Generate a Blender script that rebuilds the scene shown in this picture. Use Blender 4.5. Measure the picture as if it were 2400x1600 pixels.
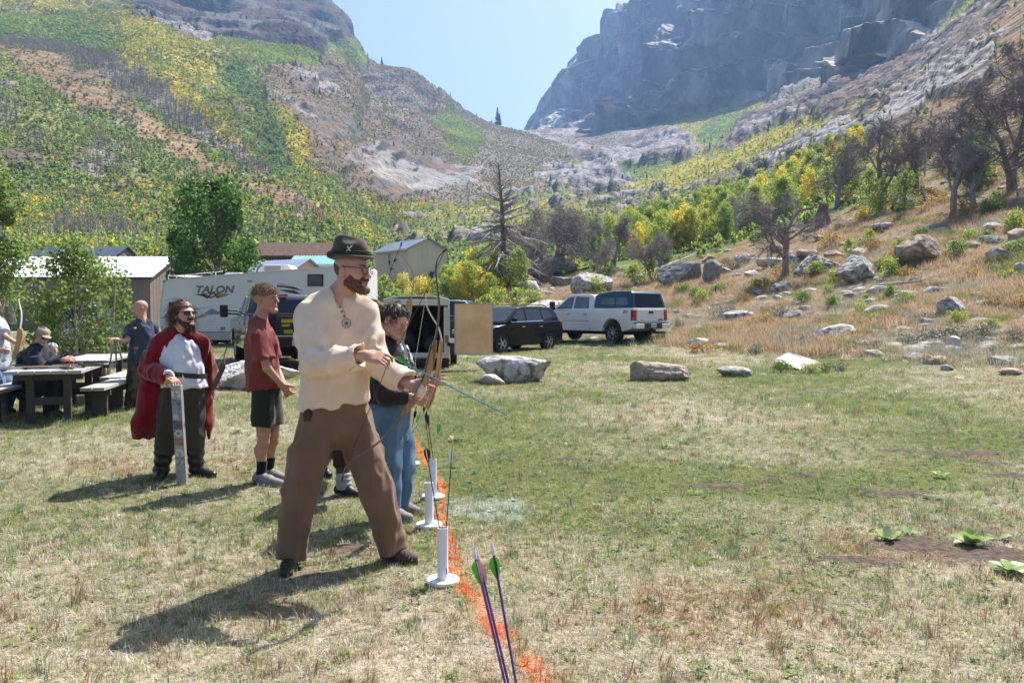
import bpy, bmesh, math, random
import numpy as np
from mathutils import Vector, Matrix, Euler
# ------------------------------------------------------------------ camera, sky, sun, exposure
for _o in list(bpy.data.objects):
 bpy.data.objects.remove(_o, do_unlink=True)
SC = bpy.context.scene
COL = SC.collection
CAM_H = 1.52
FPX, HORIZ = 1867.0, 725.0
PITCH = math.atan((800.0 - HORIZ) / FPX)
cam_d = bpy.data.cameras.new("camera")
cam_d.sensor_width = 36.0
cam_d.lens = 36.0 * FPX / 2400.0
cam_d.clip_start = 0.05
cam_d.clip_end = 20000.0
cam = bpy.data.objects.new("camera", cam_d)
COL.objects.link(cam)
cam.location = (0, 0, CAM_H)
cam.rotation_euler = (math.pi / 2 - PITCH, 0, 0)
SC.camera = cam
SUN_AZ, SUN_EL = math.radians(36.0), math.radians(55.0)
SUN_DIR = Vector((math.sin(SUN_AZ) * math.cos(SUN_EL), math.cos(SUN_AZ) * math.cos(SUN_EL), math.sin(SUN_EL)))
W = bpy.data.worlds.new("World")
SC.world = W
W.use_nodes = True
_nt = W.node_tree
_sky = _nt.nodes.new("ShaderNodeTexSky")
_sky.sky_type = 'NISHITA'
_sky.sun_disc = False
_sky.sun_elevation = SUN_EL
_sky.sun_rotation = SUN_AZ
_sky.altitude = 1500.0
_sky.air_density = 1.0
_sky.dust_density = 8.5
_sky.ozone_density = 2.0
_bg = _nt.nodes["Background"]
_bg.inputs[1].default_value = 0.086
_nt.links.new(_sky.outputs[0], _bg.inputs[0])
sun_d = bpy.data.lights.new("sun", 'SUN')
sun_d.energy = 5.0
sun_d.angle = math.radians(0.5)
sun_d.color = (1.0, 0.95, 0.87)
sun = bpy.data.objects.new("sun", sun_d)
COL.objects.link(sun)
sun.location = SUN_DIR * 60
sun.rotation_euler = (-SUN_DIR).to_track_quat('-Z', 'Y').to_euler()
SC.view_settings.view_transform = 'Standard'
SC.view_settings.look = 'None'
SC.view_settings.exposure = 1.18
SC.view_settings.gamma = 1.0
SC.view_settings.use_curve_mapping = False
SC.render.engine = 'CYCLES'
SC.cycles.use_denoising = True
SC.cycles.max_bounces = 6
SC.cycles.diffuse_bounces = 3
SC.cycles.glossy_bounces = 3
SC.cycles.transmission_bounces = 4
SC.cycles.transparent_max_bounces = 8
SC.cycles.volume_bounces = 0
SC.cycles.caustics_reflective = False
SC.cycles.caustics_refractive = False
SC.cycles.sample_clamp_indirect = 4.0
RNG = np.random.default_rng(7)
random.seed(7)
# ------------------------------------------------------------------ pixel <-> world survey helpers (2400 x 1600 photo pixels)
_ca, _sa = math.cos(PITCH), math.sin(PITCH)
def ray(px, py):
 u = (px - 1200.0) / FPX; v = (800.0 - py) / FPX
 return np.array([u, _ca + v * _sa, -_sa + v * _ca])
def at(px, py, Y):
 """world point seen at photo pixel (px, py) at forward distance Y"""
 r = ray(px, py)
 k = Y / r[1]
 return np.array([r[0] * k, Y, CAM_H + r[2] * k])
_OGK = np.geomspace(1.0, 1500.0, 700)
def on_ground(px, py):
 """where the line of sight through a photo pixel meets the ground"""
 r = ray(px, py); r = r / r[1]
 d = CAM_H + r[2] * _OGK - gz(r[0] * _OGK, _OGK)
 i = int(np.argmax(d < 0)); i = max(i, 1)
 lo, hi = _OGK[i - 1], _OGK[i]
 k = np.linspace(lo, hi, 60)
 d = CAM_H + r[2] * k - gz(r[0] * k, k)
 k = k[max(int(np.argmax(d < 0)), 0)]
 return np.array([r[0] * k, k, gz(r[0] * k, k)])
def to_px(X, Y, Z):
 dy = Y; dz = Z - CAM_H
 f = dy * _ca - dz * _sa
 u = dy * _sa + dz * _ca
 return 1200 + X / f * FPX, 800 - u / f * FPX
# ------------------------------------------------------------------ noise
def _hash(ix, iy, iz, seed):
 h = (ix.astype(np.int64) * 374761393 + iy.astype(np.int64) * 668265263 + iz.astype(np.int64) * 2147483647 + seed * 974711) & 0xFFFFFFFF
 h = ((h ^ (h >> 13)) * 1274126177) & 0xFFFFFFFF
 h = ((h ^ (h >> 16)) * 2246822519) & 0xFFFFFFFF
 h = h ^ (h >> 15)
 return (h & 0xFFFFFF).astype(np.float64) / 0xFFFFFF
def vnoise(x, y, z=None, seed=0):
 x = np.asarray(x, float); y = np.asarray(y, float)
 z = np.zeros_like(x) if z is None else np.asarray(z, float)
 ix, iy, iz = np.floor(x), np.floor(y), np.floor(z)
 fx, fy, fz = x - ix, y - iy, z - iz
 fx = fx * fx * (3 - 2 * fx); fy = fy * fy * (3 - 2 * fy); fz = fz * fz * (3 - 2 * fz)
 r = 0
 for dx in (0, 1):
  wx = fx if dx else 1 - fx
  for dy in (0, 1):
   wy = fy if dy else 1 - fy
   for dz in (0, 1):
    wz = fz if dz else 1 - fz
    r = r + wx * wy * wz * _hash(ix + dx, iy + dy, iz + dz, seed)
 return r * 2 - 1
def fbm(x, y, z=None, oct=4, seed=0, gain=0.5, lac=2.03):
 a, s, n = 1.0, 0.0, 0.0
 x = np.asarray(x, float); y = np.asarray(y, float)
 z = None if z is None else np.asarray(z, float)
 for o in range(oct):
  s = s + a * vnoise(x, y, z, seed + o * 17); n += a
  x = x * lac + 3.1; y = y * lac + 7.7
  if z is not None: z = z * lac + 1.3
  a *= gain
 return s / n
def ridged(x, y, z=None, oct=4, seed=0):
 a, s, n = 1.0, 0.0, 0.0
 for o in range(oct):
  s = s + a * (1 - np.abs(vnoise(x, y, z, seed + o * 31))); n += a
  x = x * 2.1 + 1.7; y = y * 2.1 + 9.2
  if z is not None: z = z * 2.1 + 4.4
  a *= 0.5
 return s / n
def sstep(a, b, x):
 t = np.clip((x - a) / (b - a), 0, 1)
 return t * t * (3 - 2 * t)
# ------------------------------------------------------------------ materials
def lin(c):
 if isinstance(c, str):
  c = c.lstrip('#'); c = [int(c[i:i + 2], 16) for i in (0, 2, 4)]
 o = []
 for v in c:
  v = v / 255.0
  o.append(v / 12.92 if v <= 0.04045 else ((v + 0.055) / 1.055) ** 2.4)
 return tuple(o)
MATS = {}
def mat(name, c1, c2=None, scale=6.0, rough=0.75, bump=0.0, bscale=None, metal=0.0, spec=0.4, coat=0.0, detail=5.0,
  sharp=(0.35, 0.65), sheen=0.0, stretch=None, trans=0.0, alpha=1.0, c3=None, scale3=1.0, sub=0.0, translucent=0.0):
 if name in MATS: return MATS[name]
 m = bpy.data.materials.new(name); m.use_nodes = True
 nt = m.node_tree; b = nt.nodes["Principled BSDF"]
 N = nt.nodes.new; L = nt.links.new
 tc = N("ShaderNodeTexCoord")
 vec = tc.outputs["Object"]
 if stretch:
  mp = N("ShaderNodeMapping"); mp.inputs["Scale"].default_value = stretch
  L(vec, mp.inputs["Vector"]); vec = mp.outputs[0]
 b.inputs["Roughness"].default_value = rough
 b.inputs["Metallic"].default_value = metal
 b.inputs["Specular IOR Level"].default_value = spec
 b.inputs["Coat Weight"].default_value = coat
 b.inputs["Coat Roughness"].default_value = 0.08
 if sheen:
  b.inputs["Sheen Weight"].default_value = sheen
 if trans:
  b.inputs["Transmission Weight"].default_value = trans
 if alpha < 1: b.inputs["Alpha"].default_value = alpha
 if sub:
  b.inputs["Subsurface Weight"].default_value = sub
  b.inputs["Subsurface Radius"].default_value = (0.012, 0.005, 0.003)
  b.inputs["Subsurface Scale"].default_value = 1.0
 c2 = c2 or tuple(x * 0.82 for x in c1)
 n = N("ShaderNodeTexNoise"); n.inputs["Scale"].default_value = scale; n.inputs["Detail"].default_value = detail
 L(vec, n.inputs["Vector"])
 r = N("ShaderNodeValToRGB")
 r.color_ramp.elements[0].position = sharp[0]; r.color_ramp.elements[0].color = (*c2, 1)
 r.color_ramp.elements[1].position = sharp[1]; r.color_ramp.elements[1].color = (*c1, 1)
 L(n.outputs["Fac"], r.inputs[0])
 colout = r.outputs[0]
 if c3:
  n3 = N("ShaderNodeTexNoise"); n3.inputs["Scale"].default_value = scale3; n3.inputs["Detail"].default_value = 6
  L(vec, n3.inputs["Vector"])
  r3 = N("ShaderNodeValToRGB"); r3.color_ramp.elements[0].position = 0.5; r3.color_ramp.elements[1].position = 0.64
  L(n3.outputs["Fac"], r3.inputs[0])
  mx = N("ShaderNodeMix"); mx.data_type = 'RGBA'
  L(r3.outputs[0], mx.inputs[0]); L(colout, mx.inputs[6]); mx.inputs[7].default_value = (*c3, 1)
  colout = mx.outputs[2]
 L(colout, b.inputs["Base Color"])
 if bump:
  nb = N("ShaderNodeTexNoise"); nb.inputs["Scale"].default_value = bscale or scale * 4; nb.inputs["Detail"].default_value = 4
  L(vec, nb.inputs["Vector"])
  bp = N("ShaderNodeBump"); bp.inputs["Strength"].default_value = min(1, bump); bp.inputs["Distance"].default_value = 0.06 if bump > .75 else 0.02
  L(nb.outputs["Fac"], bp.inputs["Height"]); L(bp.outputs[0], b.inputs["Normal"])
 if translucent:
  tr = N("ShaderNodeBsdfTranslucent"); L(colout, tr.inputs[0])
  ms = N("ShaderNodeMixShader"); ms.inputs[0].default_value = translucent
  out = nt.nodes["Material Output"]
  L(b.outputs[0], ms.inputs[1]); L(tr.outputs[0], ms.inputs[2]); L(ms.outputs[0], out.inputs[0])
 MATS[name] = m
 return m
def attr_mat(name, attr='col', inst=False, rough=0.8, var=0.18, vscale=3.0, bump=0.0, bscale=2.0, bdist=0.1, translucent=0.0, spec=0.25, hue=None):
 """procedural material tinted by a colour attribute (vertex or per-instance), broken up by noise"""
 if name in MATS: return MATS[name]
 m = bpy.data.materials.new(name); m.use_nodes = True
 nt = m.node_tree; b = nt.nodes["Principled BSDF"]; N = nt.nodes.new; L = nt.links.new
 a = N("ShaderNodeAttribute"); a.attribute_name = attr
 if inst: a.attribute_type = 'INSTANCER'
 tc = N("ShaderNodeTexCoord")
 n = N("ShaderNodeTexNoise"); n.inputs["Scale"].default_value = vscale; n.inputs["Detail"].default_value = 6
 L(tc.outputs["Object"], n.inputs["Vector"])
 mr = N("ShaderNodeMapRange"); mr.inputs[1].default_value = 0.3; mr.inputs[2].default_value = 0.7
 mr.inputs[3].default_value = 1 - var; mr.inputs[4].default_value = 1 + var
 L(n.outputs["Fac"], mr.inputs[0])
 vm = N("ShaderNodeVectorMath"); vm.operation = 'SCALE'
 L(a.outputs["Color"], vm.inputs[0]); L(mr.outputs[0], vm.inputs["Scale"])
 L(vm.outputs[0], b.inputs["Base Color"])
 b.inputs["Roughness"].default_value = rough; b.inputs["Specular IOR Level"].default_value = spec
 if bump:
  nb = N("ShaderNodeTexNoise"); nb.inputs["Scale"].default_value = bscale; nb.inputs["Detail"].default_value = 6
  L(tc.outputs["Object"], nb.inputs["Vector"])
  bp = N("ShaderNodeBump"); bp.inputs["Strength"].default_value = bump; bp.inputs["Distance"].default_value = bdist
  L(nb.outputs["Fac"], bp.inputs["Height"]); L(bp.outputs[0], b.inputs["Normal"])
 if translucent:
  tr = N("ShaderNodeBsdfTranslucent"); L(vm.outputs[0], tr.inputs[0])
  ms = N("ShaderNodeMixShader"); ms.inputs[0].default_value = translucent
  out = nt.nodes["Material Output"]
  L(b.outputs[0], ms.inputs[1]); L(tr.outputs[0], ms.inputs[2]); L(ms.outputs[0], out.inputs[0])
 MATS[name] = m
 return m
# ------------------------------------------------------------------ objects
def tag(o, label=None, cat=None, group=None, kind=None):
 if label: o["label"] = label
 if cat: o["category"] = cat
 if group: o["group"] = group
 if kind: o["kind"] = kind
 return o
def empty(name, loc=(0, 0, 0), rz=0.0, label=None, cat=None, group=None, rot=None):
 o = bpy.data.objects.new(name, None); COL.objects.link(o)
 o.location = [float(v) for v in loc]
 o.rotation_euler = rot if rot is not None else (0, 0, rz)
 o.empty_display_size = 0.2
 return tag(o, label, cat, group)
def link_mesh(name, me, m=None, parent=None, loc=None, smooth=False):
 o = bpy.data.objects.new(name, me); COL.objects.link(o)
 if m is not None and not me.materials: me.materials.append(m)
 if smooth:
  me.polygons.foreach_set("use_smooth", np.ones(len(me.polygons), bool))
 if parent is not None: o.parent = parent
 if loc is not None: o.location = [float(v) for v in loc]
 return o
def np_mesh(name, V, F, cols=None):
 """V (n,3), F (m,3|4) numpy arrays -> mesh"""
 me = bpy.data.meshes.new(name)
 V = np.ascontiguousarray(V, np.float32); F = np.ascontiguousarray(F, np.int32)
 me.vertices.add(len(V)); me.vertices.foreach_set("co", V.ravel())
 k = F.shape[1]
 me.loops.add(F.size); me.loops.foreach_set("vertex_index", F.ravel())
 me.polygons.add(len(F)); me.polygons.foreach_set("loop_start", np.arange(0, F.size, k, dtype=np.int32))
 if cols is not None:
  at_ = me.attributes.new("col", 'FLOAT_COLOR', 'POINT')
  c4 = np.ones((len(V), 4), np.float32); c4[:, :3] = cols
  at_.data.foreach_set("color", c4.ravel())
 me.update(calc_edges=True); me.validate()
 return me
def copy_tree(o, parent=None):
 c = o.copy(); COL.objects.link(c)
 if parent is not None: c.parent = parent
 for ch in list(o.children): copy_tree(ch, c)
 return c
class MB:
 """collects simple shapes into ONE mesh"""
 def __init__(s): s.v = []; s.f = []
 def add(s, vs, fs, M=None):
  b = len(s.v)
  for p in vs:
   p = Vector(p)
   s.v.append(tuple(M @ p) if M is not None else tuple(p))
  for f in fs: s.f.append(tuple(b + i for i in f))
  return s
 def box(s, c, size, rot=None, M=None):
  x, y, z = [k / 2 for k in size]
  vs = [(-x, -y, -z), (x, -y, -z), (x, y, -z), (-x, y, -z), (-x, -y, z), (x, -y, z), (x, y, z), (-x, y, z)]
  T = Matrix.Translation(Vector([float(q) for q in c]))
  if rot is not None: T = T @ (rot if isinstance(rot, Matrix) else Euler(rot).to_matrix().to_4x4())
  if M is not None: T = M @ T
  return s.add(vs, [(0, 3, 2, 1), (4, 5, 6, 7), (0, 1, 5, 4), (1, 2, 6, 5), (2, 3, 7, 6), (3, 0, 4, 7)], T)
 def span(s, lo, hi):
  lo = np.array(lo, float); hi = np.array(hi, float)
  return s.box((lo + hi) / 2, np.abs(hi - lo))
 def prism(s, poly, a, b, axis='y', M=None):
  """poly: 2-D outline; extruded from a to b along axis. axis y: poly=(x,z); x: (y,z); z: (x,y)"""
  def P(u, v, w):
   return {'y': (u, w, v), 'x': (w, u, v), 'z': (u, v, w)}[axis]
  n = len(poly)
  vs = [P(u, v, a) for u, v in poly] + [P(u, v, b) for u, v in poly]
  fs = [tuple(range(n)), tuple(range(2 * n - 1, n - 1, -1))]
  for i in range(n):
   j = (i + 1) % n
   fs.append((i, i + n, j + n, j))
  return s.add(vs, fs, M)
 def tube(s, pts, radii, n=8, cap=True, M=None, flat=None):
  pts = [Vector([float(q) for q in p]) for p in pts]
  if not hasattr(radii, '__len__'): radii = [radii] * len(pts)
  rings = []; up = None
  b = len(s.v); vs = []; fs = []
  for i, p in enumerate(pts):
   d = (pts[min(i + 1, len(pts) - 1)] - pts[max(i - 1, 0)])
   d = d.normalized() if d.length > 1e-9 else Vector((0, 0, 1))
   if up is None:
    up = Vector((0, 0, 1)) if abs(d.z) < 0.9 else Vector((1, 0, 0))
   sx = d.cross(up)
   if sx.length < 1e-6: sx = d.cross(Vector((0.3, 1, 0.2)))
   sx.normalize(); up = sx.cross(d).normalized()
   for k in range(n):
    a = 2 * math.pi * k / n
    ra = radii[i]
    rx, ry = (ra, ra) if flat is None else (ra, ra * flat)
    vs.append(p + sx * math.cos(a) * rx + up * math.sin(a) * ry)
  for i in range(len(pts) - 1):
   for k in range(n):
    k2 = (k + 1) % n
    fs.append((i * n + k, i * n + k2, (i + 1) * n + k2, (i + 1) * n + k))
  if cap:
   fs.append(tuple(range(n - 1, -1, -1))); e = (len(pts) - 1) * n
   fs.append(tuple(e + k for k in range(n)))
  return s.add(vs, fs, M)
 def lathe(s, prof, n=24, M=None, closed=False, cap=True):
  """prof: [(r,z)...] spun about z"""
  vs = []; fs = []
  for r, z in prof:
   for k in range(n):
    a = 2 * math.pi * k / n
    vs.append((r * math.cos(a), r * math.sin(a), z))
  m = len(prof)
  for i in range(m - 1 if not closed else m):
   i2 = (i + 1) % m
   for k in range(n):
    k2 = (k + 1) % n
    fs.append((i * n + k, i * n + k2, i2 * n + k2, i2 * n + k))
  if not closed and cap:
   if prof[0][0] > 1e-6: fs.append(tuple(range(n - 1, -1, -1)))
   if prof[-1][0] > 1e-6: fs.append(tuple((m - 1) * n + k for k in range(n)))
  return s.add(vs, fs, M)
 def build(s, name, m, parent=None, bevel=0.0, smooth=False, seg=2, loc=None, angle=35):
  me = bpy.data.meshes.new(name)
  me.from_pydata(s.v, [], s.f)
  bm = bmesh.new(); bm.from_mesh(me)
  bmesh.ops.remove_doubles(bm, verts=bm.verts, dist=1e-6)
  bmesh.ops.recalc_face_normals(bm, faces=bm.faces)
  if bevel:
   es = [e for e in bm.edges if len(e.link_faces) == 2 and e.calc_face_angle(0) > math.radians(angle)]
   bmesh.ops.bevel(bm, geom=es, offset=bevel, segments=seg, profile=0.6, affect='EDGES', clamp_overlap=True)
  if smooth:
   for f in bm.faces: f.smooth = True
   for e in bm.edges:
    if len(e.link_faces) == 2 and e.calc_face_angle(0) > math.radians(38): e.smooth = False
  bm.to_mesh(me); bm.free()
  return link_mesh(name, me, m, parent, loc)
def frame_from(dirv, up=(0, 0, 1)):
 """4x4 rotation whose Z axis is dirv"""
 z = Vector([float(q) for q in dirv]).normalized()
 u = Vector(up)
 if abs(z.dot(u)) > 0.97: u = Vector((0, 1, 0))
 x = u.cross(z).normalized(); y = z.cross(x)
 return Matrix((x, y, z)).transposed().to_4x4()
def basis(x, y, z):
 return Matrix((Vector(x), Vector(y), Vector(z))).transposed().to_4x4()
# ------------------------------------------------------------------ text as mesh
def text_mesh(name, body, size, m, parent, M, depth=0.002, shear=0.0, sx=1.0, bold=0.0):
 cu = bpy.data.curves.new(name, 'FONT'); cu.body = body; cu.size = size; cu.extrude = depth; cu.shear = shear
 cu.align_x = 'CENTER'; cu.align_y = 'CENTER'; cu.offset = bold; cu.resolution_u = 3
 t = bpy.data.objects.new(name, cu); COL.objects.link(t)
 dg = bpy.context.evaluated_depsgraph_get()
 me = bpy.data.meshes.new_from_object(t.evaluated_get(dg))
 bpy.data.objects.remove(t, do_unlink=True)
 me.transform(M @ Matrix.Diagonal((sx, 1, 1, 1)))
 me.materials.clear()
 return link_mesh(name, me, m, parent)
# ------------------------------------------------------------------ scattering for what nobody could count (geometry nodes)
def scatter(name, pts, rot, scl, cols, idx, templates, label, cat):
 """instances of template meshes on points; rot (n,3), scl (n,3), cols (n,3), idx (n)"""
 n = len(pts)
 me = bpy.data.meshes.new(name)
 me.vertices.add(n); me.vertices.foreach_set("co", np.ascontiguousarray(pts, np.float32).ravel())
 def A(nm, ty, key, arr):
  a = me.attributes.new(nm, ty, 'POINT'); a.data.foreach_set(key, np.ascontiguousarray(arr).ravel())
 A("rot", 'FLOAT_VECTOR', "vector", np.asarray(rot, np.float32))
 A("scl", 'FLOAT_VECTOR', "vector", np.asarray(scl, np.float32))
 c4 = np.ones((n, 4), np.float32); c4[:, :3] = cols
 A("col", 'FLOAT_COLOR', "color", c4)
 A("idx", 'INT', "value", np.asarray(idx, np.int32))
 o = bpy.data.objects.new(name, me); COL.objects.link(o)
 tag(o, label, cat, None, "stuff")
 ng = bpy.data.node_groups.new(name + "_nodes", 'GeometryNodeTree')
 ng.interface.new_socket("Geometry", in_out='INPUT', socket_type='NodeSocketGeometry')
 ng.interface.new_socket("Geometry", in_out='OUTPUT', socket_type='NodeSocketGeometry')
 N = ng.nodes.new; L = ng.links.new
 gi = N("NodeGroupInput"); go = N("NodeGroupOutput")
 iop = N("GeometryNodeInstanceOnPoints")
 coll = bpy.data.collections.new(name + "_templates")
 for k, t in enumerate(templates):
  ob = bpy.data.objects.new("%s_t%02d" % (name, k), t)
  coll.objects.link(ob)
 ci = N("GeometryNodeCollectionInfo"); ci.inputs["Collection"].default_value = coll
 ci.inputs["Separate Children"].default_value = True
 ci.inputs["Reset Children"].default_value = True
 def NA(nm, ty):
  q = N("GeometryNodeInputNamedAttribute"); q.data_type = ty; q.inputs["Name"].default_value = nm
  return q.outputs["Attribute"]
 m2p = N("GeometryNodeMeshToPoints")
 L(gi.outputs[0], m2p.inputs["Mesh"])
 L(m2p.outputs[0], iop.inputs["Points"])
 L(ci.outputs[0], iop.inputs["Instance"])
 iop.inputs["Pick Instance"].default_value = True
 L(NA("idx", 'INT'), iop.inputs["Instance Index"])
 e2r = N("FunctionNodeEulerToRotation")
 L(NA("rot", 'FLOAT_VECTOR'), e2r.inputs[0])
 L(e2r.outputs[0], iop.inputs["Rotation"])
 L(NA("scl", 'FLOAT_VECTOR'), iop.inputs["Scale"])
 L(iop.outputs[0], go.inputs[0])
 md = o.modifiers.new("scatter", 'NODES'); md.node_group = ng
 return o
# ------------------------------------------------------------------ signed-distance modelling (bodies, clothes, rocks)
class SDF:
 def __init__(s, lo, hi, h, margin=0.05):
  s.h = h; s.lo = np.array(lo, float) - 3 * h; s.margin = margin
  s.n = np.ceil((np.array(hi, float) + 3 * h - s.lo) / h).astype(int) + 1
  s.D = np.full(s.n, 0.5, np.float32)
 def _slice(s, lo, hi):
  a = np.clip(np.floor((np.array(lo) - s.lo) / s.h).astype(int), 0, s.n)
  b = np.clip(np.ceil((np.array(hi) - s.lo) / s.h).astype(int) + 1, 0, s.n)
  if np.any(b <= a): return None, None
  sl = tuple(slice(a[i], b[i]) for i in range(3))
  g = [s.lo[i] + s.h * np.arange(a[i], b[i]) for i in range(3)]
  X, Y, Z = np.meshgrid(*g, indexing='ij')
  return sl, (X, Y, Z)
 def _comb(s, sl, d, k, op):
  D = s.D[sl]
  d = d.astype(np.float32)
  if op == 'add':
   if k > 0:
    hh = np.clip(0.5 + 0.5 * (d - D) / k, 0, 1)
    s.D[sl] = d * (1 - hh) + D * hh - k * hh * (1 - hh)
   else: s.D[sl] = np.minimum(D, d)
  elif op == 'sub':
   if k > 0:
    hh = np.clip(0.5 - 0.5 * (D + d) / k, 0, 1)
    s.D[sl] = D * (1 - hh) - d * hh + k * hh * (1 - hh)
   else: s.D[sl] = np.maximum(D, -d)
 def cone(s, a, b, ra, rb, k=0.02, op='add', flat=None):
  """round cone from a to b; flat=(dirvec, factor) squashes it along dirvec"""
  a = np.array(a, float); b = np.array(b, float)
  m = max(ra, rb) + s.margin + k
  sl, P = s._slice(np.minimum(a, b) - m, np.maximum(a, b) + m)
  if sl is None: return s
  p = np.stack(P, -1) - a; ab = b - a
  q = 1.0
  if flat is not None:
   dv = np.array(flat[0], float); dv /= np.linalg.norm(dv); f = flat[1]
   p = p + (p @ dv)[..., None] * dv * (1 / f - 1)
   ab = ab + (ab @ dv) * dv * (1 / f - 1)
   q = f if f < 1 else 1.0
  L2 = max(ab @ ab, 1e-12)
  t = np.clip((p @ ab) / L2, 0, 1)
  d = np.linalg.norm(p - t[..., None] * ab, axis=-1) - (ra + (rb - ra) * t)
  if flat is not None and f < 1:
   d = d * (0.5 + 0.5 * f)
  s._comb(sl, d, k, op)
  return s
 def chain(s, pts, rad, k=0.02, flat=None):
  for i in range(len(pts) - 1):
   s.cone(pts[i], pts[i + 1], rad[i], rad[i + 1], k, flat=flat)
  return s
 def ell(s, c, r, R=None, k=0.02, op='add'):
  c = np.array(c, float); r = np.array(r, float)
  m = r.max() + s.margin + k
  sl, P = s._slice(c - m, c + m)
  if sl is None: return s
  p = np.stack(P, -1) - c
  if R is not None: p = p @ np.array(R)
  k0 = np.linalg.norm(p / r, axis=-1); k1 = np.linalg.norm(p / (r * r), axis=-1)
  d = k0 * (k0 - 1) / np.maximum(k1, 1e-6)
  s._comb(sl, d, k, op)
  return s
 def box(s, c, half, R=None, rnd=0.01, k=0.01, op='add'):
  c = np.array(c, float); half = np.array(half, float)
  m = np.linalg.norm(half) + s.margin + k
  sl, P = s._slice(c - m, c + m)
  if sl is None: return s
  p = np.stack(P, -1) - c
  if R is not None: p = p @ np.array(R)
  q = np.abs(p) - (half - rnd)
  d = np.linalg.norm(np.maximum(q, 0), axis=-1) + np.minimum(q.max(-1), 0) - rnd
  s._comb(sl, d, k, op)
  return s
 def plane_cut(s, point, normal, k=0.0):
  """removes everything on the side the normal points to"""
  point = np.array(point, float); n = np.array(normal, float); n /= np.linalg.norm(n)
  g = [s.lo[i] + s.h * np.arange(s.n[i]) for i in range(3)]
  d = ((g[0][:, None, None] - point[0]) * n[0] + (g[1][None, :, None] - point[1]) * n[1] + (g[2][None, None, :] - point[2]) * n[2]).astype(np.float32)
  s.D = np.maximum(s.D, d)
  return s
 def local_cut(s, point, normal, rad):
  """plane cut that only acts within rad of point"""
  point = np.array(point, float); n = np.array(normal, float); n /= np.linalg.norm(n)
  sl, P = s._slice(point - rad, point + rad)
  if sl is None: return s
  p = np.stack(P, -1) - point
  d = (p @ n + 0.010 * vnoise(P[0] * 11, P[1] * 11, P[2] * 3, seed=2) * (rad > 0.2)).astype(np.float32)
  inside = np.linalg.norm(p, axis=-1) < rad
  s.D[sl] = np.where(inside, np.maximum(s.D[sl], d), s.D[sl])
  return s
 def scratch(s):
  g = SDF.__new__(SDF); g.h, g.lo, g.n, g.margin = s.h, s.lo, s.n, s.margin
  g.D = np.full(s.n, 0.5, np.float32); return g
 def merge(s, g, k):
  s._comb((slice(None),) * 3, g.D, k, 'add'); return s
 def displace(s, fn, w=0.05):
  m = np.abs(s.D) < w
  i = np.argwhere(m)
  p = s.lo + i * s.h
  s.D[m] += fn(p[:, 0], p[:, 1], p[:, 2]).astype(np.float32)
  return s
 def smooth(s, it=1):
  for _ in range(it):
   D = s.D
   for ax in range(3):
    D = (np.roll(D, 1, ax) + 2 * D + np.roll(D, -1, ax)) / 4
   s.D = D
  return s
 def shell(s, t):
  s.D = np.maximum(s.D, -(s.D + t))
  return s
 def mesh(s):
  D = s.D
  sg = D < 0
  c = np.zeros(tuple(s.n - 1), np.int8)
  for dx in (0, 1):
   for dy in (0, 1):
    for dz in (0, 1):
     c += sg[dx:s.n[0] - 1 + dx, dy:s.n[1] - 1 + dy, dz:s.n[2] - 1 + dz]
  cell = np.argwhere((c > 0) & (c < 8))
  ids = np.full(tuple(s.n - 1), -1, np.int32)
  ids[tuple(cell.T)] = np.arange(len(cell))
  acc = np.zeros((len(cell), 3)); cnt = np.zeros(len(cell))
  cor = [(0, 0, 0), (1, 0, 0), (0, 1, 0), (1, 1, 0), (0, 0, 1), (1, 0, 1), (0, 1, 1), (1, 1, 1)]
  val = [D[cell[:, 0] + a, cell[:, 1] + b, cell[:, 2] + e] for a, b, e in cor]
  for i in range(8):
   for j in range(i + 1, 8):
    if sum(abs(cor[i][q] - cor[j][q]) for q in range(3)) != 1: continue
    a, b = val[i], val[j]
    m = (a < 0) != (b < 0)
    t = a[m] / (a[m] - b[m])
    p = np.array(cor[i], float) + t[:, None] * (np.array(cor[j]) - np.array(cor[i]))
    acc[m] += p; cnt[m] += 1
  V = s.lo + (cell + acc / np.maximum(cnt, 1)[:, None]) * s.h
  Q = []
  for ax in range(3):
   a0 = [slice(1, s.n[i] - 1) for i in range(3)]; a0[ax] = slice(0, s.n[ax] - 1)
   a1 = list(a0); a1[ax] = slice(1, s.n[ax])
   s0, s1 = sg[tuple(a0)], sg[tuple(a1)]
   e = np.argwhere(s0 != s1)
   if len(e) == 0: continue
   flip = s0[tuple(e.T)]
   off = np.array([1, 1, 1]); off[ax] = 0
   e = e + off
   u, v = [(1, 2), (2, 0), (0, 1)][ax]
   def I(du, dv):
    q = e.copy(); q[:, u] -= du; q[:, v] -= dv
    return ids[q[:, 0], q[:, 1], q[:, 2]]
   q = np.stack([I(1, 1), I(0, 1), I(0, 0), I(1, 0)], -1)
   q[~flip] = q[~flip][:, ::-1]
   Q.append(q)
  Q = np.concatenate(Q)
  Q = Q[(Q >= 0).all(1)]
  return V, Q
 def build(s, name, m, parent=None, origin=(0, 0, 0), colfn=None, relax=1):
  V, Q = s.mesh()
  for _ in range(relax):
   A = np.zeros_like(V); n = np.zeros(len(V))
   for k in range(4):
    a, b = Q[:, k], Q[:, (k + 1) % 4]
    np.add.at(A, a, V[b]); np.add.at(n, a, 1)
    np.add.at(A, b, V[a]); np.add.at(n, b, 1)
   V = 0.5 * V + 0.5 * A / np.maximum(n, 1)[:, None]
  cols = colfn(V) if colfn else None
  me = np_mesh(name, V - np.array(origin, float), Q, cols)
  return link_mesh(name, me, m, parent, smooth=True)
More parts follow.
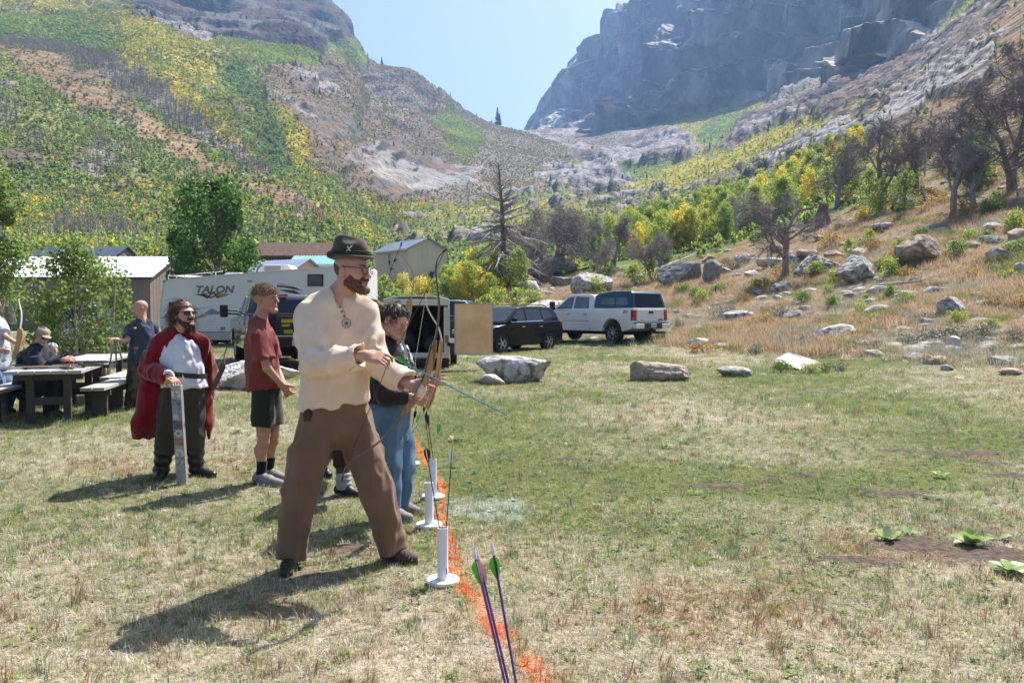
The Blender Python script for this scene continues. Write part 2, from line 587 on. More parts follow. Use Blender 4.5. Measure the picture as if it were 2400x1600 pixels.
# ================================================================== TERRAIN
# survey table: for photo columns, the pixel row at which the ground is met at each forward distance ('f' = flat field)
_TD = [12, 17, 20, 25, 30, 35, 40, 50, 65, 90, 150, 250, 400, 520, 700, 900, 1150]
_TC = {
 -2600: ['f'] * 7 + [790, 780, 750, 700, 640, 560, 520, 470, 430, 400],
 400: ['f'] * 7 + [788, 768, 735, 680, 630, 560, 520, 470, 430, 400],
 800: ['f'] * 7 + [782, 752, 712, 650, 590, 530, 490, 440, 400, 370],
 1000: ['f'] * 6 + [793, 762, 712, 662, 605, 552, 496, 462, 402, 338, 306],
 1200: ['f'] * 6 + [788, 738, 688, 640, 585, 530, 474, 442, 388, 335, 306],
 1400: ['f'] * 4 + [812, 797, 780, 720, 660, 608, 560, 514, 470, 432, 388, 340, 312],
 1600: ['f'] * 4 + [808, 780, 748, 690, 632, 580, 522, 460, 412, 380, 335, 288, 255],
 1800: ['f'] * 3 + [830, 782, 738, 700, 640, 578, 522, 450, 388, 332, 292, 255, 232, 218],
 2000: ['f'] * 3 + [800, 742, 692, 650, 580, 512, 445, 352, 282, 232, 200, 150, 100, 60],
 2200: ['f', 'f', 850, 775, 702, 640, 586, 512, 440, 352, 240, 150, 90, 60, 20, -20, -60],
 2400: ['f', 888, 830, 742, 664, 594, 530, 445, 345, 235, 70, -70, -160, -220, -280, -340, -400],
 2800: ['f', 850, 770, 660, 560, 480, 410, 300, 180, 20, -200, -380, -500, -560, -620, -680, -740],
 5200: ['f', 780, 680, 540, 430, 330, 250, 120, -20, -180, -400, -560, -700, -760, -820, -880, -940],
}
_tpx = np.arange(-2600, 5201, 25.0)
_tY = np.geomspace(8, 1150, 150)
_cpx = np.array(sorted(_TC))
def _colz(c):
 zs = []
 for d, v in zip(_TD, _TC[c]):
  zs.append(0.0 if v == 'f' else CAM_H + (HORIZ - v) / FPX * d)
 return np.interp(np.log(_tY), np.log(np.array([8.0] + _TD)), np.array([0.0] + zs))
_Z0 = np.stack([_colz(c) for c in _cpx])
_TZ = np.stack([np.interp(_tpx, _cpx, _Z0[:, j]) for j in range(len(_tY))], 1)
def _blur(A, ax, it):
 for _ in range(it):
  B = np.concatenate([np.take(A, [0], ax), A, np.take(A, [A.shape[ax] - 1], ax)], ax)
  A = (np.take(B, range(0, A.shape[ax]), ax) + 2 * A + np.take(B, range(2, A.shape[ax] + 2), ax)) / 4
 return A
_TZ = _blur(_blur(_TZ, 0, 14), 1, 3)
def gz(x, y):
 x = np.asarray(x, float); y = np.asarray(y, float)
 yy = np.clip(y, 8.0, 1149.0)
 px = np.clip(1200 + FPX * x / yy, -2599, 5199)
 fi = (px + 2600) / 25.0; fj = np.log(yy / 8.0) / np.log(1150 / 8.0) * (len(_tY) - 1)
 i = np.clip(fi.astype(int), 0, len(_tpx) - 2); j = np.clip(fj.astype(int), 0, len(_tY) - 2)
 a = fi - i; b = fj - j
 z = (_TZ[i, j] * (1 - a) + _TZ[i + 1, j] * a) * (1 - b) + (_TZ[i, j + 1] * (1 - a) + _TZ[i + 1, j + 1] * a) * b
 rough = sstep(0.3, 4.0, z)
 z = z + 0.018 * fbm(x * 0.5, y * 0.5, oct=3, seed=3) + rough * (0.35 * fbm(x * 0.12, y * 0.12, oct=4, seed=5) + 0.10 * fbm(x * 0.7, y * 0.7, oct=3, seed=8))
 far = sstep(80, 300, y) * (1 - 0.7 * sstep(600, 950, y))
 z = z + far * (y * 0.012) * fbm(x * 0.018, y * 0.018, oct=5, seed=9)
 return z if z.ndim else float(z)
def inpoly(px, py, poly):
 px = np.asarray(px); r = np.zeros(px.shape, bool)
 n = len(poly)
 for i in range(n):
  x1, y1 = poly[i]; x2, y2 = poly[(i + 1) % n]
  if y1 == y2: continue
  c = ((y1 > py) != (y2 > py)) & (px < (x2 - x1) * (py - y1) / (y2 - y1) + x1)
  r ^= c
 return r
# vegetation and rock zones as surveyed on the slopes
Z_MIX, Z_GREEN, Z_YEL, Z_BROWN, Z_GREY, Z_ROCK, Z_DARK, Z_PALE, Z_RMIX, Z_DKG = range(10)
ZCOL = {
 Z_MIX: ((0.15, 0.17, 0.055), (0.22, 0.20, 0.09)), Z_GREEN: ((0.11, 0.16, 0.045), (0.16, 0.20, 0.06)),
 Z_YEL: ((0.33, 0.27, 0.06), (0.22, 0.22, 0.06)), Z_BROWN: ((0.23, 0.16, 0.09), (0.17, 0.12, 0.075)),
 Z_GREY: ((0.22, 0.19, 0.17), (0.14, 0.13, 0.09)), Z_ROCK: ((0.20, 0.175, 0.165), (0.085, 0.075, 0.072)),
 Z_DARK: ((0.13, 0.105, 0.095), (0.06, 0.05, 0.047)), Z_PALE: ((0.36, 0.34, 0.33), (0.13, 0.11, 0.10)),
 Z_RMIX: ((0.165, 0.11, 0.09), (0.13, 0.11, 0.07)), Z_DKG: ((0.045, 0.085, 0.03), (0.08, 0.11, 0.04)),
}
def zcolors(zone, n1, n2):
 out = np.zeros(zone.shape + (3,))
 t = np.clip(0.5 + 1.5 * n1, 0, 1)[..., None]
 for k, (a, b) in ZCOL.items():
  m = zone == k
  if m.any():
   out[m] = np.array(a) * t[m] + np.array(b) * (1 - t[m])
 return out * (1 + 0.25 * n2[..., None])
L_ZONES = [
 (Z_GREEN, [(320, 25), (380, 55), (515, 100), (640, 150), (760, 160), (800, 175), (745, 215), (640, 212), (560, 170), (460, 110), (350, 50)]),
 (Z_GREEN, [(0, 45), (60, 50), (200, 95), (330, 170), (280, 210), (150, 150), (0, 110)]),
 (Z_YEL, [(0, -80), (200, -60), (260, 10), (320, 40), (285, 58), (150, 45), (50, 30), (0, 20)]),
 (Z_YEL, [(285, 115), (380, 130), (460, 200), (520, 225), (470, 245), (380, 200), (310, 165)]),
 (Z_YEL, [(290, 165), (440, 240), (560, 330), (640, 390), (600, 395), (450, 300), (300, 205)]),
 (Z_YEL, [(560, 250), (650, 270), (740, 350), (820, 400), (760, 410), (640, 330)]),
 (Z_YEL, [(860, 410), (1000, 440), (1080, 480), (1040, 500), (900, 460)]),
 (Z_DKG, [(560, 200), (620, 250), (660, 320), (700, 380), (640, 380), (600, 310), (540, 230)]),
 (Z_DKG, [(90, 115), (200, 130), (280, 190), (260, 215), (150, 165), (80, 140)]),
 (Z_GREY, [(-600, 40), (0, 108), (100, 135), (255, 190), (360, 235), (460, 295), (640, 390), (640, 410), (510, 352), (357, 276), (230, 225), (100, 168), (0, 138), (-600, 80)]),
 (Z_BROWN, [(-600, 60), (0, 138), (128, 180), (255, 240), (408, 320), (561, 388), (690, 449), (806, 500), (796, 510), (638, 464), (459, 378), (306, 301), (153, 265), (0, 184), (-600, 120)]),
 (Z_RMIX, [(612, 224), (796, 163), (918, 194), (1046, 245), (1168, 286), (1330, 320), (1330, 470), (1100, 470), (995, 464), (893, 434), (765, 398), (714, 327), (628, 265)]),
 (Z_GREEN, [(1010, 280), (1080, 300), (1140, 340), (1100, 380), (1020, 340)]),
 (Z_ROCK, [(300, 46), (367, 41), (408, 76), (510, 143), (490, 163), (434, 148), (327, 117), (296, 92)]),
 (Z_ROCK, [(668, 219), (776, 194), (781, 240), (679, 250)]),
 (Z_ROCK, [(640, 270), (720, 265), (830, 300), (830, 330), (760, 340), (690, 310)]),
 (Z_PALE, [(820, 350), (940, 330), (960, 380), (900, 400), (820, 395)]),
 (Z_PALE, [(880, 400), (1000, 370), (1130, 390), (1110, 430), (990, 440), (950, 460), (890, 440)]),
 (Z_DARK, [(200, -300), (725, -20), (816, 41), (845, 128), (786, 117), (755, 153), (633, 143), (515, 97), (439, 61), (357, 31), (265, 0), (180, -60)]),
 (Z_DARK, [(1040, 240), (1170, 280), (1165, 300), (1060, 290)]),
]
F_ZONES = [
 (Z_PALE, [(1000, 300), (1300, 300), (1350, 296), (1480, 300), (1640, 306), (1640, 358), (1516, 398), (1445, 393), (1380, 388), (1300, 357), (1100, 420), (1000, 400)]),
 (Z_RMIX, [(1240, 320), (1420, 310), (1560, 335), (1480, 350), (1330, 345)]),
 (Z_PALE, [(1100, 400), (1230, 408), (1415, 403), (1496, 440), (1350, 454), (1235, 440), (1100, 450)]),
 (Z_GREEN, [(1440, 400), (1580, 380), (1590, 400), (1560, 425), (1450, 425)]),
 (Z_RMIX, [(1480, 440), (1570, 415), (1640, 410), (1560, 435)]),
 (Z_PALE, [(1660, 300), (1760, 250), (1850, 250), (1990, 180), (2100, 120), (2300, 60), (2300, 120), (2000, 240), (1850, 290), (1740, 330)]),
 (Z_YEL, [(1520, 285), (1580, 245), (1600, 265), (1720, 245), (1800, 232), (1820, 245), (1740, 275), (1700, 330), (1640, 345), (1620, 310)]),
 (Z_GREEN, [(1640, 290), (1720, 262), (1790, 245), (1730, 290), (1690, 335), (1640, 330)]),
 (Z_YEL, [(1450, 440), (1560, 400), (1720, 350), (1820, 288), (1920, 285), (2070, 212), (2060, 226), (1880, 320), (1690, 410), (1560, 450)]),
 (Z_ROCK, [(1750, 390), (1830, 340), (1980, 310), (2000, 350), (1850, 380), (1780, 420)]),
 (Z_DARK, [(2060, 270), (2130, 170), (2260, 150), (2180, 260), (2090, 330)]),
 (Z_BROWN, [(2120, 300), (2260, 150), (2420, 40), (2800, -300), (3600, -300), (3600, 700), (2420, 500), (2200, 420)]),
 (Z_ROCK, [(2160, 190), (2330, 130), (2340, 190), (2200, 240)]),
]
R_ZONES = [
 (Z_PALE, [(1500, 170), (1640, 60), (1740, -20), (1720, 60), (1660, 150), (1560, 230)]),
 (Z_PALE, [(1560, 130), (1700, 90), (1690, 150), (1600, 190)]),
 (Z_RMIX, [(1250, 320), (1400, 250), (1560, 220), (1600, 260), (1480, 320)]),
 (Z_RMIX, [(1800, 130), (1900, 60), (1930, 130), (1860, 170)]),
]
def zone_map(px, py, zones, base, jit=16):
 nx = jit * fbm(px / 38, py / 22, oct=4, seed=21); ny = jit * 0.7 * fbm(px / 38, py / 22, oct=4, seed=55)
 z = np.full(px.shape, base)
 for k, poly in zones:
  z[inpoly(px + nx, py + ny, poly)] = k
 return z
MAT_FAR = attr_mat('slope_ground', 'col', var=0.30, vscale=0.2, bump=0.9, bscale=0.25, bdist=2.5, rough=0.95, spec=0.1)
MAT_ROCKFACE = attr_mat('cliff_rock', 'col', var=0.45, vscale=0.05, bump=1.0, bscale=0.07, bdist=11.0, rough=0.95, spec=0.1)
def grid_faces(nr, nc):
 a = np.arange(nr * nc).reshape(nr, nc)
 return np.stack([a[:-1, :-1], a[:-1, 1:], a[1:, 1:], a[1:, :-1]], -1).reshape(-1, 4)
# ---- near ground: field and the foot of the right-hand hillside
def field_dry(x, y):
 """0 lush green .. 1 straw"""
 n = fbm(x * 0.33, y * 0.33, oct=4, seed=41)
 d = 0.48 + 0.85 * n
 d = d + 0.22 * sstep(9, 4.5, y) - 0.12 * sstep(9, 14, y)
 g = np.exp(-(((x - 2.5) / 2.4) ** 2 + ((y - 7.0) / 0.75) ** 2))
 g2 = np.exp(-(((x + 2.2) / 2.2) ** 2 + ((y - 9.6) / 1.3) ** 2))
 return np.clip(d - 0.75 * g - 0.45 * g2, 0, 1)
def soil_mask(x, y):
 s = sstep(0.22, 0.42, fbm(x * 0.9 + 5, y * 0.9, oct=4, seed=61)) * sstep(8, 4.5, y) * 0.8
 for (px, py, rx, ry) in SOIL:
  c = SOILC[(px, py)]; rx, ry = rx * 1.15, ry * 1.1
  q = ((x - c[0]) / rx) ** 2 + ((y - c[1]) / ry) ** 2 + 0.9 * fbm(x * 5, y * 5, oct=3, seed=13)
  s = np.maximum(s, sstep(1.1, 0.6, q))
 return s
SOIL = [(2270, 1066, 0.42, 0.22), (2100, 1060, 0.2, 0.1), (2340, 1090, 0.2, 0.1), (1700, 1145, 0.22, 0.1), (1610, 1140, 0.12, 0.06), (1800, 1130, 0.14, 0.06), (1890, 1118, 0.14, 0.06),
  (2160, 1285, 0.34, 0.16), (2330, 1310, 0.34, 0.18), (2030, 1320, 0.25, 0.1), (2380, 1120, .3, .12), (2100, 1160, .3, .1), (1330, 1080, 0.25, 0.06), (600, 1060, 0.12, 0.05),
  (820, 1290, .22, .10)]
SOILC = {}
for (px, py, a, b) in SOIL:
 r_ = ray(px, py); k_ = -CAM_H / r_[2]
 SOILC[(px, py)] = (r_[0] * k_, r_[1] * k_)
# sprayed shooting line and a washed-out paint patch on the grass
_LPX = [(1290, 1640), (1269, 1596), (1231, 1532), (1186, 1500), (1144, 1455), (1115, 1406), (1078, 1364), (1055, 1323), (1049, 1273), (1040, 1235), (1033, 1199), (1037, 1149), (1024, 1116), (1005, 1085), (989, 1062), (968, 1025), (955, 1000), (940, 975)]
_LXY = []
for (px, py) in _LPX:
 r_ = ray(px, py); k_ = -CAM_H / r_[2]; _LXY.append((r_[0] * k_, r_[1] * k_))
_LXY = np.array(_LXY)
def line_dist(x, y):
 """distance to the sprayed line and its half width there"""
 x = np.asarray(x); best = np.full(x.shape, 9.0)
 for a, b in zip(_LXY[:-1], _LXY[1:]):
  d = b - a; t = np.clip(((x - a[0]) * d[0] + (y - a[1]) * d[1]) / (d @ d), 0, 1)
  best = np.minimum(best, np.hypot(x - a[0] - t * d[0], y - a[1] - t * d[1]))
 return best, 0.037 + 0.028 * fbm(x * 3, y * 3, oct=2, seed=8)
_PC = on_flat = (ray(1130, 1192) * (-CAM_H / ray(1130, 1192)[2]))
def paint_patch(x, y):
 return sstep(1.1, 0.3, ((x - _PC[0]) / 0.42) ** 2 + ((y - _PC[1]) / 0.42) ** 2 + 0.5 * fbm(x * 3, y * 3, oct=3, seed=19))
def near_ground():
 us = np.concatenate([np.linspace(-1.7, -0.72, 40)[:-1], np.linspace(-0.72, 0.72, 300), np.linspace(0.72, 1.7, 40)[1:]])
 Ys = np.concatenate([np.linspace(-40, 2.0, 20)[:-1], np.linspace(2, 8, 90)[:-1], np.geomspace(8, 72, 190)])
 U, Y = np.meshgrid(us, Ys)
 X = U * np.maximum(Y, 8.0)
 X = np.where(Y < 8, U * 8.0, X)
 Z = gz(X, Y)
 soil = soil_mask(X, Y)
 Z = Z + 0.035 * soil * (0.4 + 0.6 * ridged(X * 5, Y * 5, oct=3, seed=4)) * (Y < 12)
 dry = field_dry(X, Y)[..., None]
 c = np.array([0.31, 0.265, 0.20]) * dry + np.array([0.115, 0.125, 0.05]) * (1 - dry)
 n = fbm(X * 2.2, Y * 2.2, oct=4, seed=71)[..., None]
 c = c * (1 + 0.35 * n)
 hill = sstep(0.15, 0.9, Z)[..., None]
 hn = fbm(X * 0.4, Y * 0.4, oct=4, seed=73)[..., None]
 hc = np.where(hn > 0.05, np.array([0.27, 0.17, 0.09]), np.array([0.24, 0.19, 0.12])) * (1 + 0.3 * n)
 c = c * (1 - hill) + hc * hill
 s = soil[..., None]
 c = c * (1 - s) + np.array([0.105, 0.080, 0.064]) * s
 dl, wl = line_dist(X, Y)
 pm = (sstep(wl * 1.3, wl * 0.5, dl) * 0.42 * (Y < 14) * (Y > 2))[..., None]
 c = c * (1 - pm) + np.array([0.80, 0.17, 0.03]) * pm
 pq = (paint_patch(X, Y) * 0.3)[..., None]
 c = c * (1 - pq) + np.array([0.42, 0.44, 0.42]) * pq
 V = np.stack([X, Y, Z], -1).reshape(-1, 3)
 me = np_mesh('ground', V, grid_faces(len(Ys), len(us)), np.clip(c, 0, 1).reshape(-1, 3))
 m = attr_mat('field_ground', 'col', var=0.45, vscale=22.0, bump=0.9, bscale=45.0, bdist=0.03, rough=0.95, spec=0.1)
 o = link_mesh('ground', me, m, smooth=True)
 tag(o, 'dry mown grass field rising into the stony hillside', 'ground', kind='structure')
near_ground()
FAR_PTS = {}
def grid_normals(X, Y, Z):
 P_ = np.stack([X, Y, Z], -1)
 du = np.gradient(P_, axis=1); dv = np.gradient(P_, axis=0)
 n = np.cross(du, dv); n /= np.maximum(np.linalg.norm(n, axis=-1)[..., None], 1e-9)
 return n * np.sign(n[..., 2:3] + 1e-9)
def crag(X, Y, Z, sc, oct=6, seed=0):
 """sharp broken relief, roughly -0.5..0.5"""
 a, o, t = 1.0, 0.0, 0.0
 f = 1.0 / sc
 for i in range(oct):
  v = vnoise(X * f + 3.3 * i, Y * f + 1.7 * i, Z * f * 1.35 + 5.1 * i, seed + 13 * i)
  o = o + a * (1 - 2 * np.abs(v)) ; t += a; a *= 0.56; f *= 2.07
 return o / t * 0.5
def rock_tint(col, rk, nz, X, Y, Z, base_dark=(0.10, 0.09, 0.088), ledge=(0.33, 0.285, 0.255), pale=(0.46, 0.44, 0.43), sc=40.0):
 """bare rock: dark joints, ledges where it lies flat, tan and lightened as if sunlit, pale weathered faces"""
 n = fbm(X / sc, Y / sc, Z / sc, oct=5, seed=211); m = fbm(X / (sc * .25), Y / (sc * .25), Z / (sc * .12), oct=4, seed=217)
 t = np.clip(0.42 + 1.3 * n + 1.1 * m, 0, 1)[..., None]
 c = np.array(base_dark) * (1 - t) + np.array(pale) * 0.62 * t
 fl = sstep(0.55, 0.85, nz + 0.2 * m)[..., None]
 lc = np.where((n > 0.05)[..., None], np.array(ledge), np.array(pale))
 c = c * (1 - fl) + lc * fl
 return col * (1 - rk[..., None]) + c * rk[..., None]
def far_floor():
 us = np.linspace(-0.72, 0.86, 760)
 Ys = np.geomspace(69, 1149, 330)
 U, Y = np.meshgrid(us, Ys); X = U * Y
 Z = gz(X, Y)
 px, py = to_px(X, Y, Z)
 zone = zone_map(px, py, F_ZONES, Z_MIX, 26)
 n1 = fbm(X * 0.02, Y * 0.02, oct=5, seed=81); n2 = fbm(X * 0.12, Y * 0.12, oct=4, seed=85)
 base = zone == Z_MIX
 zone[base & (n1 > 0.12)] = Z_GREEN
 zone[base & (n1 < -0.25)] = Z_YEL
 up_ = (py < 350) & (px > 1700)
 zone[base & up_] = Z_ROCK
 zone[base & up_ & (n1 > 0.10)] = Z_BROWN
 zone[base & up_ & (n1 < -0.16)] = Z_MIX
 zone[base & (Y > 160) & (n2 > 0.36)] = Z_ROCK
 rock = np.isin(zone, (Z_ROCK, Z_PALE, Z_DARK, Z_RMIX))
 w = np.where(zone == Z_RMIX, 0.4, 1.0) * rock
 rk = _blur(_blur(w, 0, 1), 1, 1)
 big = np.clip(Y * 0.05, 5, 34)
 Z = Z + rk * (np.clip(Y * 0.045, 4.5, 20) * (1 - 0.72 * sstep(600, 950, Y)) * (crag(X, Y, Z * 1.5, 46.0, 6, 91) - 0.12 * sstep(600, 950, Y))) + rk * np.clip(Y * 0.012, 1.2, 5) * crag(X, Y, Z * 1.5, 9.0, 4, 92)
 led = np.clip(Y * 0.010, 1.2, 6.0)
 q = Z / led + 3.0 * fbm(X * 0.02, Y * 0.02, oct=4, seed=95)
 fr = q - np.floor(q)
 Z = Z + rk * led * 0.45 * sstep(-0.1, 0.3, fbm(X * 0.03, Y * 0.03, oct=3, seed=96)) * (sstep(0.35, 0.65, fr) - fr)
 Z = Z + (1 - rk) * np.minimum(Y * 0.004, 1.6) * fbm(X * 0.08, Y * 0.08, oct=4, seed=97)
 col = zcolors(zone, n1 + 0.6 * fbm(X * 0.25, Y * 0.25, oct=3, seed=5), n2)
 col = np.stack([_blur(_blur(col[..., k], 0, 2), 1, 2) for k in range(3)], -1)
 nz = grid_normals(X, Y, Z)[..., 2]
 soft = sstep(-0.12, 0.05, crag(X, Y, Z, 30.0, 4, 191)) * 0.75 + 0.25
 col = rock_tint(col, rk * soft, nz, X, Y, Z, (0.030, 0.027, 0.028), (0.15, 0.11, 0.09), (0.25, 0.24, 0.24))
 V = np.stack([X, Y, Z], -1).reshape(-1, 3)
 o = link_mesh('valley_floor', np_mesh('valley_floor', V, grid_faces(len(Ys), len(us)), np.clip(col, 0.01, 1).reshape(-1, 3)), MAT_FAR, smooth=True)
 tag(o, 'valley floor and lower right slopes with pale rock slabs', 'valley', kind='structure')
 FAR_PTS['F'] = (X, Y, Z, zone, px, py)
far_floor()
def sheet(name, key, spec, rows, cols, zones, base, material, label, cat, amp, pw=0.85, cliff=None, behind=True):
 """slope from a base line to a skyline. spec rows: (px, base_d, base_py, ridge_d, ridge_py)"""
 sp = np.array(spec, float)
 pxs = np.linspace(sp[0, 0], sp[-1, 0], cols)
 d0, p0, d1, p1 = [np.interp(pxs, sp[:, 0], sp[:, i]) for i in range(1, 5)]
 t = np.linspace(0, 1, rows)[:, None]
 D = d0 * (d1 / d0) ** t
 PY = p0 + (p1 - p0) * t ** pw
 X = (pxs - 1200) / FPX * D
 Z = CAM_H + (HORIZ - PY) / FPX * D
 Y = D.copy()
 zone = zone_map(np.broadcast_to(pxs, PY.shape), PY, zones, base, 26)
 n1 = fbm(X * 0.022, Z * 0.03 + Y * 0.01, oct=5, seed=101)
 n2 = fbm(X * 0.1, Z * 0.12 + Y * 0.05, oct=4, seed=103)
 bm_ = zone == base
 if base == Z_MIX:
  zone[bm_ & (n1 > 0.10)] = Z_GREEN
  zone[bm_ & (n1 < -0.24)] = Z_YEL
  zone[bm_ & (n2 > 0.40)] = Z_GREY
  zone[bm_ & (n2 < -0.42) & (PY < 460)] = Z_RMIX
 rock = np.isin(zone, (Z_ROCK, Z_PALE, Z_DARK, Z_RMIX)).astype(float)
 rock = rock * np.where(zone == Z_RMIX, 0.45, 1.0)
 rk = _blur(_blur(rock, 0, 1), 1, 1)
 env = sstep(0, 0.05, t) * (0.30 + 0.70 * sstep(1.0, 0.95, t))
 s = np.clip(D / 1000.0, 0.12, 1.5)
 nrm = grid_normals(X, Y, Z)
 toward = np.where((nrm @ np.array([0, -1.0, 0]))[..., None] < 0, 1.0, 1.0)
 # outward direction: level part of the slope normal, mostly sideways so that faces stand up
 out = nrm * np.array([1, 1, 0.45]); out /= np.linalg.norm(out, axis=-1)[..., None]
 gul = amp * s * fbm(X * 0.006, Y * 0.006, Z * 0.006, oct=4, seed=111)
 fine = (0.12 + 0.88 * rk) * (26 if not cliff else 46) * s * crag(X, Y, Z, 85.0 * s + 12, 6, 113) + (0 if not cliff else 15.0) * s * crag(X, Y, Z, 17.0, 3, 115)
 if not cliff: env = env * (1 - 0.85 * sstep(880, 1180, pxs))[None, :]
 if cliff: env = env * (0.12 + 0.88 * sstep(1215, 1480, pxs))[None, :]
 disp = env * (gul + fine)
 if cliff:
  but = vnoise(X / 120.0, Y / 120.0, Z / 900.0, 119); but = 1 - np.abs(but) * 2
  disp = disp + env * rk * 55 * s * but * 0.5
 X2, Y2, Z2 = [c + disp * out[..., i] for i, c in enumerate((X, Y, Z))]
 st_h = (cliff or 16.0) * (s if cliff else np.clip(s, .3, 1))
 q = Z2 / st_h + (1.4 if cliff else 3.0) * fbm(X * 0.006, Y * 0.006, oct=5, seed=117)
 fr = q - np.floor(q)
 Z2 = Z2 + env * rk * st_h * (1.05 if cliff else 0.4) * (sstep(0.3, 0.7, fr) - fr)
 jag = (0.8 if cliff else 0.25)
 Z2 = Z2 + sstep(0.85, 1.0, t) * jag * 10 * s * fbm(pxs[None, :] / 8.0, t * 3, oct=4, seed=121) * (0.3 + 0.7 * rk)
 nz = grid_normals(X2, Y2, Z2)[..., 2]
 col = zcolors(zone, n1 + 0.7 * n2 + 0.5 * fbm(X * 0.3, Z * 0.3, oct=3, seed=7), n2)
 col = np.stack([_blur(_blur(col[..., k], 0, 2), 1, 2) for k in range(3)], -1)
 col = col * (1 + 0.35 * fbm(X / 130, Y / 130, Z / 60, oct=4, seed=331))[..., None]
 dark = _blur(_blur((zone == Z_DARK).astype(float), 0, 2), 1, 2)[..., None] * 0.5
 soft = sstep(-0.10, 0.06, crag(X, Y, Z, 45.0, 5, 191)) * 0.7 + 0.3
 col = rock_tint(col, np.clip(rk * (soft if not cliff else 1.0), 0, 1), nz, X, Y, Z, *(((0.028, 0.026, 0.027), (0.145, 0.105, 0.085), (0.22, 0.21, 0.205)) if not cliff else ((0.085, 0.076, 0.074), (0.34, 0.285, 0.25), (0.48, 0.46, 0.45))), sc=60.0) * (1 - dark)
 if cliff:
  st = fbm(X * 0.035, Y * 0.035, Z * 0.006, oct=5, seed=141) + 0.8 * fbm(X * 0.012, Y * 0.012, Z * 0.05, oct=4, seed=143)
  col = col * np.clip(0.95 + 0.75 * st, 0.35, 1.7)[..., None]
 if behind:
  Xb = X2[-1] * 1.5; Yb = Y2[-1] * 1.5; Zb = Z2[-1] * 0.55
  X2 = np.vstack([X2, Xb]); Y2 = np.vstack([Y2, Yb]); Z2 = np.vstack([Z2, Zb])
  col = np.concatenate([col, col[-1:]], 0)
 V = np.stack([X2, Y2, Z2], -1).reshape(-1, 3)
 o = link_mesh(name, np_mesh(name, V, grid_faces(X2.shape[0], cols), np.clip(col, 0.01, 1).reshape(-1, 3)), material, smooth=True)
 tag(o, label, cat, kind='structure')
 FAR_PTS[key] = (X2[:rows], Y2[:rows], Z2[:rows], zone, *to_px(X2[:rows], Y2[:rows], Z2[:rows]))
sheet('mountain_slope', 'L', [(-330, 78, 786, 900, -340), (0, 82, 780, 1000, -160), (400, 88, 775, 1100, -95), (640, 95, 765, 1080, -40), (700, 100, 757, 1060, -18), (735, 105, 752, 1055, 2), (770, 108, 748, 1050, 16),
  (800, 112, 740, 1045, 40), (818, 116, 735, 1042, 60), (830, 120, 730, 1035, 104), (838, 122, 728, 1020, 124), (870, 130, 715, 1000, 152), (950, 170, 655, 975, 203), (1000, 215, 610, 960, 234), (1050, 260, 575, 950, 254),
  (1100, 300, 525, 930, 276), (1160, 340, 505, 910, 296), (1178, 350, 500, 900, 302), (1240, 390, 480, 860, 320), (1330, 430, 465, 800, 350)],
      360, 660, L_ZONES, Z_MIX, MAT_FAR, 'left mountain slope with green and yellow brush under a dark peak', 'mountain', 75)
sheet('mountain_cliff', 'R', [(1150, 1080, 345, 1750, 350), (1215, 1060, 335, 1700, 318), (1237, 1050, 330, 1680, 310), (1265, 1040, 330, 1660, 272), (1310, 1030, 333, 1640, 236), (1345, 1020, 335, 1600, 215), (1376, 1010, 335, 1560, 197), (1382, 1010, 335, 1540, 152),
  (1408, 1005, 335, 1530, 149), (1430, 1000, 335, 1510, 103), (1452, 995, 335, 1500, 92), (1462, 990, 335, 1490, 40), (1480, 985, 333, 1480, 18), (1510, 980, 328, 1470, -2), (1600, 930, 290, 1400, -70), (1700, 880, 262, 1350, -160),
  (1800, 760, 250, 1250, -210), (1950, 560, 235, 1100, -260), (2100, 430, 190, 950, -330), (2250, 340, 130, 850, -420), (2400, 250, 40, 750, -520), (2640, 230, -90, 690, -680)],
      360, 680, R_ZONES, Z_ROCK, MAT_ROCKFACE, 'tall grey cliff mountain standing hazy on the right', 'mountain', 90, pw=1.0, cliff=42)
# ================================================================== VEGETATION TEMPLATES AND FAR SLOPES
def leaf_cloud(name, n, shape, leaf, rng, m, stems=0, aspect=1.6, stemmat=None):
 """n small leaf faces spread through a crown volume; shape(rng)->point; pointed quads"""
 P = np.array([shape(rng) for _ in range(n)])
 d = rng.normal(size=(n, 3)); d /= np.linalg.norm(d, axis=1)[:, None]
 e = rng.normal(size=(n, 3)); e -= (e * d).sum(1)[:, None] * d; e /= np.linalg.norm(e, axis=1)[:, None]
 s = leaf * rng.uniform(0.6, 1.35, n)[:, None]
 a = P + d * s * aspect * 0.5; b = P + e * s * 0.5; c = P - d * s * aspect * 0.5; f = P - e * s * 0.5
 V = np.stack([a, b, c, f], 1).reshape(-1, 3)
 F = np.arange(4 * n).reshape(-1, 4)
 me = np_mesh(name, V, F)
 me.materials.append(m)
 return me
def ell_shape(rx, rz, z0, hollow=0.35, lump=None):
 def f(r):
  while True:
   p = r.uniform(-1, 1, 3)
   q = np.linalg.norm(p)
   if q < 1 and q > hollow * r.uniform(0, 1):
    p = p * np.array([rx, rx, rz])
    p[2] += z0
    return p
 return f
def lumpy_shape(rng, nl, rx, z0, z1, lr):
 """several uneven lobes"""
 L = []
 for _ in range(nl):
  z = rng.uniform(z0, z1); w = rx * math.sqrt(max(0.08, 1 - ((z - (z0 + z1) * 0.45) / ((z1 - z0) * 0.62)) ** 2))
  a = rng.uniform(0, 2 * math.pi); q = w * math.sqrt(rng.uniform(0.05, 1))
  L.append((q * math.cos(a), q * math.sin(a), z, lr * rng.uniform(0.6, 1.3)))
 def f(r):
  c = L[r.integers(len(L))]
  v = r.normal(size=3); v /= np.linalg.norm(v)
  return np.array(c[:3]) + v * c[3] * r.uniform(0.35, 1.0) ** 0.6
 return f
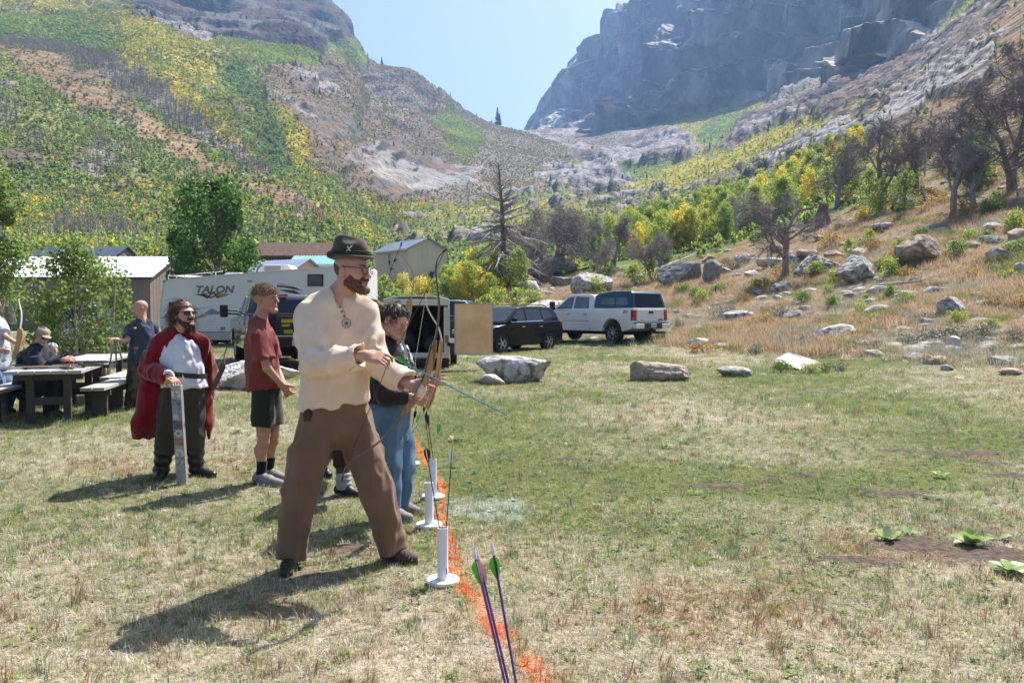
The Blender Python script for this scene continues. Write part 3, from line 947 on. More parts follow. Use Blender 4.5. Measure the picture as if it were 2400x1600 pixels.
MAT_LEAF_I = attr_mat('brush_leaves', 'col', inst=True, rough=0.6, var=0.4, vscale=2.5, translucent=0.65, spec=0.2)
MAT_TWIG_I = attr_mat('dead_wood_twigs', 'col', inst=True, rough=0.9, var=0.3, vscale=4.0, spec=0.1)
_r = np.random.default_rng(11)
def shrub_templates():
 T = []
 for k in range(3):   # rounded brush, about 1 m tall
  T.append(leaf_cloud('brush%d' % k, 60, lumpy_shape(_r, 7, 0.38, 0.18, 0.72, 0.26), 0.20, _r, MAT_LEAF_I))
 for k in range(3):   # upright aspen sapling clump
  T.append(leaf_cloud('sapling%d' % k, 64, lumpy_shape(_r, 8, 0.17, 0.18, 0.88, 0.14), 0.12, _r, MAT_LEAF_I))
 for k in range(2):   # bare grey snag
  mb = MB()
  h = 1.0
  mb.tube([(0, 0, 0), (0.01, 0.01, 0.5), (0.0, -0.01, h)], [0.018, 0.013, 0.004], 4, cap=False)
  for _ in range(12):
   z = _r.uniform(0.25, 0.95); a = _r.uniform(0, 6.28); l = 0.22 * (1.1 - z) + 0.05
   mb.tube([(0, 0, z), (l * math.cos(a), l * math.sin(a), z + l * 0.7)], [0.006, 0.003], 3, cap=False)
  me = bpy.data.meshes.new('snag%d' % k); me.from_pydata(mb.v, [], mb.f); me.materials.append(MAT_TWIG_I); T.append(me)
 for k in range(2):   # conifer
  V = []; F = []
  n = 0
  for i in range(80):
   z = _r.uniform(0.1, 1.0); a = _r.uniform(0, 6.28); l = 0.22 * (1.04 - z) * _r.uniform(0.6, 1.15)
   w = 0.05 + 0.05 * (1 - z)
   c, s_ = math.cos(a), math.sin(a)
   V += [(0, 0, z + 0.05), (l * c - w * s_, l * s_ + w * c, z - 0.05), (l * c * 1.25, l * s_ * 1.25, z - 0.09), (l * c + w * s_, l * s_ - w * c, z - 0.05)]
   F.append((n, n + 1, n + 2, n + 3)); n += 4
  me = bpy.data.meshes.new('conifer%d' % k); me.from_pydata(V, [], F); me.materials.append(MAT_LEAF_I); T.append(me)
 for k in range(2):   # angular stones
  bm = bmesh.new(); bmesh.ops.create_icosphere(bm, subdivisions=2, radius=0.5)
  for v in bm.verts:
   p = np.array(v.co); q = fbm(np.array([p[0] * 2.2 + k * 9]), np.array([p[1] * 2.2]), np.array([p[2] * 2.2]), oct=3, seed=3)[0]
   v.co = v.co * (1 + 0.45 * q); v.co.z *= 0.62
  me = bpy.data.meshes.new('stone%d' % k); bm.to_mesh(me); bm.free(); me.materials.append(attr_mat('scree_stone', 'col', inst=True, rough=0.95, var=0.35, vscale=3.0)); T.append(me)
 return T
FAR_T = shrub_templates()
def cell_sample(key, n, rng, pxlim, weight):
 X, Y, Z, zone, px, py = FAR_PTS[key]
 a = np.stack([X[1:, :-1] - X[:-1, :-1], Y[1:, :-1] - Y[:-1, :-1], Z[1:, :-1] - Z[:-1, :-1]], -1)
 b = np.stack([X[:-1, 1:] - X[:-1, :-1], Y[:-1, 1:] - Y[:-1, :-1], Z[:-1, 1:] - Z[:-1, :-1]], -1)
 A = np.linalg.norm(np.cross(a, b), axis=-1)
 w = A * weight(zone[:-1, :-1], Y[:-1, :-1]) * ((px[:-1, :-1] > pxlim[0]) & (px[:-1, :-1] < pxlim[1]) & (py[:-1, :-1] > -60) & (py[:-1, :-1] < 760))
 cw = np.cumsum(w.ravel()); cw /= cw[-1]
 k = np.searchsorted(cw, rng.random(n))
 i, j = np.unravel_index(k, A.shape)
 s, t = rng.random(n), rng.random(n)
 base = np.stack([X[i, j], Y[i, j], Z[i, j]], -1)
 P = base + a[i, j] * s[:, None] + b[i, j] * t[:, None]
 zi = np.clip(i + rng.normal(0, 4, n).astype(int), 0, zone.shape[0] - 1); zj = np.clip(j + rng.normal(0, 5, n).astype(int), 0, zone.shape[1] - 1)
 return P, zone[zi, zj]
def far_brush(key, n, rng, pxlim, name, label):
 wt = np.array([1.0, 1.1, 1.0, 0.25, 1.0, 0.12, 0.06, 0.04, 0.35, 1.3])
 P, zone = cell_sample(key, n, rng, pxlim, lambda z, y: wt[z] * (0.45 + 120.0 / (y + 60)))
 n = len(P)
 d = P[:, 1]
 u = rng.random(n)
 nn = fbm(P[:, 0] * 0.03, P[:, 1] * 0.03, P[:, 2] * 0.03, oct=4, seed=301)
 idx = np.where(rng.random(n) < np.clip(0.75 - d / 600, 0.12, 0.75), rng.integers(3, 6, n), rng.integers(0, 3, n))
 g1 = np.array([0.20, 0.30, 0.08]); g2 = np.array([0.36, 0.43, 0.11]); ye = np.array([0.66, 0.54, 0.08]); dk = np.array([0.11, 0.18, 0.075]); gy = np.array([0.26, 0.23, 0.21]); br = np.array([0.32, 0.22, 0.13])
 col = g1 * (1 - u[:, None]) + g2 * u[:, None]
 isy = ((zone == Z_YEL) & (rng.random(n) < 0.6)) | ((zone == Z_MIX) & (nn + 0.4 * (u - 0.5) > np.where(d < 260, 0.34, 0.24))) | ((zone == Z_GREEN) & (rng.random(n) < 0.06))
 isy &= (d > 260) | (rng.random(n) < 0.35)
 col[isy] = (ye * rng.uniform(0.6, 1.05, n)[:, None])[isy] + np.array([0, 0.02, 0])
 col[(zone == Z_DKG) & (u < 0.6)] = dk * 1.2
 m = (zone == Z_BROWN) | (zone == Z_RMIX)
 col[m & (u < 0.45)] = br; col[m & (u >= 0.45)] = g1 * 0.8
 m = (zone == Z_ROCK) | (zone == Z_DARK) | (zone == Z_PALE)
 col[m] = dk * 1.1
 cf = m & (u > 0.965) & (d > 420); idx[cf] = rng.integers(8, 10, cf.sum())
 size = rng.uniform(0.5, 1.3, n) * (0.8 + d / 1500)
 size[(idx >= 3) & (idx < 6)] = rng.uniform(1.2, 2.4, ((idx >= 3) & (idx < 6)).sum())
 size[(idx >= 8)] = rng.uniform(2.5, 5.0, (idx >= 8).sum())
 size[m & (idx < 8)] *= 0.6
 size *= np.clip(0.5 + d / 320, 0.5, 1.0)
 # dead snags: dense in the grey belt, scattered elsewhere near the foot
 sn = ((zone == Z_GREY) & (u < 0.85)) | ((d < 320) & (rng.random(n) < 0.035))
 idx[sn] = rng.integers(6, 8, sn.sum()); col[sn] = gy * rng.uniform(0.7, 1.2, n)[sn][:, None]; size[sn] = rng.uniform(2.2, 4.6, sn.sum())
 rot = np.zeros((n, 3)); rot[:, 2] = rng.uniform(0, 6.28, n); rot[:, :2] = rng.normal(0, 0.06, (n, 2))
 scl = size[:, None] * np.stack([rng.uniform(0.8, 1.25, n)] * 2 + [rng.uniform(0.75, 1.15, n)], -1)
 scl[(idx < 3), 2] *= 0.7
 P[:, 2] -= 0.15
 scatter(name, P, rot, scl, col * (rng.uniform(0.85, 1.15, n) * (1 + 0.45 * fbm(P[:, 0] / 45, P[:, 1] / 45, P[:, 2] / 25, oct=3, seed=77)))[:, None], idx, FAR_T, label, 'brush')
far_brush('L', 140000, np.random.default_rng(5), (-250, 1330), 'slope_brush', 'green and yellow brush and grey snags covering the left slope')
far_brush('F', 52000, np.random.default_rng(6), (500, 2700), 'valley_brush', 'brush and young aspens covering the valley floor')
far_brush('R', 2600, np.random.default_rng(8), (1180, 2600), 'cliff_brush', 'sparse dark conifers and brush on the cliff mountain')
def skyline_trees():
 """the handful of conifers that stand out on the left skyline"""
 X, Y, Z, zone, px, py = FAR_PTS['L']
 tm = FAR_T[8]
 m = mat('conifer_needles', (0.035, 0.06, 0.03), (0.02, 0.035, 0.02), scale=0.5, rough=0.8)
 bark = mat('conifer_bark', (0.10, 0.075, 0.06), scale=2)
 first = None
 for (tx, h) in [(863, 11), (896, 15), (916, 12), (938, 8), (948, 9), (961, 9), (988, 7), (1065, 6), (1166, 19), (1172, 13)]:
  j = int(np.argmin(np.abs(px[-1] - tx)))
  p = (X[-1, j], Y[-1, j] - 3, Z[-1, j] - 1.2)
  root = empty('conifer', p, random.uniform(0, 6), 'dark conifer standing on the bare skyline of the left ridge', 'tree', 'conifers along the left skyline')
  root.scale = (h, h, h)
  if first is None:
   me = tm.copy(); me.materials.clear(); me.materials.append(m); cr = me
   mb = MB(); mb.tube([(0, 0, -0.05), (0, 0, 0.6)], [0.022, 0.01], 5)
   t = mb.build('trunk', bark, root); first = t.data
  else:
   link_mesh('trunk', first, None, root)
  link_mesh('crown', cr, None, root)
skyline_trees()
# ================================================================== NEAR HILLSIDE: BOULDERS, TREES, BUSHES
M_GRAN = mat('granite_grey', (0.54, 0.52, 0.50), (0.30, 0.285, 0.275), scale=3.0, rough=0.95, bump=1.0, bscale=9, spec=0.15, c3=(0.15, 0.14, 0.13), scale3=5)
M_TAN = mat('granite_tan', (0.54, 0.45, 0.36), (0.33, 0.26, 0.20), scale=2.6, rough=0.95, bump=0.9, bscale=14, spec=0.15, c3=(0.20, 0.17, 0.14), scale3=3.0)
M_PALE = mat('granite_pale', (0.74, 0.70, 0.65), (0.52, 0.48, 0.43), scale=3.2, rough=0.95, bump=0.8, bscale=18, spec=0.15, c3=(0.30, 0.27, 0.24), scale3=3.5)
M_DKST = mat('granite_lichen', (0.30, 0.285, 0.27), (0.16, 0.15, 0.145), scale=3.5, rough=0.95, bump=0.9, bscale=16, spec=0.15, c3=(0.30, 0.29, 0.22), scale3=4.5)
_ico = {}
def ico(sub):
 if sub not in _ico:
  bm = bmesh.new(); bmesh.ops.create_icosphere(bm, subdivisions=sub, radius=1.0)
  V = np.array([v.co[:] for v in bm.verts]); F = np.array([[v.index for v in f.verts] for f in bm.faces]); bm.free()
  _ico[sub] = (V, F)
 return _ico[sub]
def rock_mesh(name, w, d, h, seed, sub=5, cuts=9, flat=0.0):
 V, F = ico(sub)
 V = V.copy(); r = np.random.default_rng(seed)
 for _ in range(cuts):
  n = r.normal(size=3); n /= np.linalg.norm(n)
  o = r.uniform(0.52, 0.86)
  e = V @ n - o
  V = V - np.where(e > 0, e * 0.97, 0)[:, None] * n
 if flat:
  e = V[:, 2] - (1 - flat) + 0.25 * V[:, 0]
  V[:, 2] -= np.where(e > 0, e * 0.95, 0)
 n1 = fbm(V[:, 0] * 1.7 + seed, V[:, 1] * 1.7, V[:, 2] * 1.7, oct=3, seed=seed)
 n2 = ridged(V[:, 0] * 4 + seed, V[:, 1] * 4, V[:, 2] * 6, oct=4, seed=seed + 3) - 0.6
 n3 = fbm(V[:, 0] * 14 + seed, V[:, 1] * 14, V[:, 2] * 16, oct=3, seed=seed + 7)
 V = V * (1 + 0.10 * n1 + 0.13 * n2 + 0.04 * n3)[:, None]
 lo, hi = V.min(0), V.max(0)
 V = (V - (lo + hi) / 2) / (hi - lo) * np.array([w, d, h])
 V[:, 2] += h / 2
 return np_mesh(name, V, F)
def boulder(px, py, wpx, hpx, m, label, seed, rz=0.0, sub=4, cuts=9, flat=0.0, group=None, tilt=0.0, name='boulder', depth=0.75, ground=None, rx=0.0):
 p = on_ground(px, py) if ground is None else at(px, py, ground)
 if ground is not None: p[2] = gz(p[0], p[1])
 s = p[1] / FPX
 w, h = wpx * s, hpx * s * 1.12
 me = rock_mesh(name, w, w * depth, h, seed, sub, cuts, flat)
 o = link_mesh(name, me, m, None, (p[0], p[1] + w * depth * 0.3, p[2] - h * 0.13), smooth=False)
 o.rotation_euler = (rx, tilt, rz)
 return tag(o, label, 'rock', group)
boulder(1205, 897, 182, 66, M_GRAN, 'long grey split boulder lying on the lawn before the plywood door', 12, 0.1, 5, 12, 0.25, depth=0.6)
boulder(1150, 903, 66, 27, M_PALE, 'small pale slab leaning on the near end of the long lawn boulder', 31, 0.3, 4, tilt=0.35)
boulder(1552, 893, 146, 48, M_TAN, 'low brown boulder on the lawn edge with a jagged flat top', 16, -0.15, 5, 8, 0.35, depth=0.5)
boulder(1727, 884, 84, 26, M_GRAN, 'low grey rock half sunk in grass between brown boulder and white slab', 8, 0, 4)
boulder(1880, 866, 130, 22, M_PALE, 'nearly white flat tilted slab in the grass at the hill foot', 5, 0.0, 5, 7, 0.5, tilt=0.12, depth=0.8, rx=0.42)
boulder(1635, 815, 56, 24, M_PALE, 'pale rounded rock on the lawn behind the low brown boulder', 44, 0, 4, flat=0.3)
boulder(590, 912, 222, 66, M_PALE, 'long pale boulder on the lawn behind the red cloak', 55, 0.05, 5, 8, 0.3, depth=0.5)
boulder(2165, 622, 112, 76, M_TAN, 'largest rounded tan boulder on the open hillside', 23, 0.4, 5, 11, 0.2)
boulder(2028, 660, 112, 68, M_GRAN, 'big sloping grey boulder downhill of the rounded tan one', 71, 0.2, 5, 9, depth=0.8, tilt=-0.2)
boulder(1925, 645, 108, 56, M_GRAN, 'broad grey boulder beside the twisted bare tree', 72, -0.2, 5, 9, 0.2)
boulder(1597, 668, 104, 58, M_DKST, 'dark blocky boulder below the grove, wider of the touching two', 73, 0.1, 5, 12, 0.3)
boulder(1676, 660, 52, 54, M_DKST, 'dark block boulder, narrower of the touching two', 74, 0.5, 4, 12)
boulder(1292, 652, 130, 58, M_DKST, 'dark rounded boulder under the bare multi-stemmed tree', 75, 0, 5, 6)
boulder(1392, 690, 112, 54, M_GRAN, 'grey boulder with a bush in front, beyond the white pickup cab', 76, 0.2, 5)
boulder(1318, 672, 62, 26, M_DKST, 'low dark rock below the multi-stemmed bare tree', 77, 0.2, 4)
boulder(1240, 690, 60, 34, M_PALE, 'pale cracked rock right of the dead pine trunk', 78, 0.2, 4, 12)
boulder(1300, 742, 150, 42, M_GRAN, 'flat grey outcrop showing above the black car roof', 79, 0.1, 4, 9, 0.3)
boulder(905, 775, 120, 105, M_PALE, 'large pale grey boulder beside the end of the travel trailer', 80, 0.3, 5, 8, ground=33.0)
boulder(2350, 618, 62, 42, M_TAN, 'tan boulder with a brown face near the right frame edge', 81, 0.3, 4)
boulder(2385, 648, 34, 40, M_GRAN, 'narrow grey rock leaning beside the brown-faced boulder', 82, 0.3, 4, tilt=0.5)
boulder(2245, 738, 86, 52, M_GRAN, 'wedge-shaped grey rock rising from the sagebrush', 83, 0.5, 4, 12, tilt=-0.35)
boulder(1968, 800, 112, 40, M_GRAN, 'long whale-backed grey rock low on the hillside', 84, 0.4, 4, 7, tilt=-0.3)
boulder(2246, 818, 40, 34, M_PALE, 'pointed pale rock in the grey sagebrush', 85, 0.2, 4, 12, tilt=-0.4)
boulder(2170, 816, 52, 16, M_PALE, 'flat pale rock left of the pointed one in the sage', 86, 0.2, 4)
boulder(2140, 492, 86, 40, M_DKST, 'dark lichen-spotted boulder below the hillside trees', 87, 0.2, 5)
boulder(2078, 540, 66, 20, M_GRAN, 'flat grey rock on the dry slope below the dark boulder', 88, 0.2, 4, flat=0.3)
boulder(1735, 748, 76, 22, M_GRAN, 'flat grey stone in dry grass right of the white pickup', 89, 0.2, 4)
boulder(1865, 750, 56, 24, M_GRAN, 'lumpy grey stone in the orange dry grass', 90, 0.2, 4, 12)
boulder(1840, 684, 52, 26, M_GRAN, 'grey oval stone below the twisted bare tree', 91, -0.2, 4, tilt=-0.2)
boulder(2062, 738, 70, 24, M_GRAN, 'sloping grey stone left of the wedge-shaped rock', 92, 0.2, 4, tilt=-0.3)
boulder(2380, 878, 64, 16, M_TAN, 'low tan stone at the right frame edge by the mown grass', 93, 0.2, 4)
boulder(2222, 868, 28, 14, M_GRAN, 'small grey stone on the mown edge near the right side', 94, 0.2, 3)
_sr = random.Random(4)
for i, (px, py, w, h) in enumerate([(1742, 622, 38, 30), (1812, 626, 74, 24), (1860, 625, 44, 30), (1765, 650, 40, 18), (1902, 612, 84, 30), (1700, 640, 30, 16), (1960, 605, 50, 20), (1925, 562, 38, 12), (1905, 545, 40, 15), (1856, 545, 34, 12),
  (2286, 585, 54, 22), (2330, 572, 56, 22), (2392, 566, 52, 34), (2240, 600, 44, 20), (2130, 698, 56, 18), (2190, 690, 44, 20), (2065, 690, 60, 22), (2300, 705, 40, 22), (1780, 690, 26, 12), (2365, 690, 34, 12), (2180, 760, 40, 16), (2100, 770, 38, 12),
  (2270, 660, 34, 14), (1660, 615, 34, 18), (2210, 545, 44, 14), (2020, 600, 40, 20), (1830, 590, 44, 18), (2330, 540, 44, 20), (2240, 700, 30, 14), (1940, 810, 30, 14), (1690, 770, 30, 9), (2010, 735, 36, 12), (2390, 760, 26, 12), (2120, 735, 30, 10), (1995, 700, 40, 16)]):
 boulder(px, py, w, h, _sr.choice([M_GRAN, M_GRAN, M_TAN, M_PALE]), 'medium stone strewn among dry grass on the hillside', 200 + i, _sr.uniform(-1, 1), 3, 10, group='stones strewn over the hillside', name='stone')
# ---- bare trees
BARK_D = mat('bare_bark_dark', (0.33, 0.29, 0.295), (0.19, 0.16, 0.155), scale=9, rough=0.95, bump=0.6, bscale=30, stretch=(1, 1, 0.25), spec=0.1)
BARK_G = mat('bare_bark_grey', (0.38, 0.34, 0.34), (0.24, 0.21, 0.205), scale=9, rough=0.95, bump=0.6, bscale=30, stretch=(1, 1, 0.25), spec=0.1)
BARK_W = mat('bare_bark_bleached', (0.50, 0.46, 0.42), (0.30, 0.27, 0.25), scale=9, rough=0.9, bump=0.5, bscale=30, spec=0.1)
BARK_P = mat('dead_pine_bark', (0.24, 0.17, 0.135), (0.11, 0.085, 0.075), scale=7, rough=0.95, bump=0.8, bscale=24, stretch=(1, 1, 0.3), spec=0.1)
def bare_tree(name, base, H, Wd, seed, bark, label, group=None, stems=1, lean=(0, 0), levels=4, twig=1.2, gnarl=0.5, trunk_r=None, twigmat=None, fork=0.3):
 rng = random.Random(seed)
 root = empty(name, base, 0, label, 'tree', group)
 tr = MB(); cr = MB()
 R0 = trunk_r or H * 0.035
 term = []
 def grow(mb, p, d, L, r, lev):
  n = 4 if lev < 2 else 3
  pts = [p.copy()]; rad = [r]
  q = p.copy(); dd = d.copy()
  for i in range(n):
   dd = (dd + Vector((rng.gauss(0, gnarl * 0.3), rng.gauss(0, gnarl * 0.3), rng.gauss(0.05 if lev < 3 else -0.06, gnarl * 0.22)))).normalized()
   q = q + dd * (L / n)
   pts.append(q.copy()); rad.append(r * (1 - 0.55 * (i + 1) / n))
  mb.tube(pts, rad, 7 if lev == 0 else (5 if lev == 1 else 3), cap=False)
  if lev >= 2:
   for i in range(n): term.append((tuple(pts[i]), tuple(pts[i + 1])))
  if lev >= levels - 1: return
  k = {0: 6, 1: 5, 2: 5}[min(lev, 2)]
  for j in range(k):
   t = fork + (1 - fork) * (j + rng.random()) / k
   f = t * n; i = min(int(f), n - 1); g = f - i
   o = pts[i].lerp(pts[i + 1], g)
   a = rng.uniform(0, 2 * math.pi)
   ax = (pts[i + 1] - pts[i]).normalized()
   s1 = ax.orthogonal().normalized(); s2 = ax.cross(s1)
   side = s1 * math.cos(a) + s2 * math.sin(a)
   sp = {0: 0.95, 1: 1.0, 2: 1.1}[min(lev, 2)] * (Wd / H) ** 0.6
   nd = (ax * rng.uniform(0.45, 0.9) + side * sp * rng.uniform(0.5, 1.0) + Vector((0, 0, 0.18 if lev < 2 else -0.05))).normalized()
   ll = L * {0: 0.72, 1: 0.62, 2: 0.6}[min(lev, 2)] * rng.uniform(0.7, 1.15) * (1.15 - 0.4 * t)
   grow(cr, o, nd, ll, max(rad[i] * 0.6 * rng.uniform(0.7, 1), 0.004 * H), lev + 1)
 for s in range(stems):
  a = 2 * math.pi * s / max(stems, 1) + rng.random()
  sl = 0.0 if stems == 1 else 0.45
  d = Vector((lean[0] + sl * math.cos(a), lean[1] + sl * math.sin(a), 1)).normalized()
  grow(tr, Vector((0.25 * sl * R0 * 8 * math.cos(a), 0.25 * sl * R0 * 8 * math.sin(a), -0.15)), d, H * 0.55, R0 * (1 if stems == 1 else 0.7), 0)
 tr.build('trunk', bark, root, smooth=True)
 # fine twigs: thin tapered slivers along the outer branches
 T = np.array(term); q = np.random.default_rng(seed)
 K = max(1, int(4.5 * twig)); n = len(T) * K
 A = np.repeat(T[:, 0], K, 0); B = np.repeat(T[:, 1], K, 0)
 t = q.random((n, 1)); P = A + (B - A) * t
 ax = B - A; ax /= np.maximum(np.linalg.norm(ax, axis=1)[:, None], 1e-6)
 d = ax * q.uniform(0.3, 1.0, (n, 1)) + q.normal(0, 0.65, (n, 3)); d /= np.linalg.norm(d, axis=1)[:, None]
 Lt = H * q.uniform(0.05, 0.13, (n, 1))
 e = np.cross(d, q.normal(size=(n, 3))); e /= np.linalg.norm(e, axis=1)[:, None]
 w = H * 0.0013
 mid = P + d * Lt * 0.5 + q.normal(0, 0.04, (n, 3)) * Lt; end = P + d * Lt + np.array([0, 0, -0.1]) * Lt
 V = np.stack([P - e * w, P + e * w, mid - e * w * 0.75, mid + e * w * 0.75, end - e * w * 0.3, end + e * w * 0.3], 1).reshape(-1, 3)
 i0 = np.arange(n)[:, None] * 6
 F = np.concatenate([i0 + np.array([0, 1, 3, 2]), i0 + np.array([2, 3, 5, 4])])
 b0 = len(cr.v)
 V0 = np.array(cr.v); F0 = cr.f
 me = bpy.data.meshes.new('crown')
 me.from_pydata([tuple(v) for v in V0] + [tuple(v) for v in V], [], [tuple(f) for f in F0] + [tuple(f) for f in (F + b0)])
 link_mesh('crown', me, twigmat or bark, root)
 return root
def btree(px, py, hpx, wpx, seed, bark, label, ground=None, **kw):
 p = on_ground(px, py) if ground is None else at(px, py, ground)
 if ground is not None: p[2] = gz(p[0], p[1])
 s = p[1] / FPX
 return bare_tree('bare_tree', p, hpx * s, wpx * s, seed, bark, label, **kw)
btree(1300, 645, 200, 260, 3, BARK_G, 'wide bare multi-stemmed tree above the dark rounded boulder', stems=4, twig=1.5, twigmat=BARK_G, gnarl=0.45)
btree(1438, 632, 150, 110, 4, BARK_D, 'small bare tree with a forked trunk before the yellow grove', gnarl=0.5)
btree(1535, 660, 135, 130, 5, BARK_G, 'tangled grey bare tree beside the dark block boulders', stems=2, twig=1.3)
btree(1842, 655, 250, 300, 6, BARK_D, 'twisted bare tree leaning over the rocks on the hillside', gnarl=0.75, lean=(-0.25, 0), trunk_r=0.22)
btree(1962, 486, 200, 230, 7, BARK_D, 'round-crowned bare tree on the slope, left of the dark boulder', twig=1.4, gnarl=0.5)
btree(2143, 470, 240, 270, 8, BARK_D, 'tall bare tree standing behind the dark lichen boulder', twig=1.4, gnarl=0.5)
btree(2372, 452, 345, 520, 9, BARK_D, 'largest dark bare tree spreading over the right frame edge', twig=1.5, gnarl=0.55, lean=(-0.3, 0), trunk_r=0.34, stems=2)
btree(2285, 492, 230, 200, 10, BARK_D, 'slim bare tree just left of the largest dark one', twig=1.4)
btree(2235, 500, 235, 260, 12, BARK_G, 'hazy grey bare tree between the tall and the slim one', twig=1.5, gnarl=0.6)
btree(1728, 560, 140, 180, 13, BARK_W, 'bleached white dead tree at the edge of the yellow grove', twig=0.3, gnarl=0.7)
btree(2060, 520, 250, 250, 14, BARK_D, 'bare tree high on the slope left of the tall one', ground=62.0, twig=1.4)
btree(1660, 470, 110, 120, 15, BARK_D, 'bare dark tree showing over the top of the aspen grove', ground=92.0)
btree(1405, 610, 120, 120, 16, BARK_G, 'bare grey tree behind the small forked one', ground=66.0, twig=1.2)
btree(2395, 330, 210, 300, 18, BARK_D, 'bare tree high on the hillside at the right frame edge', ground=75.0, twig=1.4)
def dead_pine(px, py, hpx):
 p = on_ground(px, py); s = p[1] / FPX; H = hpx * s
 root = empty('dead_pine', p, 0, 'tall leafless dead pine with drooping branches behind the cream trailer', 'tree')
 rng = random.Random(21)
 tr = MB(); cr = MB()
 def axis(z): return Vector((0.02 * H * math.sin(z / H * 3.0) - 0.035 * z, 0, z))
 tr.tube([axis(z) for z in np.linspace(-0.3, H, 14)], list(np.linspace(0.033 * H, 0.004 * H, 14)), 9, cap=False)
 for i in range(84):
  t = rng.uniform(0.16, 0.99); z = t * H
  a = rng.uniform(0, 2 * math.pi)
  L = H * (0.54 * (1 - t) ** 0.8 + 0.06) * rng.uniform(0.5, 1.1)
  if t > 0.55: L *= 0.8
  d = Vector((math.cos(a), math.sin(a), 0.30 if t > 0.6 else -0.05 + rng.uniform(-0.1, 0.1)))
  if t > 0.75: d.z = 0.9
  q = axis(z); pts = [q.copy()]; rad = [0.016 * H * (1.2 - t)]
  for k in range(5):
   d.z += (-0.10 if t < 0.55 else 0.03) + rng.gauss(0, 0.06)
   d.x += rng.gauss(0, 0.07); d.y += rng.gauss(0, 0.07)
   q = q + d.normalized() * (L / 5); pts.append(q.copy()); rad.append(rad[0] * (1 - 0.17 * (k + 1)))
  cr.tube(pts, rad, 4, cap=False)
  for k in range(1, 6):
   for _ in range(2):
    e = Vector((rng.gauss(0, 1), rng.gauss(0, 1), rng.uniform(-0.7, 0.3))).normalized()
    e = (e + (pts[k] - pts[k - 1]).normalized() * 0.8).normalized()
    l = L * rng.uniform(0.10, 0.24)
    cr.tube([pts[k], pts[k] + e * l * 0.5, pts[k] + e * l + Vector((0, 0, -0.12 * l))], [rad[k] * 0.65, rad[k] * 0.5, 0.012], 3, cap=False)
 tr.build('trunk', BARK_P, root, smooth=True); cr.build('crown', BARK_G, root, smooth=True)
dead_pine(1178, 690, 305)
btree(1215, 672, 150, 150, 25, BARK_G, 'thin grey bare tree close behind the dead pine', twig=1.2)
for i, (px, py, h, d_) in enumerate([(1606, 500, 100, 88), (1450, 560, 95, 80), (1576, 540, 80, 82), (966, 600, 90, 130), (1000, 590, 80, 140), (780, 560, 120, 120), (1345, 560, 100, 95)]):
 p = at(px, py, d_); p[2] = gz(p[0], p[1]); H = h * d_ / FPX
 tr = MB(); cr = MB(); rng = random.Random(50 + i)
 tr.tube([(0, 0, -0.3), (0.02 * H, 0, 0.5 * H), (0, 0, H)], [0.02 * H, 0.013 * H, 0.004 * H], 6, cap=False)
 for _ in range(26):
  z = rng.uniform(0.3, 0.97) * H; a = rng.uniform(0, 6.28); l = H * 0.16 * (1.15 - z / H) * rng.uniform(0.5, 1.3)
  cr.tube([(0, 0, z), (l * math.cos(a), l * math.sin(a), z + l * rng.uniform(-0.3, 0.6))], [0.005 * H, 0.002 * H], 3, cap=False)
 root = empty('snag', p, 0, 'slender standing dead tree with short broken branches among the aspens', 'tree', 'slender standing dead trees')
 tr.build('trunk', BARK_D, root, smooth=True); cr.build('crown', BARK_D, root)
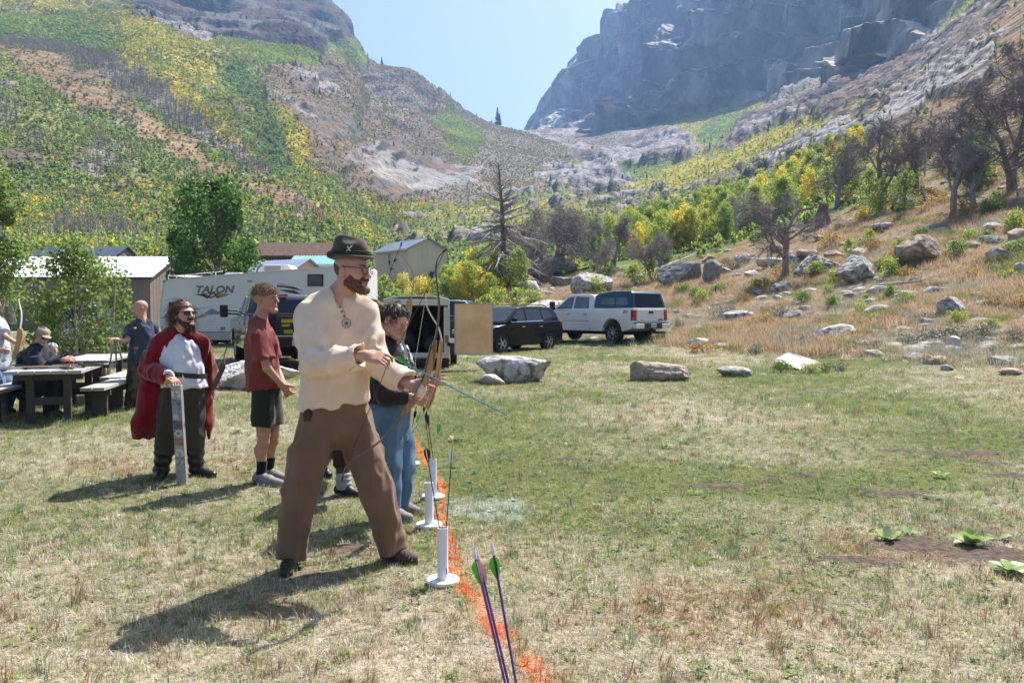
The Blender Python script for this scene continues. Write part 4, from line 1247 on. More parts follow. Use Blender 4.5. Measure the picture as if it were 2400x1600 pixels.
def stump_and_log():
 p = on_ground(1928, 532); s = p[1] / FPX
 rng = random.Random(3)
 h = 52 * s; w = 44 * s
 mb = MB()
 prof = []
 pts = [(0, 0, -0.2), (0.02, 0, 0.15 * h), (-0.03, 0, 0.5 * h), (0.02, 0, 0.8 * h), (0.06, 0, h)]
 mb.tube(pts, [0.55 * w, 0.46 * w, 0.34 * w, 0.28 * w, 0.20 * w], 12)
 for k in range(6):
  a = k * 1.05 + 0.3; mb.tube([(0, 0, 0.3 * h), (0.45 * w * math.cos(a), 0.45 * w * math.sin(a), 0.05 * h), (0.8 * w * math.cos(a), 0.8 * w * math.sin(a), -0.15)], [0.14 * w, 0.11 * w, 0.05 * w], 6)
 for k in range(4):
  a = k * 1.6; mb.tube([(0.12 * w * math.cos(a), 0.12 * w * math.sin(a), 0.85 * h), (0.16 * w * math.cos(a), 0.16 * w * math.sin(a), h * rng.uniform(1.02, 1.2))], [0.08 * w, 0.01], 5)
 o = mb.build('tree_stump', BARK_P, None, smooth=True, loc=p)
 tag(o, 'broken brown tree stump on the open dry slope', 'stump')
 a = on_ground(1838, 560); b = at(1905, 486, p[1]); b2 = at(1870, 495, p[1] - 0.3); b3 = at(1855, 520, p[1] - 0.5)
 c = Vector(a)
 mb = MB()
 mb.tube([Vector(a) - c, Vector(b3) - c, Vector(b2) - c, Vector(b) - c], [0.10, 0.13, 0.14, 0.10], 7)
 mb.tube([Vector(b2) - c, Vector(at(1862, 478, p[1])) - c], [0.06, 0.02], 5)
 o = mb.build('fallen_branch', BARK_D, None, smooth=True, loc=a)
 tag(o, 'dark curved fallen branch resting against the broken stump', 'branch')
 for i, (x0, y0, x1, y1, r, lab) in enumerate([(1490, 648, 1680, 575, 0.10, 'bleached fallen trunk slanting down before the white dead tree'), (1545, 610, 1720, 560, 0.07, 'thin fallen trunk lying above the slanting bleached one'),
                                          (2060, 672, 2160, 668, 0.07, 'short bleached log lying among the hillside rocks')]):
  a = on_ground(x0, y0 + 8); b = on_ground(x1, y1 + 8)
  a[2] += 0.2; b[2] += 0.3
  m = (a + b) / 2; m[2] = max(m[2], gz(m[0], m[1]) + 0.15)
  mb = MB(); mb.tube([Vector(a - a), Vector(m - a), Vector(b - a)], [r, r * 0.9, r * 0.5], 7)
  rr = random.Random(i)
  for k in range(5):
   q = a + (b - a) * rr.uniform(0.3, 1.0) - a
   mb.tube([q, q + np.array([rr.uniform(-.6, .6), rr.uniform(-.5, .5), rr.uniform(0.2, .8)])], [r * .4, 0.01], 4)
  o = mb.build('fallen_log', BARK_W, None, smooth=True, loc=a); tag(o, lab, 'log')
stump_and_log()
# ---- leafy trees
def leaf_mat(name, a, b, sc=1.3, tr=0.55):
 return mat(name, a, b, scale=sc, rough=0.5, spec=0.35, sharp=(0.38, 0.62), translucent=tr)
LG = leaf_mat('leaf_cottonwood', (0.14, 0.25, 0.055), (0.065, 0.14, 0.03), 1.2, 0.5)
LA = leaf_mat('leaf_aspen_green', (0.22, 0.31, 0.07), (0.14, 0.22, 0.05), 1.0)
LL = leaf_mat('leaf_aspen_lime', (0.42, 0.48, 0.09), (0.27, 0.35, 0.07), 1.0)
LY = leaf_mat('leaf_aspen_yellow', (0.76, 0.62, 0.08), (0.58, 0.51, 0.08), 1.0)
LO = leaf_mat('leaf_orange_brown', (0.42, 0.24, 0.07), (0.34, 0.26, 0.08), 1.0)
LS = leaf_mat('leaf_sage', (0.24, 0.25, 0.18), (0.15, 0.165, 0.11), 1.5, 0.2)
BARK_A = mat('aspen_bark', (0.45, 0.42, 0.36), (0.20, 0.18, 0.15), scale=6, rough=0.85, stretch=(1, 1, 3), spec=0.2)
BARK_C = mat('cottonwood_bark', (0.20, 0.17, 0.14), (0.11, 0.09, 0.075), scale=6, rough=0.95, bump=0.6, spec=0.1)
def leafy_tree(name, base, H, Wd, seed, leafm, bark, label, cat='tree', group=None, nleaf=6000, leaf=0.09, lobes=22, z0=0.2, stems=1, stemr=None, lobe_r=None, top=0.97):
 rng = np.random.default_rng(seed)
 root = empty(name, base, 0, label, cat, group)
 L = []
 zc0, zc1 = H * z0, H * top
 lr = lobe_r or Wd * 0.2
 for i in range(lobes):
  z = zc0 + (zc1 - zc0) * (i + rng.random()) / lobes
  t = (z - zc0) / (zc1 - zc0)
  w = Wd * 0.5 * max(0.34, 1 - abs(1.5 * t - 0.6) ** 3)
  a = rng.uniform(0, 2 * math.pi); q = max(0, w - lr * 0.7) * math.sqrt(rng.uniform(0.1, 1))
  L.append((q * math.cos(a), q * math.sin(a), min(z, zc1 - lr * 0.5), lr * rng.uniform(0.5, 1.25) * (1 - 0.2 * t)))
 def shape(r):
  c = L[r.integers(len(L))]
  v = r.normal(size=3); v /= np.linalg.norm(v); v[2] *= 1.25
  return np.array(c[:3]) + v * c[3] * r.uniform(0.25, 1.0) ** 0.55
 me = leaf_cloud('crown', nleaf, shape, leaf, rng, leafm, aspect=1.25)
 link_mesh('crown', me, None, root)
 mb = MB(); R = stemr or H * 0.02
 for s in range(stems):
  ox, oy = (0, 0) if stems == 1 else (Wd * 0.25 * math.cos(s * 2.4), Wd * 0.12 * math.sin(s * 2.4))
  mb.tube([(ox * 0.8, oy * 0.8, -0.15), (ox, oy, H * 0.3), (ox * 1.1, oy * 1.1, H * 0.62), (ox * 1.2, oy, H * 0.9)], [R, R * 0.8, R * 0.5, R * 0.15], 8, cap=False)
 for c in L:
  z = max(0.15 * H, c[2] - 0.22 * H - 0.3 * math.hypot(c[0], c[1]))
  mb.tube([(c[0] * 0.1, c[1] * 0.1, z), (c[0] * 0.55, c[1] * 0.55, (z + c[2]) / 2), (c[0], c[1], c[2] + c[3] * 0.5)], [R * 0.35, R * 0.22, R * 0.06], 5, cap=False)
 mb.build('trunk', bark, root, smooth=True)
 return root
def gbase(px, d):
 x = (px - 1200) / FPX * d
 return np.array([x, d, gz(x, d)])
leafy_tree('cottonwood_tree', gbase(512, 46), 9.4, 7.9, 5, LG, BARK_C, 'large dark green leafy tree behind the travel trailer', nleaf=13000, leaf=0.17, lobes=46, z0=0.12, lobe_r=1.05, stemr=0.2)
leafy_tree('aspen_tree', gbase(190, 18.5), 3.05, 2.9, 8, LA, BARK_A, 'small bushy green aspen clump behind the picnic tables', nleaf=6500, leaf=0.07, lobes=60, z0=0.12, stems=3, stemr=0.04, lobe_r=0.5)
leafy_tree('aspen_tree', gbase(4, 40), 8.4, 3.6, 9, LA, BARK_A, 'yellow-green tree cut off by the left frame edge', nleaf=6000, leaf=0.14, lobes=22, z0=0.25, stemr=0.12, lobe_r=0.8)
def aspen_templates():
 T = []
 for k, lm in enumerate((LA, LL, LY, LA, LL, LY)):
  r = leafy_tree('aspen_sapling', (0, 0, 0), 3.5, 2.2, 60 + k, lm, BARK_A, 'x', nleaf=2400, leaf=0.085, lobes=26, z0=0.10, stemr=0.03, lobe_r=0.42)
  T.append(r)
 return T
def grove():
 T = aspen_templates(); used = [False] * len(T)
 rng = random.Random(17)
 n = 0
 names = {0: ('slim green young aspen in the thicket above the rocks', 'green young aspens in the thicket'), 1: ('slim lime-green young aspen in the thicket above the rocks', 'lime young aspens in the thicket'),
             2: ('slim yellow young aspen in the thicket above the rocks', 'yellow young aspens in the thicket')}
 spots = []
 while len(spots) < 215:
  px = rng.uniform(1330, 2010); d = rng.uniform(64, 128)
  # thicket runs uphill to the right
  dmin = (66 if px < 1450 else 78) + max(0, (px - 1750) * 0.05)
  if d < dmin or (px < 1480 and rng.random() < 0.75): continue
  spots.append((px, d))
 spots += [(rng.uniform(1045, 1230), rng.uniform(58, 72)) for _ in range(26)]
 spots += [(rng.uniform(2010, 2400), rng.uniform(52, 70)) for _ in range(14)]
 for px, d in spots:
  pyel = 0.45 if (1440 < px < 1640 and d < 85) or px < 1230 else 0.10
  u = rng.random()
  c = 2 if u < pyel else (1 if u < pyel + (1 - pyel) * 0.72 else 0)
  if px > 2010: c = rng.choice([0, 1])
  k = c + 3 * rng.randint(0, 1)
  r = T[k] if not used[k] else copy_tree(T[k])
  used[k] = True
  r.location = gbase(px, d); r.rotation_euler = (0, 0, rng.uniform(0, 6.28))
  s = rng.uniform(0.75, 1.45) * (0.8 if px < 1230 or px > 2010 else 1.0)
  r.scale = (s * rng.uniform(0.9, 1.3), s * rng.uniform(0.9, 1.3), s)
  tag(r, names[c][0], 'tree', names[c][1])
grove()
def bush_template(seed, lm, n=700, leaf=0.07, name='bush'):
 rng = np.random.default_rng(seed)
 root = empty(name, (0, 0, 0))
 me = leaf_cloud('crown', n, lumpy_shape(rng, 16, 0.55, 0.18, 0.75, 0.27), leaf, rng, lm, aspect=1.4)
 link_mesh('foliage', me, None, root)
 mb = MB(); r = random.Random(seed)
 for k in range(9):
  a = r.uniform(0, 6.28); l = r.uniform(0.25, 0.6)
  mb.tube([(0, 0, -0.05), (l * 0.4 * math.cos(a), l * 0.4 * math.sin(a), 0.4), (l * math.cos(a), l * math.sin(a), 0.8)], [0.018, 0.012, 0.004], 4, cap=False)
 mb.build('stems', BARK_G, root)
 return root
BUSH = {'lime': [bush_template(81, LL), bush_template(82, LL)], 'green': [bush_template(83, LA), bush_template(84, LA)], 'yellow': [bush_template(85, LY)], 'orange': [bush_template(86, LO, 420)], 'sage': [bush_template(87, LS, 800, 0.05), bush_template(88, LS, 800, 0.05)]}
_bused = set()
BLAB = {'lime': ('leafy lime-green bush between rocks on the slope', 'lime-green bushes'), 'green': ('leafy mid-green bush between rocks on the slope', 'mid-green bushes'), 'yellow': ('bright yellow autumn bush below the bare trees', 'yellow bushes'),
  'orange': ('thin orange-brown autumn bush in the dry grass', 'orange-brown bushes'), 'sage': ('low grey-green sagebrush in the dry grass', 'sagebrush clumps')}
def bush(kind, px, py, wpx, hpx=None, rng=random.Random(31), ground=None):
 p = on_ground(px, py) if ground is None else gbase(px, ground)
 s = p[1] / FPX
 ts = BUSH[kind]; t = ts[rng.randrange(len(ts))]
 if t.name in _bused: r = copy_tree(t)
 else: r = t; _bused.add(t.name)
 w = wpx * s / 1.35; h = (hpx or wpx * 0.7) * s / 0.95
 r.location = p; r.rotation_euler = (0, 0, rng.uniform(0, 6.28)); r.scale = (w, w, h)
 tag(r, BLAB[kind][0], 'bush', BLAB[kind][1])
 return r
for a in [('lime', 905, 700, 60, 60), ('yellow', 945, 690, 46, 52), ('yellow', 985, 705, 60, 58), ('lime', 1020, 700, 60, 50), ('green', 1060, 705, 70, 60), ('green', 1095, 705, 80, 66), ('green', 1135, 700, 60, 50), ('lime', 1165, 712, 70, 40), ('lime', 1210, 722, 80, 50), ('green', 1170, 690, 60, 50),
          ('lime', 1250, 715, 60, 40), ('lime', 1150, 728, 70, 40), ('lime', 1395, 690, 62, 44), ('lime', 1490, 672, 56, 56), ('lime', 1530, 660, 56, 50), ('green', 1600, 690, 50, 26), ('green', 1640, 700, 60, 30), ('green', 1690, 690, 50, 30), ('green', 1560, 620, 50, 40), ('green', 1785, 680, 60, 30),
          ('lime', 1920, 650, 60, 40), ('green', 2010, 665, 44, 44), ('lime', 1995, 600, 46, 44), ('green', 2240, 612, 52, 56), ('lime', 2085, 650, 50, 50), ('green', 2095, 640, 46, 40), ('green', 2160, 560, 44, 30), ('lime', 2140, 485, 40, 30), ('green', 2120, 725, 60, 40), ('green', 2085, 700, 44, 36), ('lime', 2245, 760, 60, 34),
          ('green', 2380, 600, 60, 40), ('lime', 2360, 660, 50, 30), ('green', 2300, 570, 60, 34), ('orange', 2390, 725, 70, 40), ('orange', 1780, 770, 90, 40), ('orange', 1990, 800, 60, 30), ('orange', 2200, 850, 80, 24), ('orange', 1650, 825, 100, 26), ('orange', 2330, 720, 60, 34), ('orange', 2090, 490, 70, 34), ('orange', 2200, 480, 70, 30),
          ('orange', 2270, 510, 60, 50), ('orange', 1990, 480, 60, 40), ('yellow', 2020, 520, 44, 40), ('lime', 2060, 500, 60, 60), ('lime', 2000, 470, 60, 60), ('green', 2110, 460, 50, 50), ('lime', 2380, 540, 60, 50), ('green', 2330, 500, 60, 40),
          ('sage', 2250, 800, 90, 44), ('sage', 2190, 805, 90, 50), ('sage', 2310, 800, 80, 50), ('sage', 2130, 810, 80, 40), ('sage', 2380, 810, 80, 50), ('sage', 1700, 745, 80, 34), ('sage', 1830, 745, 70, 30), ('sage', 1770, 830, 60, 26), ('sage', 1890, 810, 70, 30), ('sage', 2040, 820, 70, 30), ('sage', 2340, 835, 60, 30), ('sage', 1930, 770, 60, 28), ('sage', 1590, 770, 50, 26),
          ('green', 1830, 872, 50, 30), ('lime', 1900, 875, 60, 26), ('green', 1935, 872, 50, 26), ('sage', 1960, 868, 50, 26), ('lime', 2330, 775, 50, 30), ('green', 1950, 720, 50, 30), ('lime', 2050, 760, 44, 26), ('orange', 2130, 650, 50, 30), ('orange', 1690, 790, 60, 30), ('orange', 1850, 800, 60, 30)]:
 bush(*a)
for i in range(46):
 r = random.Random(900 + i)
 px = r.uniform(1560, 2440); d = r.uniform(26, 62)
 if d < 30 and px < 1800: continue
 bush(r.choice(['green', 'orange', 'orange', 'sage', 'lime']), px, 0, r.uniform(30, 60), None, r, ground=d)
# ---- dry tall grass and stones over the hillside (uncountable)
MAT_BLADE_I = attr_mat('grass_blades', 'col', inst=True, rough=0.7, var=0.25, vscale=8.0, translucent=0.4, spec=0.25)
def tuft_template(name, n, h, spread, wid, rng, droop=0.5, m=None):
 V = []; F = []
 for i in range(n):
  a = rng.uniform(0, 2 * math.pi); q = spread * math.sqrt(rng.random()) * 0.6
  bx, by = q * math.cos(a), q * math.sin(a)
  a2 = a + rng.gauss(0, 0.7); le = h * rng.uniform(0.5, 1.15); ln = rng.uniform(0.1, 1.0) * droop
  w = wid * rng.uniform(0.6, 1.3); sx, sy = -math.sin(a2) * w / 2, math.cos(a2) * w / 2
  b = len(V)
  for t, k in ((0, 1.0), (0.55, 0.8), (1.0, 0.06)):
   ox = ln * le * t * t; z = le * t * math.sqrt(max(0.05, 1 - (ln * t) ** 2 * 0.8))
   V.append((bx + ox * math.cos(a2) + sx * k, by + ox * math.sin(a2) + sy * k, z))
   V.append((bx + ox * math.cos(a2) - sx * k, by + ox * math.sin(a2) - sy * k, z))
  F += [(b, b + 1, b + 3, b + 2), (b + 2, b + 3, b + 5, b + 4)]
 return np_mesh(name, np.array(V), np.array(F))
def hill_grass():
 rng = np.random.default_rng(77); r = random.Random(77)
 T = [tuft_template('hg%d' % k, 26, 0.42, 0.30, 0.012, r, 0.95) for k in range(4)]
 for t in T: t.materials.append(MAT_BLADE_I)
 T += FAR_T[10:12]
 n = 60000
 px = rng.uniform(1180, 2650, n); d = 17 * (72 / 17.0) ** rng.random(n)
 X = (px - 1200) / FPX * d; Z = gz(X, d)
 keep = Z > 0.14 + 0.2 * rng.random(n)
 X, d, Z, px = X[keep], d[keep], Z[keep], px[keep]; n = len(X)
 na = fbm(X * 0.25, d * 0.25, oct=4, seed=401); nb = fbm(X * 0.6 + 40, d * 0.6, oct=3, seed=402)
 c = np.tile(np.array([0.52, 0.42, 0.29]), (n, 1))
 c[na > 0.16] = (0.50, 0.37, 0.24); c[na < -0.14] = (0.46, 0.41, 0.31); c[nb > 0.32] = (0.28, 0.29, 0.12); c[nb < -0.30] = (0.36, 0.35, 0.27)
 idx = rng.integers(0, 4, n); st = rng.random(n) < 0.02; idx[st] = rng.integers(4, 6, st.sum())
 c[st] = (0.36, 0.34, 0.32)
 s = rng.uniform(0.35, 1.0, n) * (0.7 + 0.45 * (na > 0.1))
 s[st] = rng.uniform(0.15, 0.6, st.sum())
 rot = np.zeros((n, 3)); rot[:, 2] = rng.uniform(0, 6.28, n); rot[:, :2] = rng.normal(0, 0.12, (n, 2))
 scl = np.stack([s * 1.2, s * 1.2, s], -1)
 scatter('hillside_grass', np.stack([X, d, Z - 0.02], -1), rot, scl, c * rng.uniform(0.7, 1.2, n)[:, None], idx, T, 'tall dry orange and tan grass over the stony hillside', 'grass')
hill_grass()
# ---- labels that say which one: tie bushes and stones to the landmark they stand closest to
def tie_labels():
 stop = set('in on with below beside beyond left right under between at near before of leaning lying standing rising showing half just low high downhill from resting slanting behind above'.split())
 def short(l):
  w = l.split(); k = next((i for i, x in enumerate(w) if i > 1 and x in stop), len(w))
  return ' '.join(w[:min(k, 8)]).rstrip(',')
 marks = {}
 for o in COL.objects:
  if o.parent is None and o.get('category') in ('rock', 'tree', 'stump', 'log') and not o.get('group'):
   marks.setdefault(short(o['label']), o)
 best = {}
 for o in COL.objects:
  if o.parent is None and o.name.split('.')[0] in ('bush', 'stone') and o.get('group'):
   k, m = min(marks.items(), key=lambda q: (q[1].location - o.location).length)
   d = (m.location - o.location).length
   key = (o['label'], k)
   if key not in best or d < best[key][0]: best[key] = (d, o)
 for (lab, k), (d, o) in best.items():
  if d < 14:
   head = ' '.join(lab.split()[:3]).replace(' strewn', '') if o.name.startswith('bush') else 'medium hillside stone'
   o['label'] = '%s closest to the %s' % (head, k)
 words = 'first second third fourth fifth sixth seventh eighth ninth tenth'.split()
 for nm, txt in (('conifer', '%s dark conifer from the left on the bare left skyline'), ('snag', '%s slender dead pole tree from the left, above the vehicles')):
  L_ = sorted([o for o in COL.objects if o.parent is None and o.name.split('.')[0] == nm], key=lambda o: o.location[0] / o.location[1])
  for i, o in enumerate(L_): o['label'] = txt % words[i]
tie_labels()
# ================================================================== BUILDINGS
M_ROOFW = mat('white_metal_roof', (0.80, 0.81, 0.82), (0.70, 0.71, 0.73), scale=0.8, rough=0.35, metal=0.15, spec=0.5)
M_ROOFB = mat('bluegrey_metal_roof', (0.42, 0.48, 0.56), (0.35, 0.40, 0.47), scale=0.8, rough=0.35, metal=0.3, spec=0.5)
M_ROOFT = mat('teal_metal_roof', (0.25, 0.50, 0.52), (0.20, 0.42, 0.45), scale=0.8, rough=0.4, metal=0.2)
M_ROOFD = mat('dark_blue_roof', (0.06, 0.08, 0.12), (0.04, 0.055, 0.08), scale=0.8, rough=0.5)
M_SHING = mat('brown_shingle', (0.13, 0.075, 0.055), (0.08, 0.05, 0.04), scale=3, rough=0.95, bump=0.6, bscale=10)
M_WTAN = mat('tan_siding', (0.82, 0.63, 0.49), (0.75, 0.57, 0.44), scale=0.7, rough=0.8, spec=0.2)
M_WTAUPE = mat('taupe_siding', (0.22, 0.185, 0.16), (0.19, 0.16, 0.14), scale=0.7, rough=0.8, spec=0.2)
M_TRIMD = mat('dark_trim', (0.07, 0.045, 0.04), scale=3, rough=0.7)
M_TRIMW = mat('white_trim', (0.72, 0.72, 0.70), (0.62, 0.62, 0.6), scale=3, rough=0.6)
M_GLASS = mat('dark_window_glass', (0.03, 0.04, 0.05), (0.015, 0.02, 0.025), scale=1.5, rough=0.08, spec=0.8)
def roof_slab(mb, a, b, c, d, t=0.08):
 """thick quad a,b,c,d"""
 P = [Vector([float(q) for q in p]) for p in (a, b, c, d)]
 n = (P[1] - P[0]).cross(P[3] - P[0]).normalized() * t
 vs = [p for p in P] + [p + n for p in P]
 mb.add(vs, [(0, 3, 2, 1), (4, 5, 6, 7), (0, 1, 5, 4), (1, 2, 6, 5), (2, 3, 7, 6), (3, 0, 4, 7)])
def gable(name, loc, rz, w, l, eave, rise, wall, roof, label, ribs=0.45, over=0.3, trim=M_TRIMW, windows=(), cat='building'):
 """w along local x (gable width), l along local y (ridge). roof ribs run down the slope"""
 root = empty(name, loc, rz, label, cat)
 mb = MB()
 mb.prism([(-w / 2, -1.0), (w / 2, -1.0), (w / 2, eave), (0, eave + rise), (-w / 2, eave)], -l / 2, l / 2, 'y')
 mb.build('wall', wall, root)
 # board seams standing proud of the wall
 sb = MB(); n = int(l / 0.6)
 for sgn in (-1, 1):
  for i in range(n + 1):
   y = -l / 2 + l * i / n
   sb.box((sgn * (w / 2 + 0.006), y, eave / 2 - 0.5), (0.02, 0.03, eave + 0.9))
  m = int(w / 0.6)
  for i in range(1, m):
   x = -w / 2 + w * i / m
   h = eave + rise * (1 - abs(x) / (w / 2))
   sb.box((x, sgn * (l / 2 + 0.006), h / 2 - 0.5), (0.03, 0.02, h + 0.8))
 sb.build('siding_seam', wall, root)
 rb = MB(); rr = MB()
 k = over
 sl = rise / (w / 2)
 for sgn in (-1, 1):
  e = (sgn * (w / 2 + k), eave - k * sl + 0.03); r = (0, eave + rise + 0.03)
  q = [(e[0], -l / 2 - k, e[1]), (e[0], l / 2 + k, e[1]), (r[0], l / 2 + k, r[1]), (r[0], -l / 2 - k, r[1])]
  if sgn < 0: q = q[::-1]
  roof_slab(rb, *q)
  L = math.hypot(w / 2 + k, (w / 2 + k) * sl); ang = math.atan2(sl, 1)
  for i in range(int((l + 2 * k) / ribs) + 1):
   y = -l / 2 - k + i * ribs
   rr.box((sgn * (w / 2 + k) / 2, y, (e[1] + r[1]) / 2 + 0.085), (L, 0.05, 0.06), rot=Matrix.Rotation(sgn * ang, 4, 'Y'))
 ro = rb.build('roof', roof, root)
 rr.build('roof_rib', roof, ro)
 tb = MB()
 for sgn in (-1, 1):
  tb.box((sgn * (w / 2 + k + 0.03), 0, eave - k * sl + 0.0), (0.05, l + 2 * k, 0.16))
 tb.build('fascia', trim, ro)
 for (side, u, z, ww, hh, panes) in windows:
  wb = MB(); gb = MB()
  if side == 'x-': T = Matrix.Translation((-w / 2 - 0.03, u, z)) @ Matrix.Rotation(-math.pi / 2, 4, 'Z')
  elif side == 'y-': T = Matrix.Translation((u, -l / 2 - 0.03, z))
  elif side == 'x+': T = Matrix.Translation((w / 2 + 0.03, u, z)) @ Matrix.Rotation(math.pi / 2, 4, 'Z')
  for (cx, cz, sx, sz) in ((0, hh / 2, ww + 0.12, 0.07), (0, -hh / 2, ww + 0.12, 0.07), (-ww / 2, 0, 0.07, hh), (ww / 2, 0, 0.07, hh), (0, 0, ww, 0.06)):
   wb.box((cx, -0.02, cz), (sx, 0.08, sz), M=T)
  if panes:
   wb.box((0, -0.01, hh / 4), (0.03, 0.06, hh / 2), M=T); wb.box((0, -0.01, hh / 4), (ww, 0.06, 0.03), M=T)
  f = wb.build('window', trim, root)
  gb.box((0, 0.012, 0), (ww, 0.02, hh), M=T)
  gb.build('pane', M_GLASS, f)
 return root
b = gbase(180, 66)
gable('metal_shed', (b[0] - 3, 66, gz(b[0], 66) - 0.1), math.radians(91), 9.0, 22.0, 4.05, 1.75, M_WTAUPE, M_ROOFW, 'long low shed with bright white metal roof behind the picnic area', ribs=0.42, trim=M_TRIMD)
gable('lean_shed', (-29.9, 42, 0.0), math.radians(106), 3.2, 5.0, 1.0, 1.9, M_WTAUPE, M_ROOFB, 'low shed with blue-grey ribbed roof at the left frame edge', ribs=0.3, trim=M_TRIMD)
gable('distant_cabin', (*gbase(205, 100)[:2], gz(*gbase(205, 100)[:2]) + 2.2), math.radians(90), 6, 10.0, 4.0, 1.3, M_WTAUPE, M_ROOFD, 'dark-roofed cabin peeking over the white shed roof', trim=M_TRIMD)
b = gbase(760, 74)
gable('metal_garage', (*gbase(668, 66)[:2], gz(*gbase(668, 66)[:2])), math.radians(62), 4.2, 5.0, 3.9, 1.1, M_WTAN, M_ROOFB, 'tan garage with blue-grey metal roof behind the travel trailer', ribs=0.3)
gable('teal_roof_shed', (*gbase(745, 72)[:2], gz(*gbase(745, 72)[:2])), math.radians(90), 3.0, 3.6, 4.5, 0.7, M_WTAN, M_ROOFT, 'small shed with teal metal roof beside the tan garage', ribs=0.25)
gable('brown_lodge', (*gbase(705, 88)[:2], gz(*gbase(705, 88)[:2])), math.radians(90), 6.0, 8.4, 5.4, 1.5, M_SHING, M_SHING, 'brown lodge with dark shingle roof furthest behind the trailer', ribs=0.6, trim=M_TRIMD)
# tan house: gable end towards the camera, long wall running back to the left
hd = 92.0
pc = at(956, 584, hd); pr = at(1048, 584, hd + 0.8); ap = at(1001, 561, hd + 0.4)
gw = float(np.linalg.norm(pr[:2] - pc[:2])); hz = gz(pc[0], pc[1])
rzh = math.atan2(pr[1] - pc[1], pr[0] - pc[0]) + math.radians(9)
hl = 7.6
mid = (pc + pr) / 2
cx = mid[0] - math.sin(rzh) * hl / 2 - 2.4; cy = mid[1] + math.cos(rzh) * hl / 2
hroot = gable('tan_house', (mid[0] - 0.62 * hl * 0.5, mid[1] + 0.78 * hl * 0.5, hz), math.radians(38), gw / math.cos(math.radians(30)), hl, pc[2] - hz, ap[2] - pc[2] + 0.05, M_WTAN, M_ROOFB, 'tall tan house with blue-grey metal roof behind the bows', ribs=0.35,
      windows=[('x-', 0.3, (pc[2] - hz) * 0.74, 0.62, 1.25, True)])
vb = MB()
for i in range(4): vb.box((0, -hl / 2 - 0.03, pc[2] - hz + 0.28 + 0.09 * i), (0.55, 0.05, 0.06))
vb.build('vent', M_TRIMW, hroot)
# ================================================================== VEHICLES
M_PWHITE = mat('car_paint_white', (0.74, 0.74, 0.73), (0.68, 0.68, 0.67), scale=1.0, rough=0.3, coat=0.8, spec=0.5)
M_PBLACK = mat('car_paint_black', (0.012, 0.013, 0.017), (0.009, 0.01, 0.012), scale=1.0, rough=0.18, coat=0.10, spec=0.2)
M_PBLUE = mat('car_paint_deep_blue', (0.006, 0.06, 0.105), (0.005, 0.05, 0.085), scale=1.0, rough=0.2, coat=0.35, spec=.3)
M_PNAVY = mat('car_paint_navy', (0.016, 0.028, 0.055), (0.012, 0.02, 0.04), scale=1.0, rough=0.22, coat=1.0)
M_PPEWT = mat('car_paint_pewter', (0.045, 0.06, 0.075), (0.035, 0.045, 0.055), scale=1.0, rough=0.25, coat=1.0, metal=0.3)
M_TYRE = mat('tyre_rubber', (0.018, 0.018, 0.019), (0.03, 0.028, 0.025), scale=8, rough=0.85)
M_RIM = mat('alloy_rim', (0.55, 0.55, 0.56), (0.45, 0.45, 0.46), scale=3, rough=0.3, metal=0.8)
M_PLAST = mat('black_plastic', (0.02, 0.02, 0.022), (0.028, 0.028, 0.03), scale=5, rough=0.6)
M_UNDER = mat('underbody_dirt', (0.035, 0.03, 0.026), (0.02, 0.018, 0.016), scale=4, rough=0.95)
M_RED = mat('tail_lamp_red', (0.45, 0.012, 0.015), (0.32, 0.01, 0.01), scale=12, rough=0.2, coat=0.6)
M_CHROME = mat('chrome', (0.75, 0.75, 0.76), (0.68, 0.68, 0.7), scale=3, rough=0.12, metal=1.0)
M_PLATE = mat('licence_plate_blue', (0.35, 0.55, 0.72), (0.55, 0.68, 0.75), scale=9, rough=0.4)
M_PLATEW = mat('licence_plate_white', (0.72, 0.72, 0.68), (0.6, 0.62, 0.6), scale=9, rough=0.4)
M_INK = mat('dark_lettering', (0.02, 0.02, 0.03), scale=4, rough=0.5)
M_REDINK = mat('red_lettering', (0.5, 0.02, 0.02), scale=4, rough=0.4)
M_SEAT = mat('tan_seat', (0.22, 0.13, 0.08), (0.16, 0.10, 0.06), scale=5, rough=0.8)
M_CARGLASS = mat('car_glass', (0.02, 0.025, 0.03), (0.03, 0.035, 0.04), scale=0.8, rough=0.04, spec=0.5)
M_GLASS_LIT = mat('car_glass_lit', (0.10, 0.13, 0.15), (0.06, 0.08, 0.09), scale=1.2, rough=0.04, spec=0.9)  # paler copy of the car glass, light put into its colour
def arch(cx, r, z0, n=9):
 """points of a wheel arch opening, from front (+x) foot to rear foot"""
 a0 = math.asin(min(1, 0.0))
 return [(cx + r * math.cos(math.pi * i / n), z0 + r * math.sin(math.pi * i / n)) for i in range(n + 1)]
def tapered(mb, poly, hw, inset=None):
 """side outline poly (x,z) spanning both sides, half width hw(z)"""
 n = len(poly)
 vs = [(x, -hw(z), z) for x, z in poly] + [(x, hw(z), z) for x, z in poly]
 fs = [tuple(range(n)), tuple(range(2 * n - 1, n - 1, -1))]
 for i in range(n):
  j = (i + 1) % n; fs.append((i, i + n, j + n, j))
 mb.add(vs, fs)
def side_panel(mb, poly, hw, sgn, off=0.006, t=0.02):
 vs = [(x, sgn * (hw(z) + off), z) for x, z in poly] + [(x, sgn * (hw(z) - t), z) for x, z in poly]
 n = len(poly); fs = [tuple(range(n)), tuple(range(2 * n - 1, n - 1, -1))]
 for i in range(n):
  j = (i + 1) % n; fs.append((i, i + n, j + n, j))
 mb.add(vs, fs)
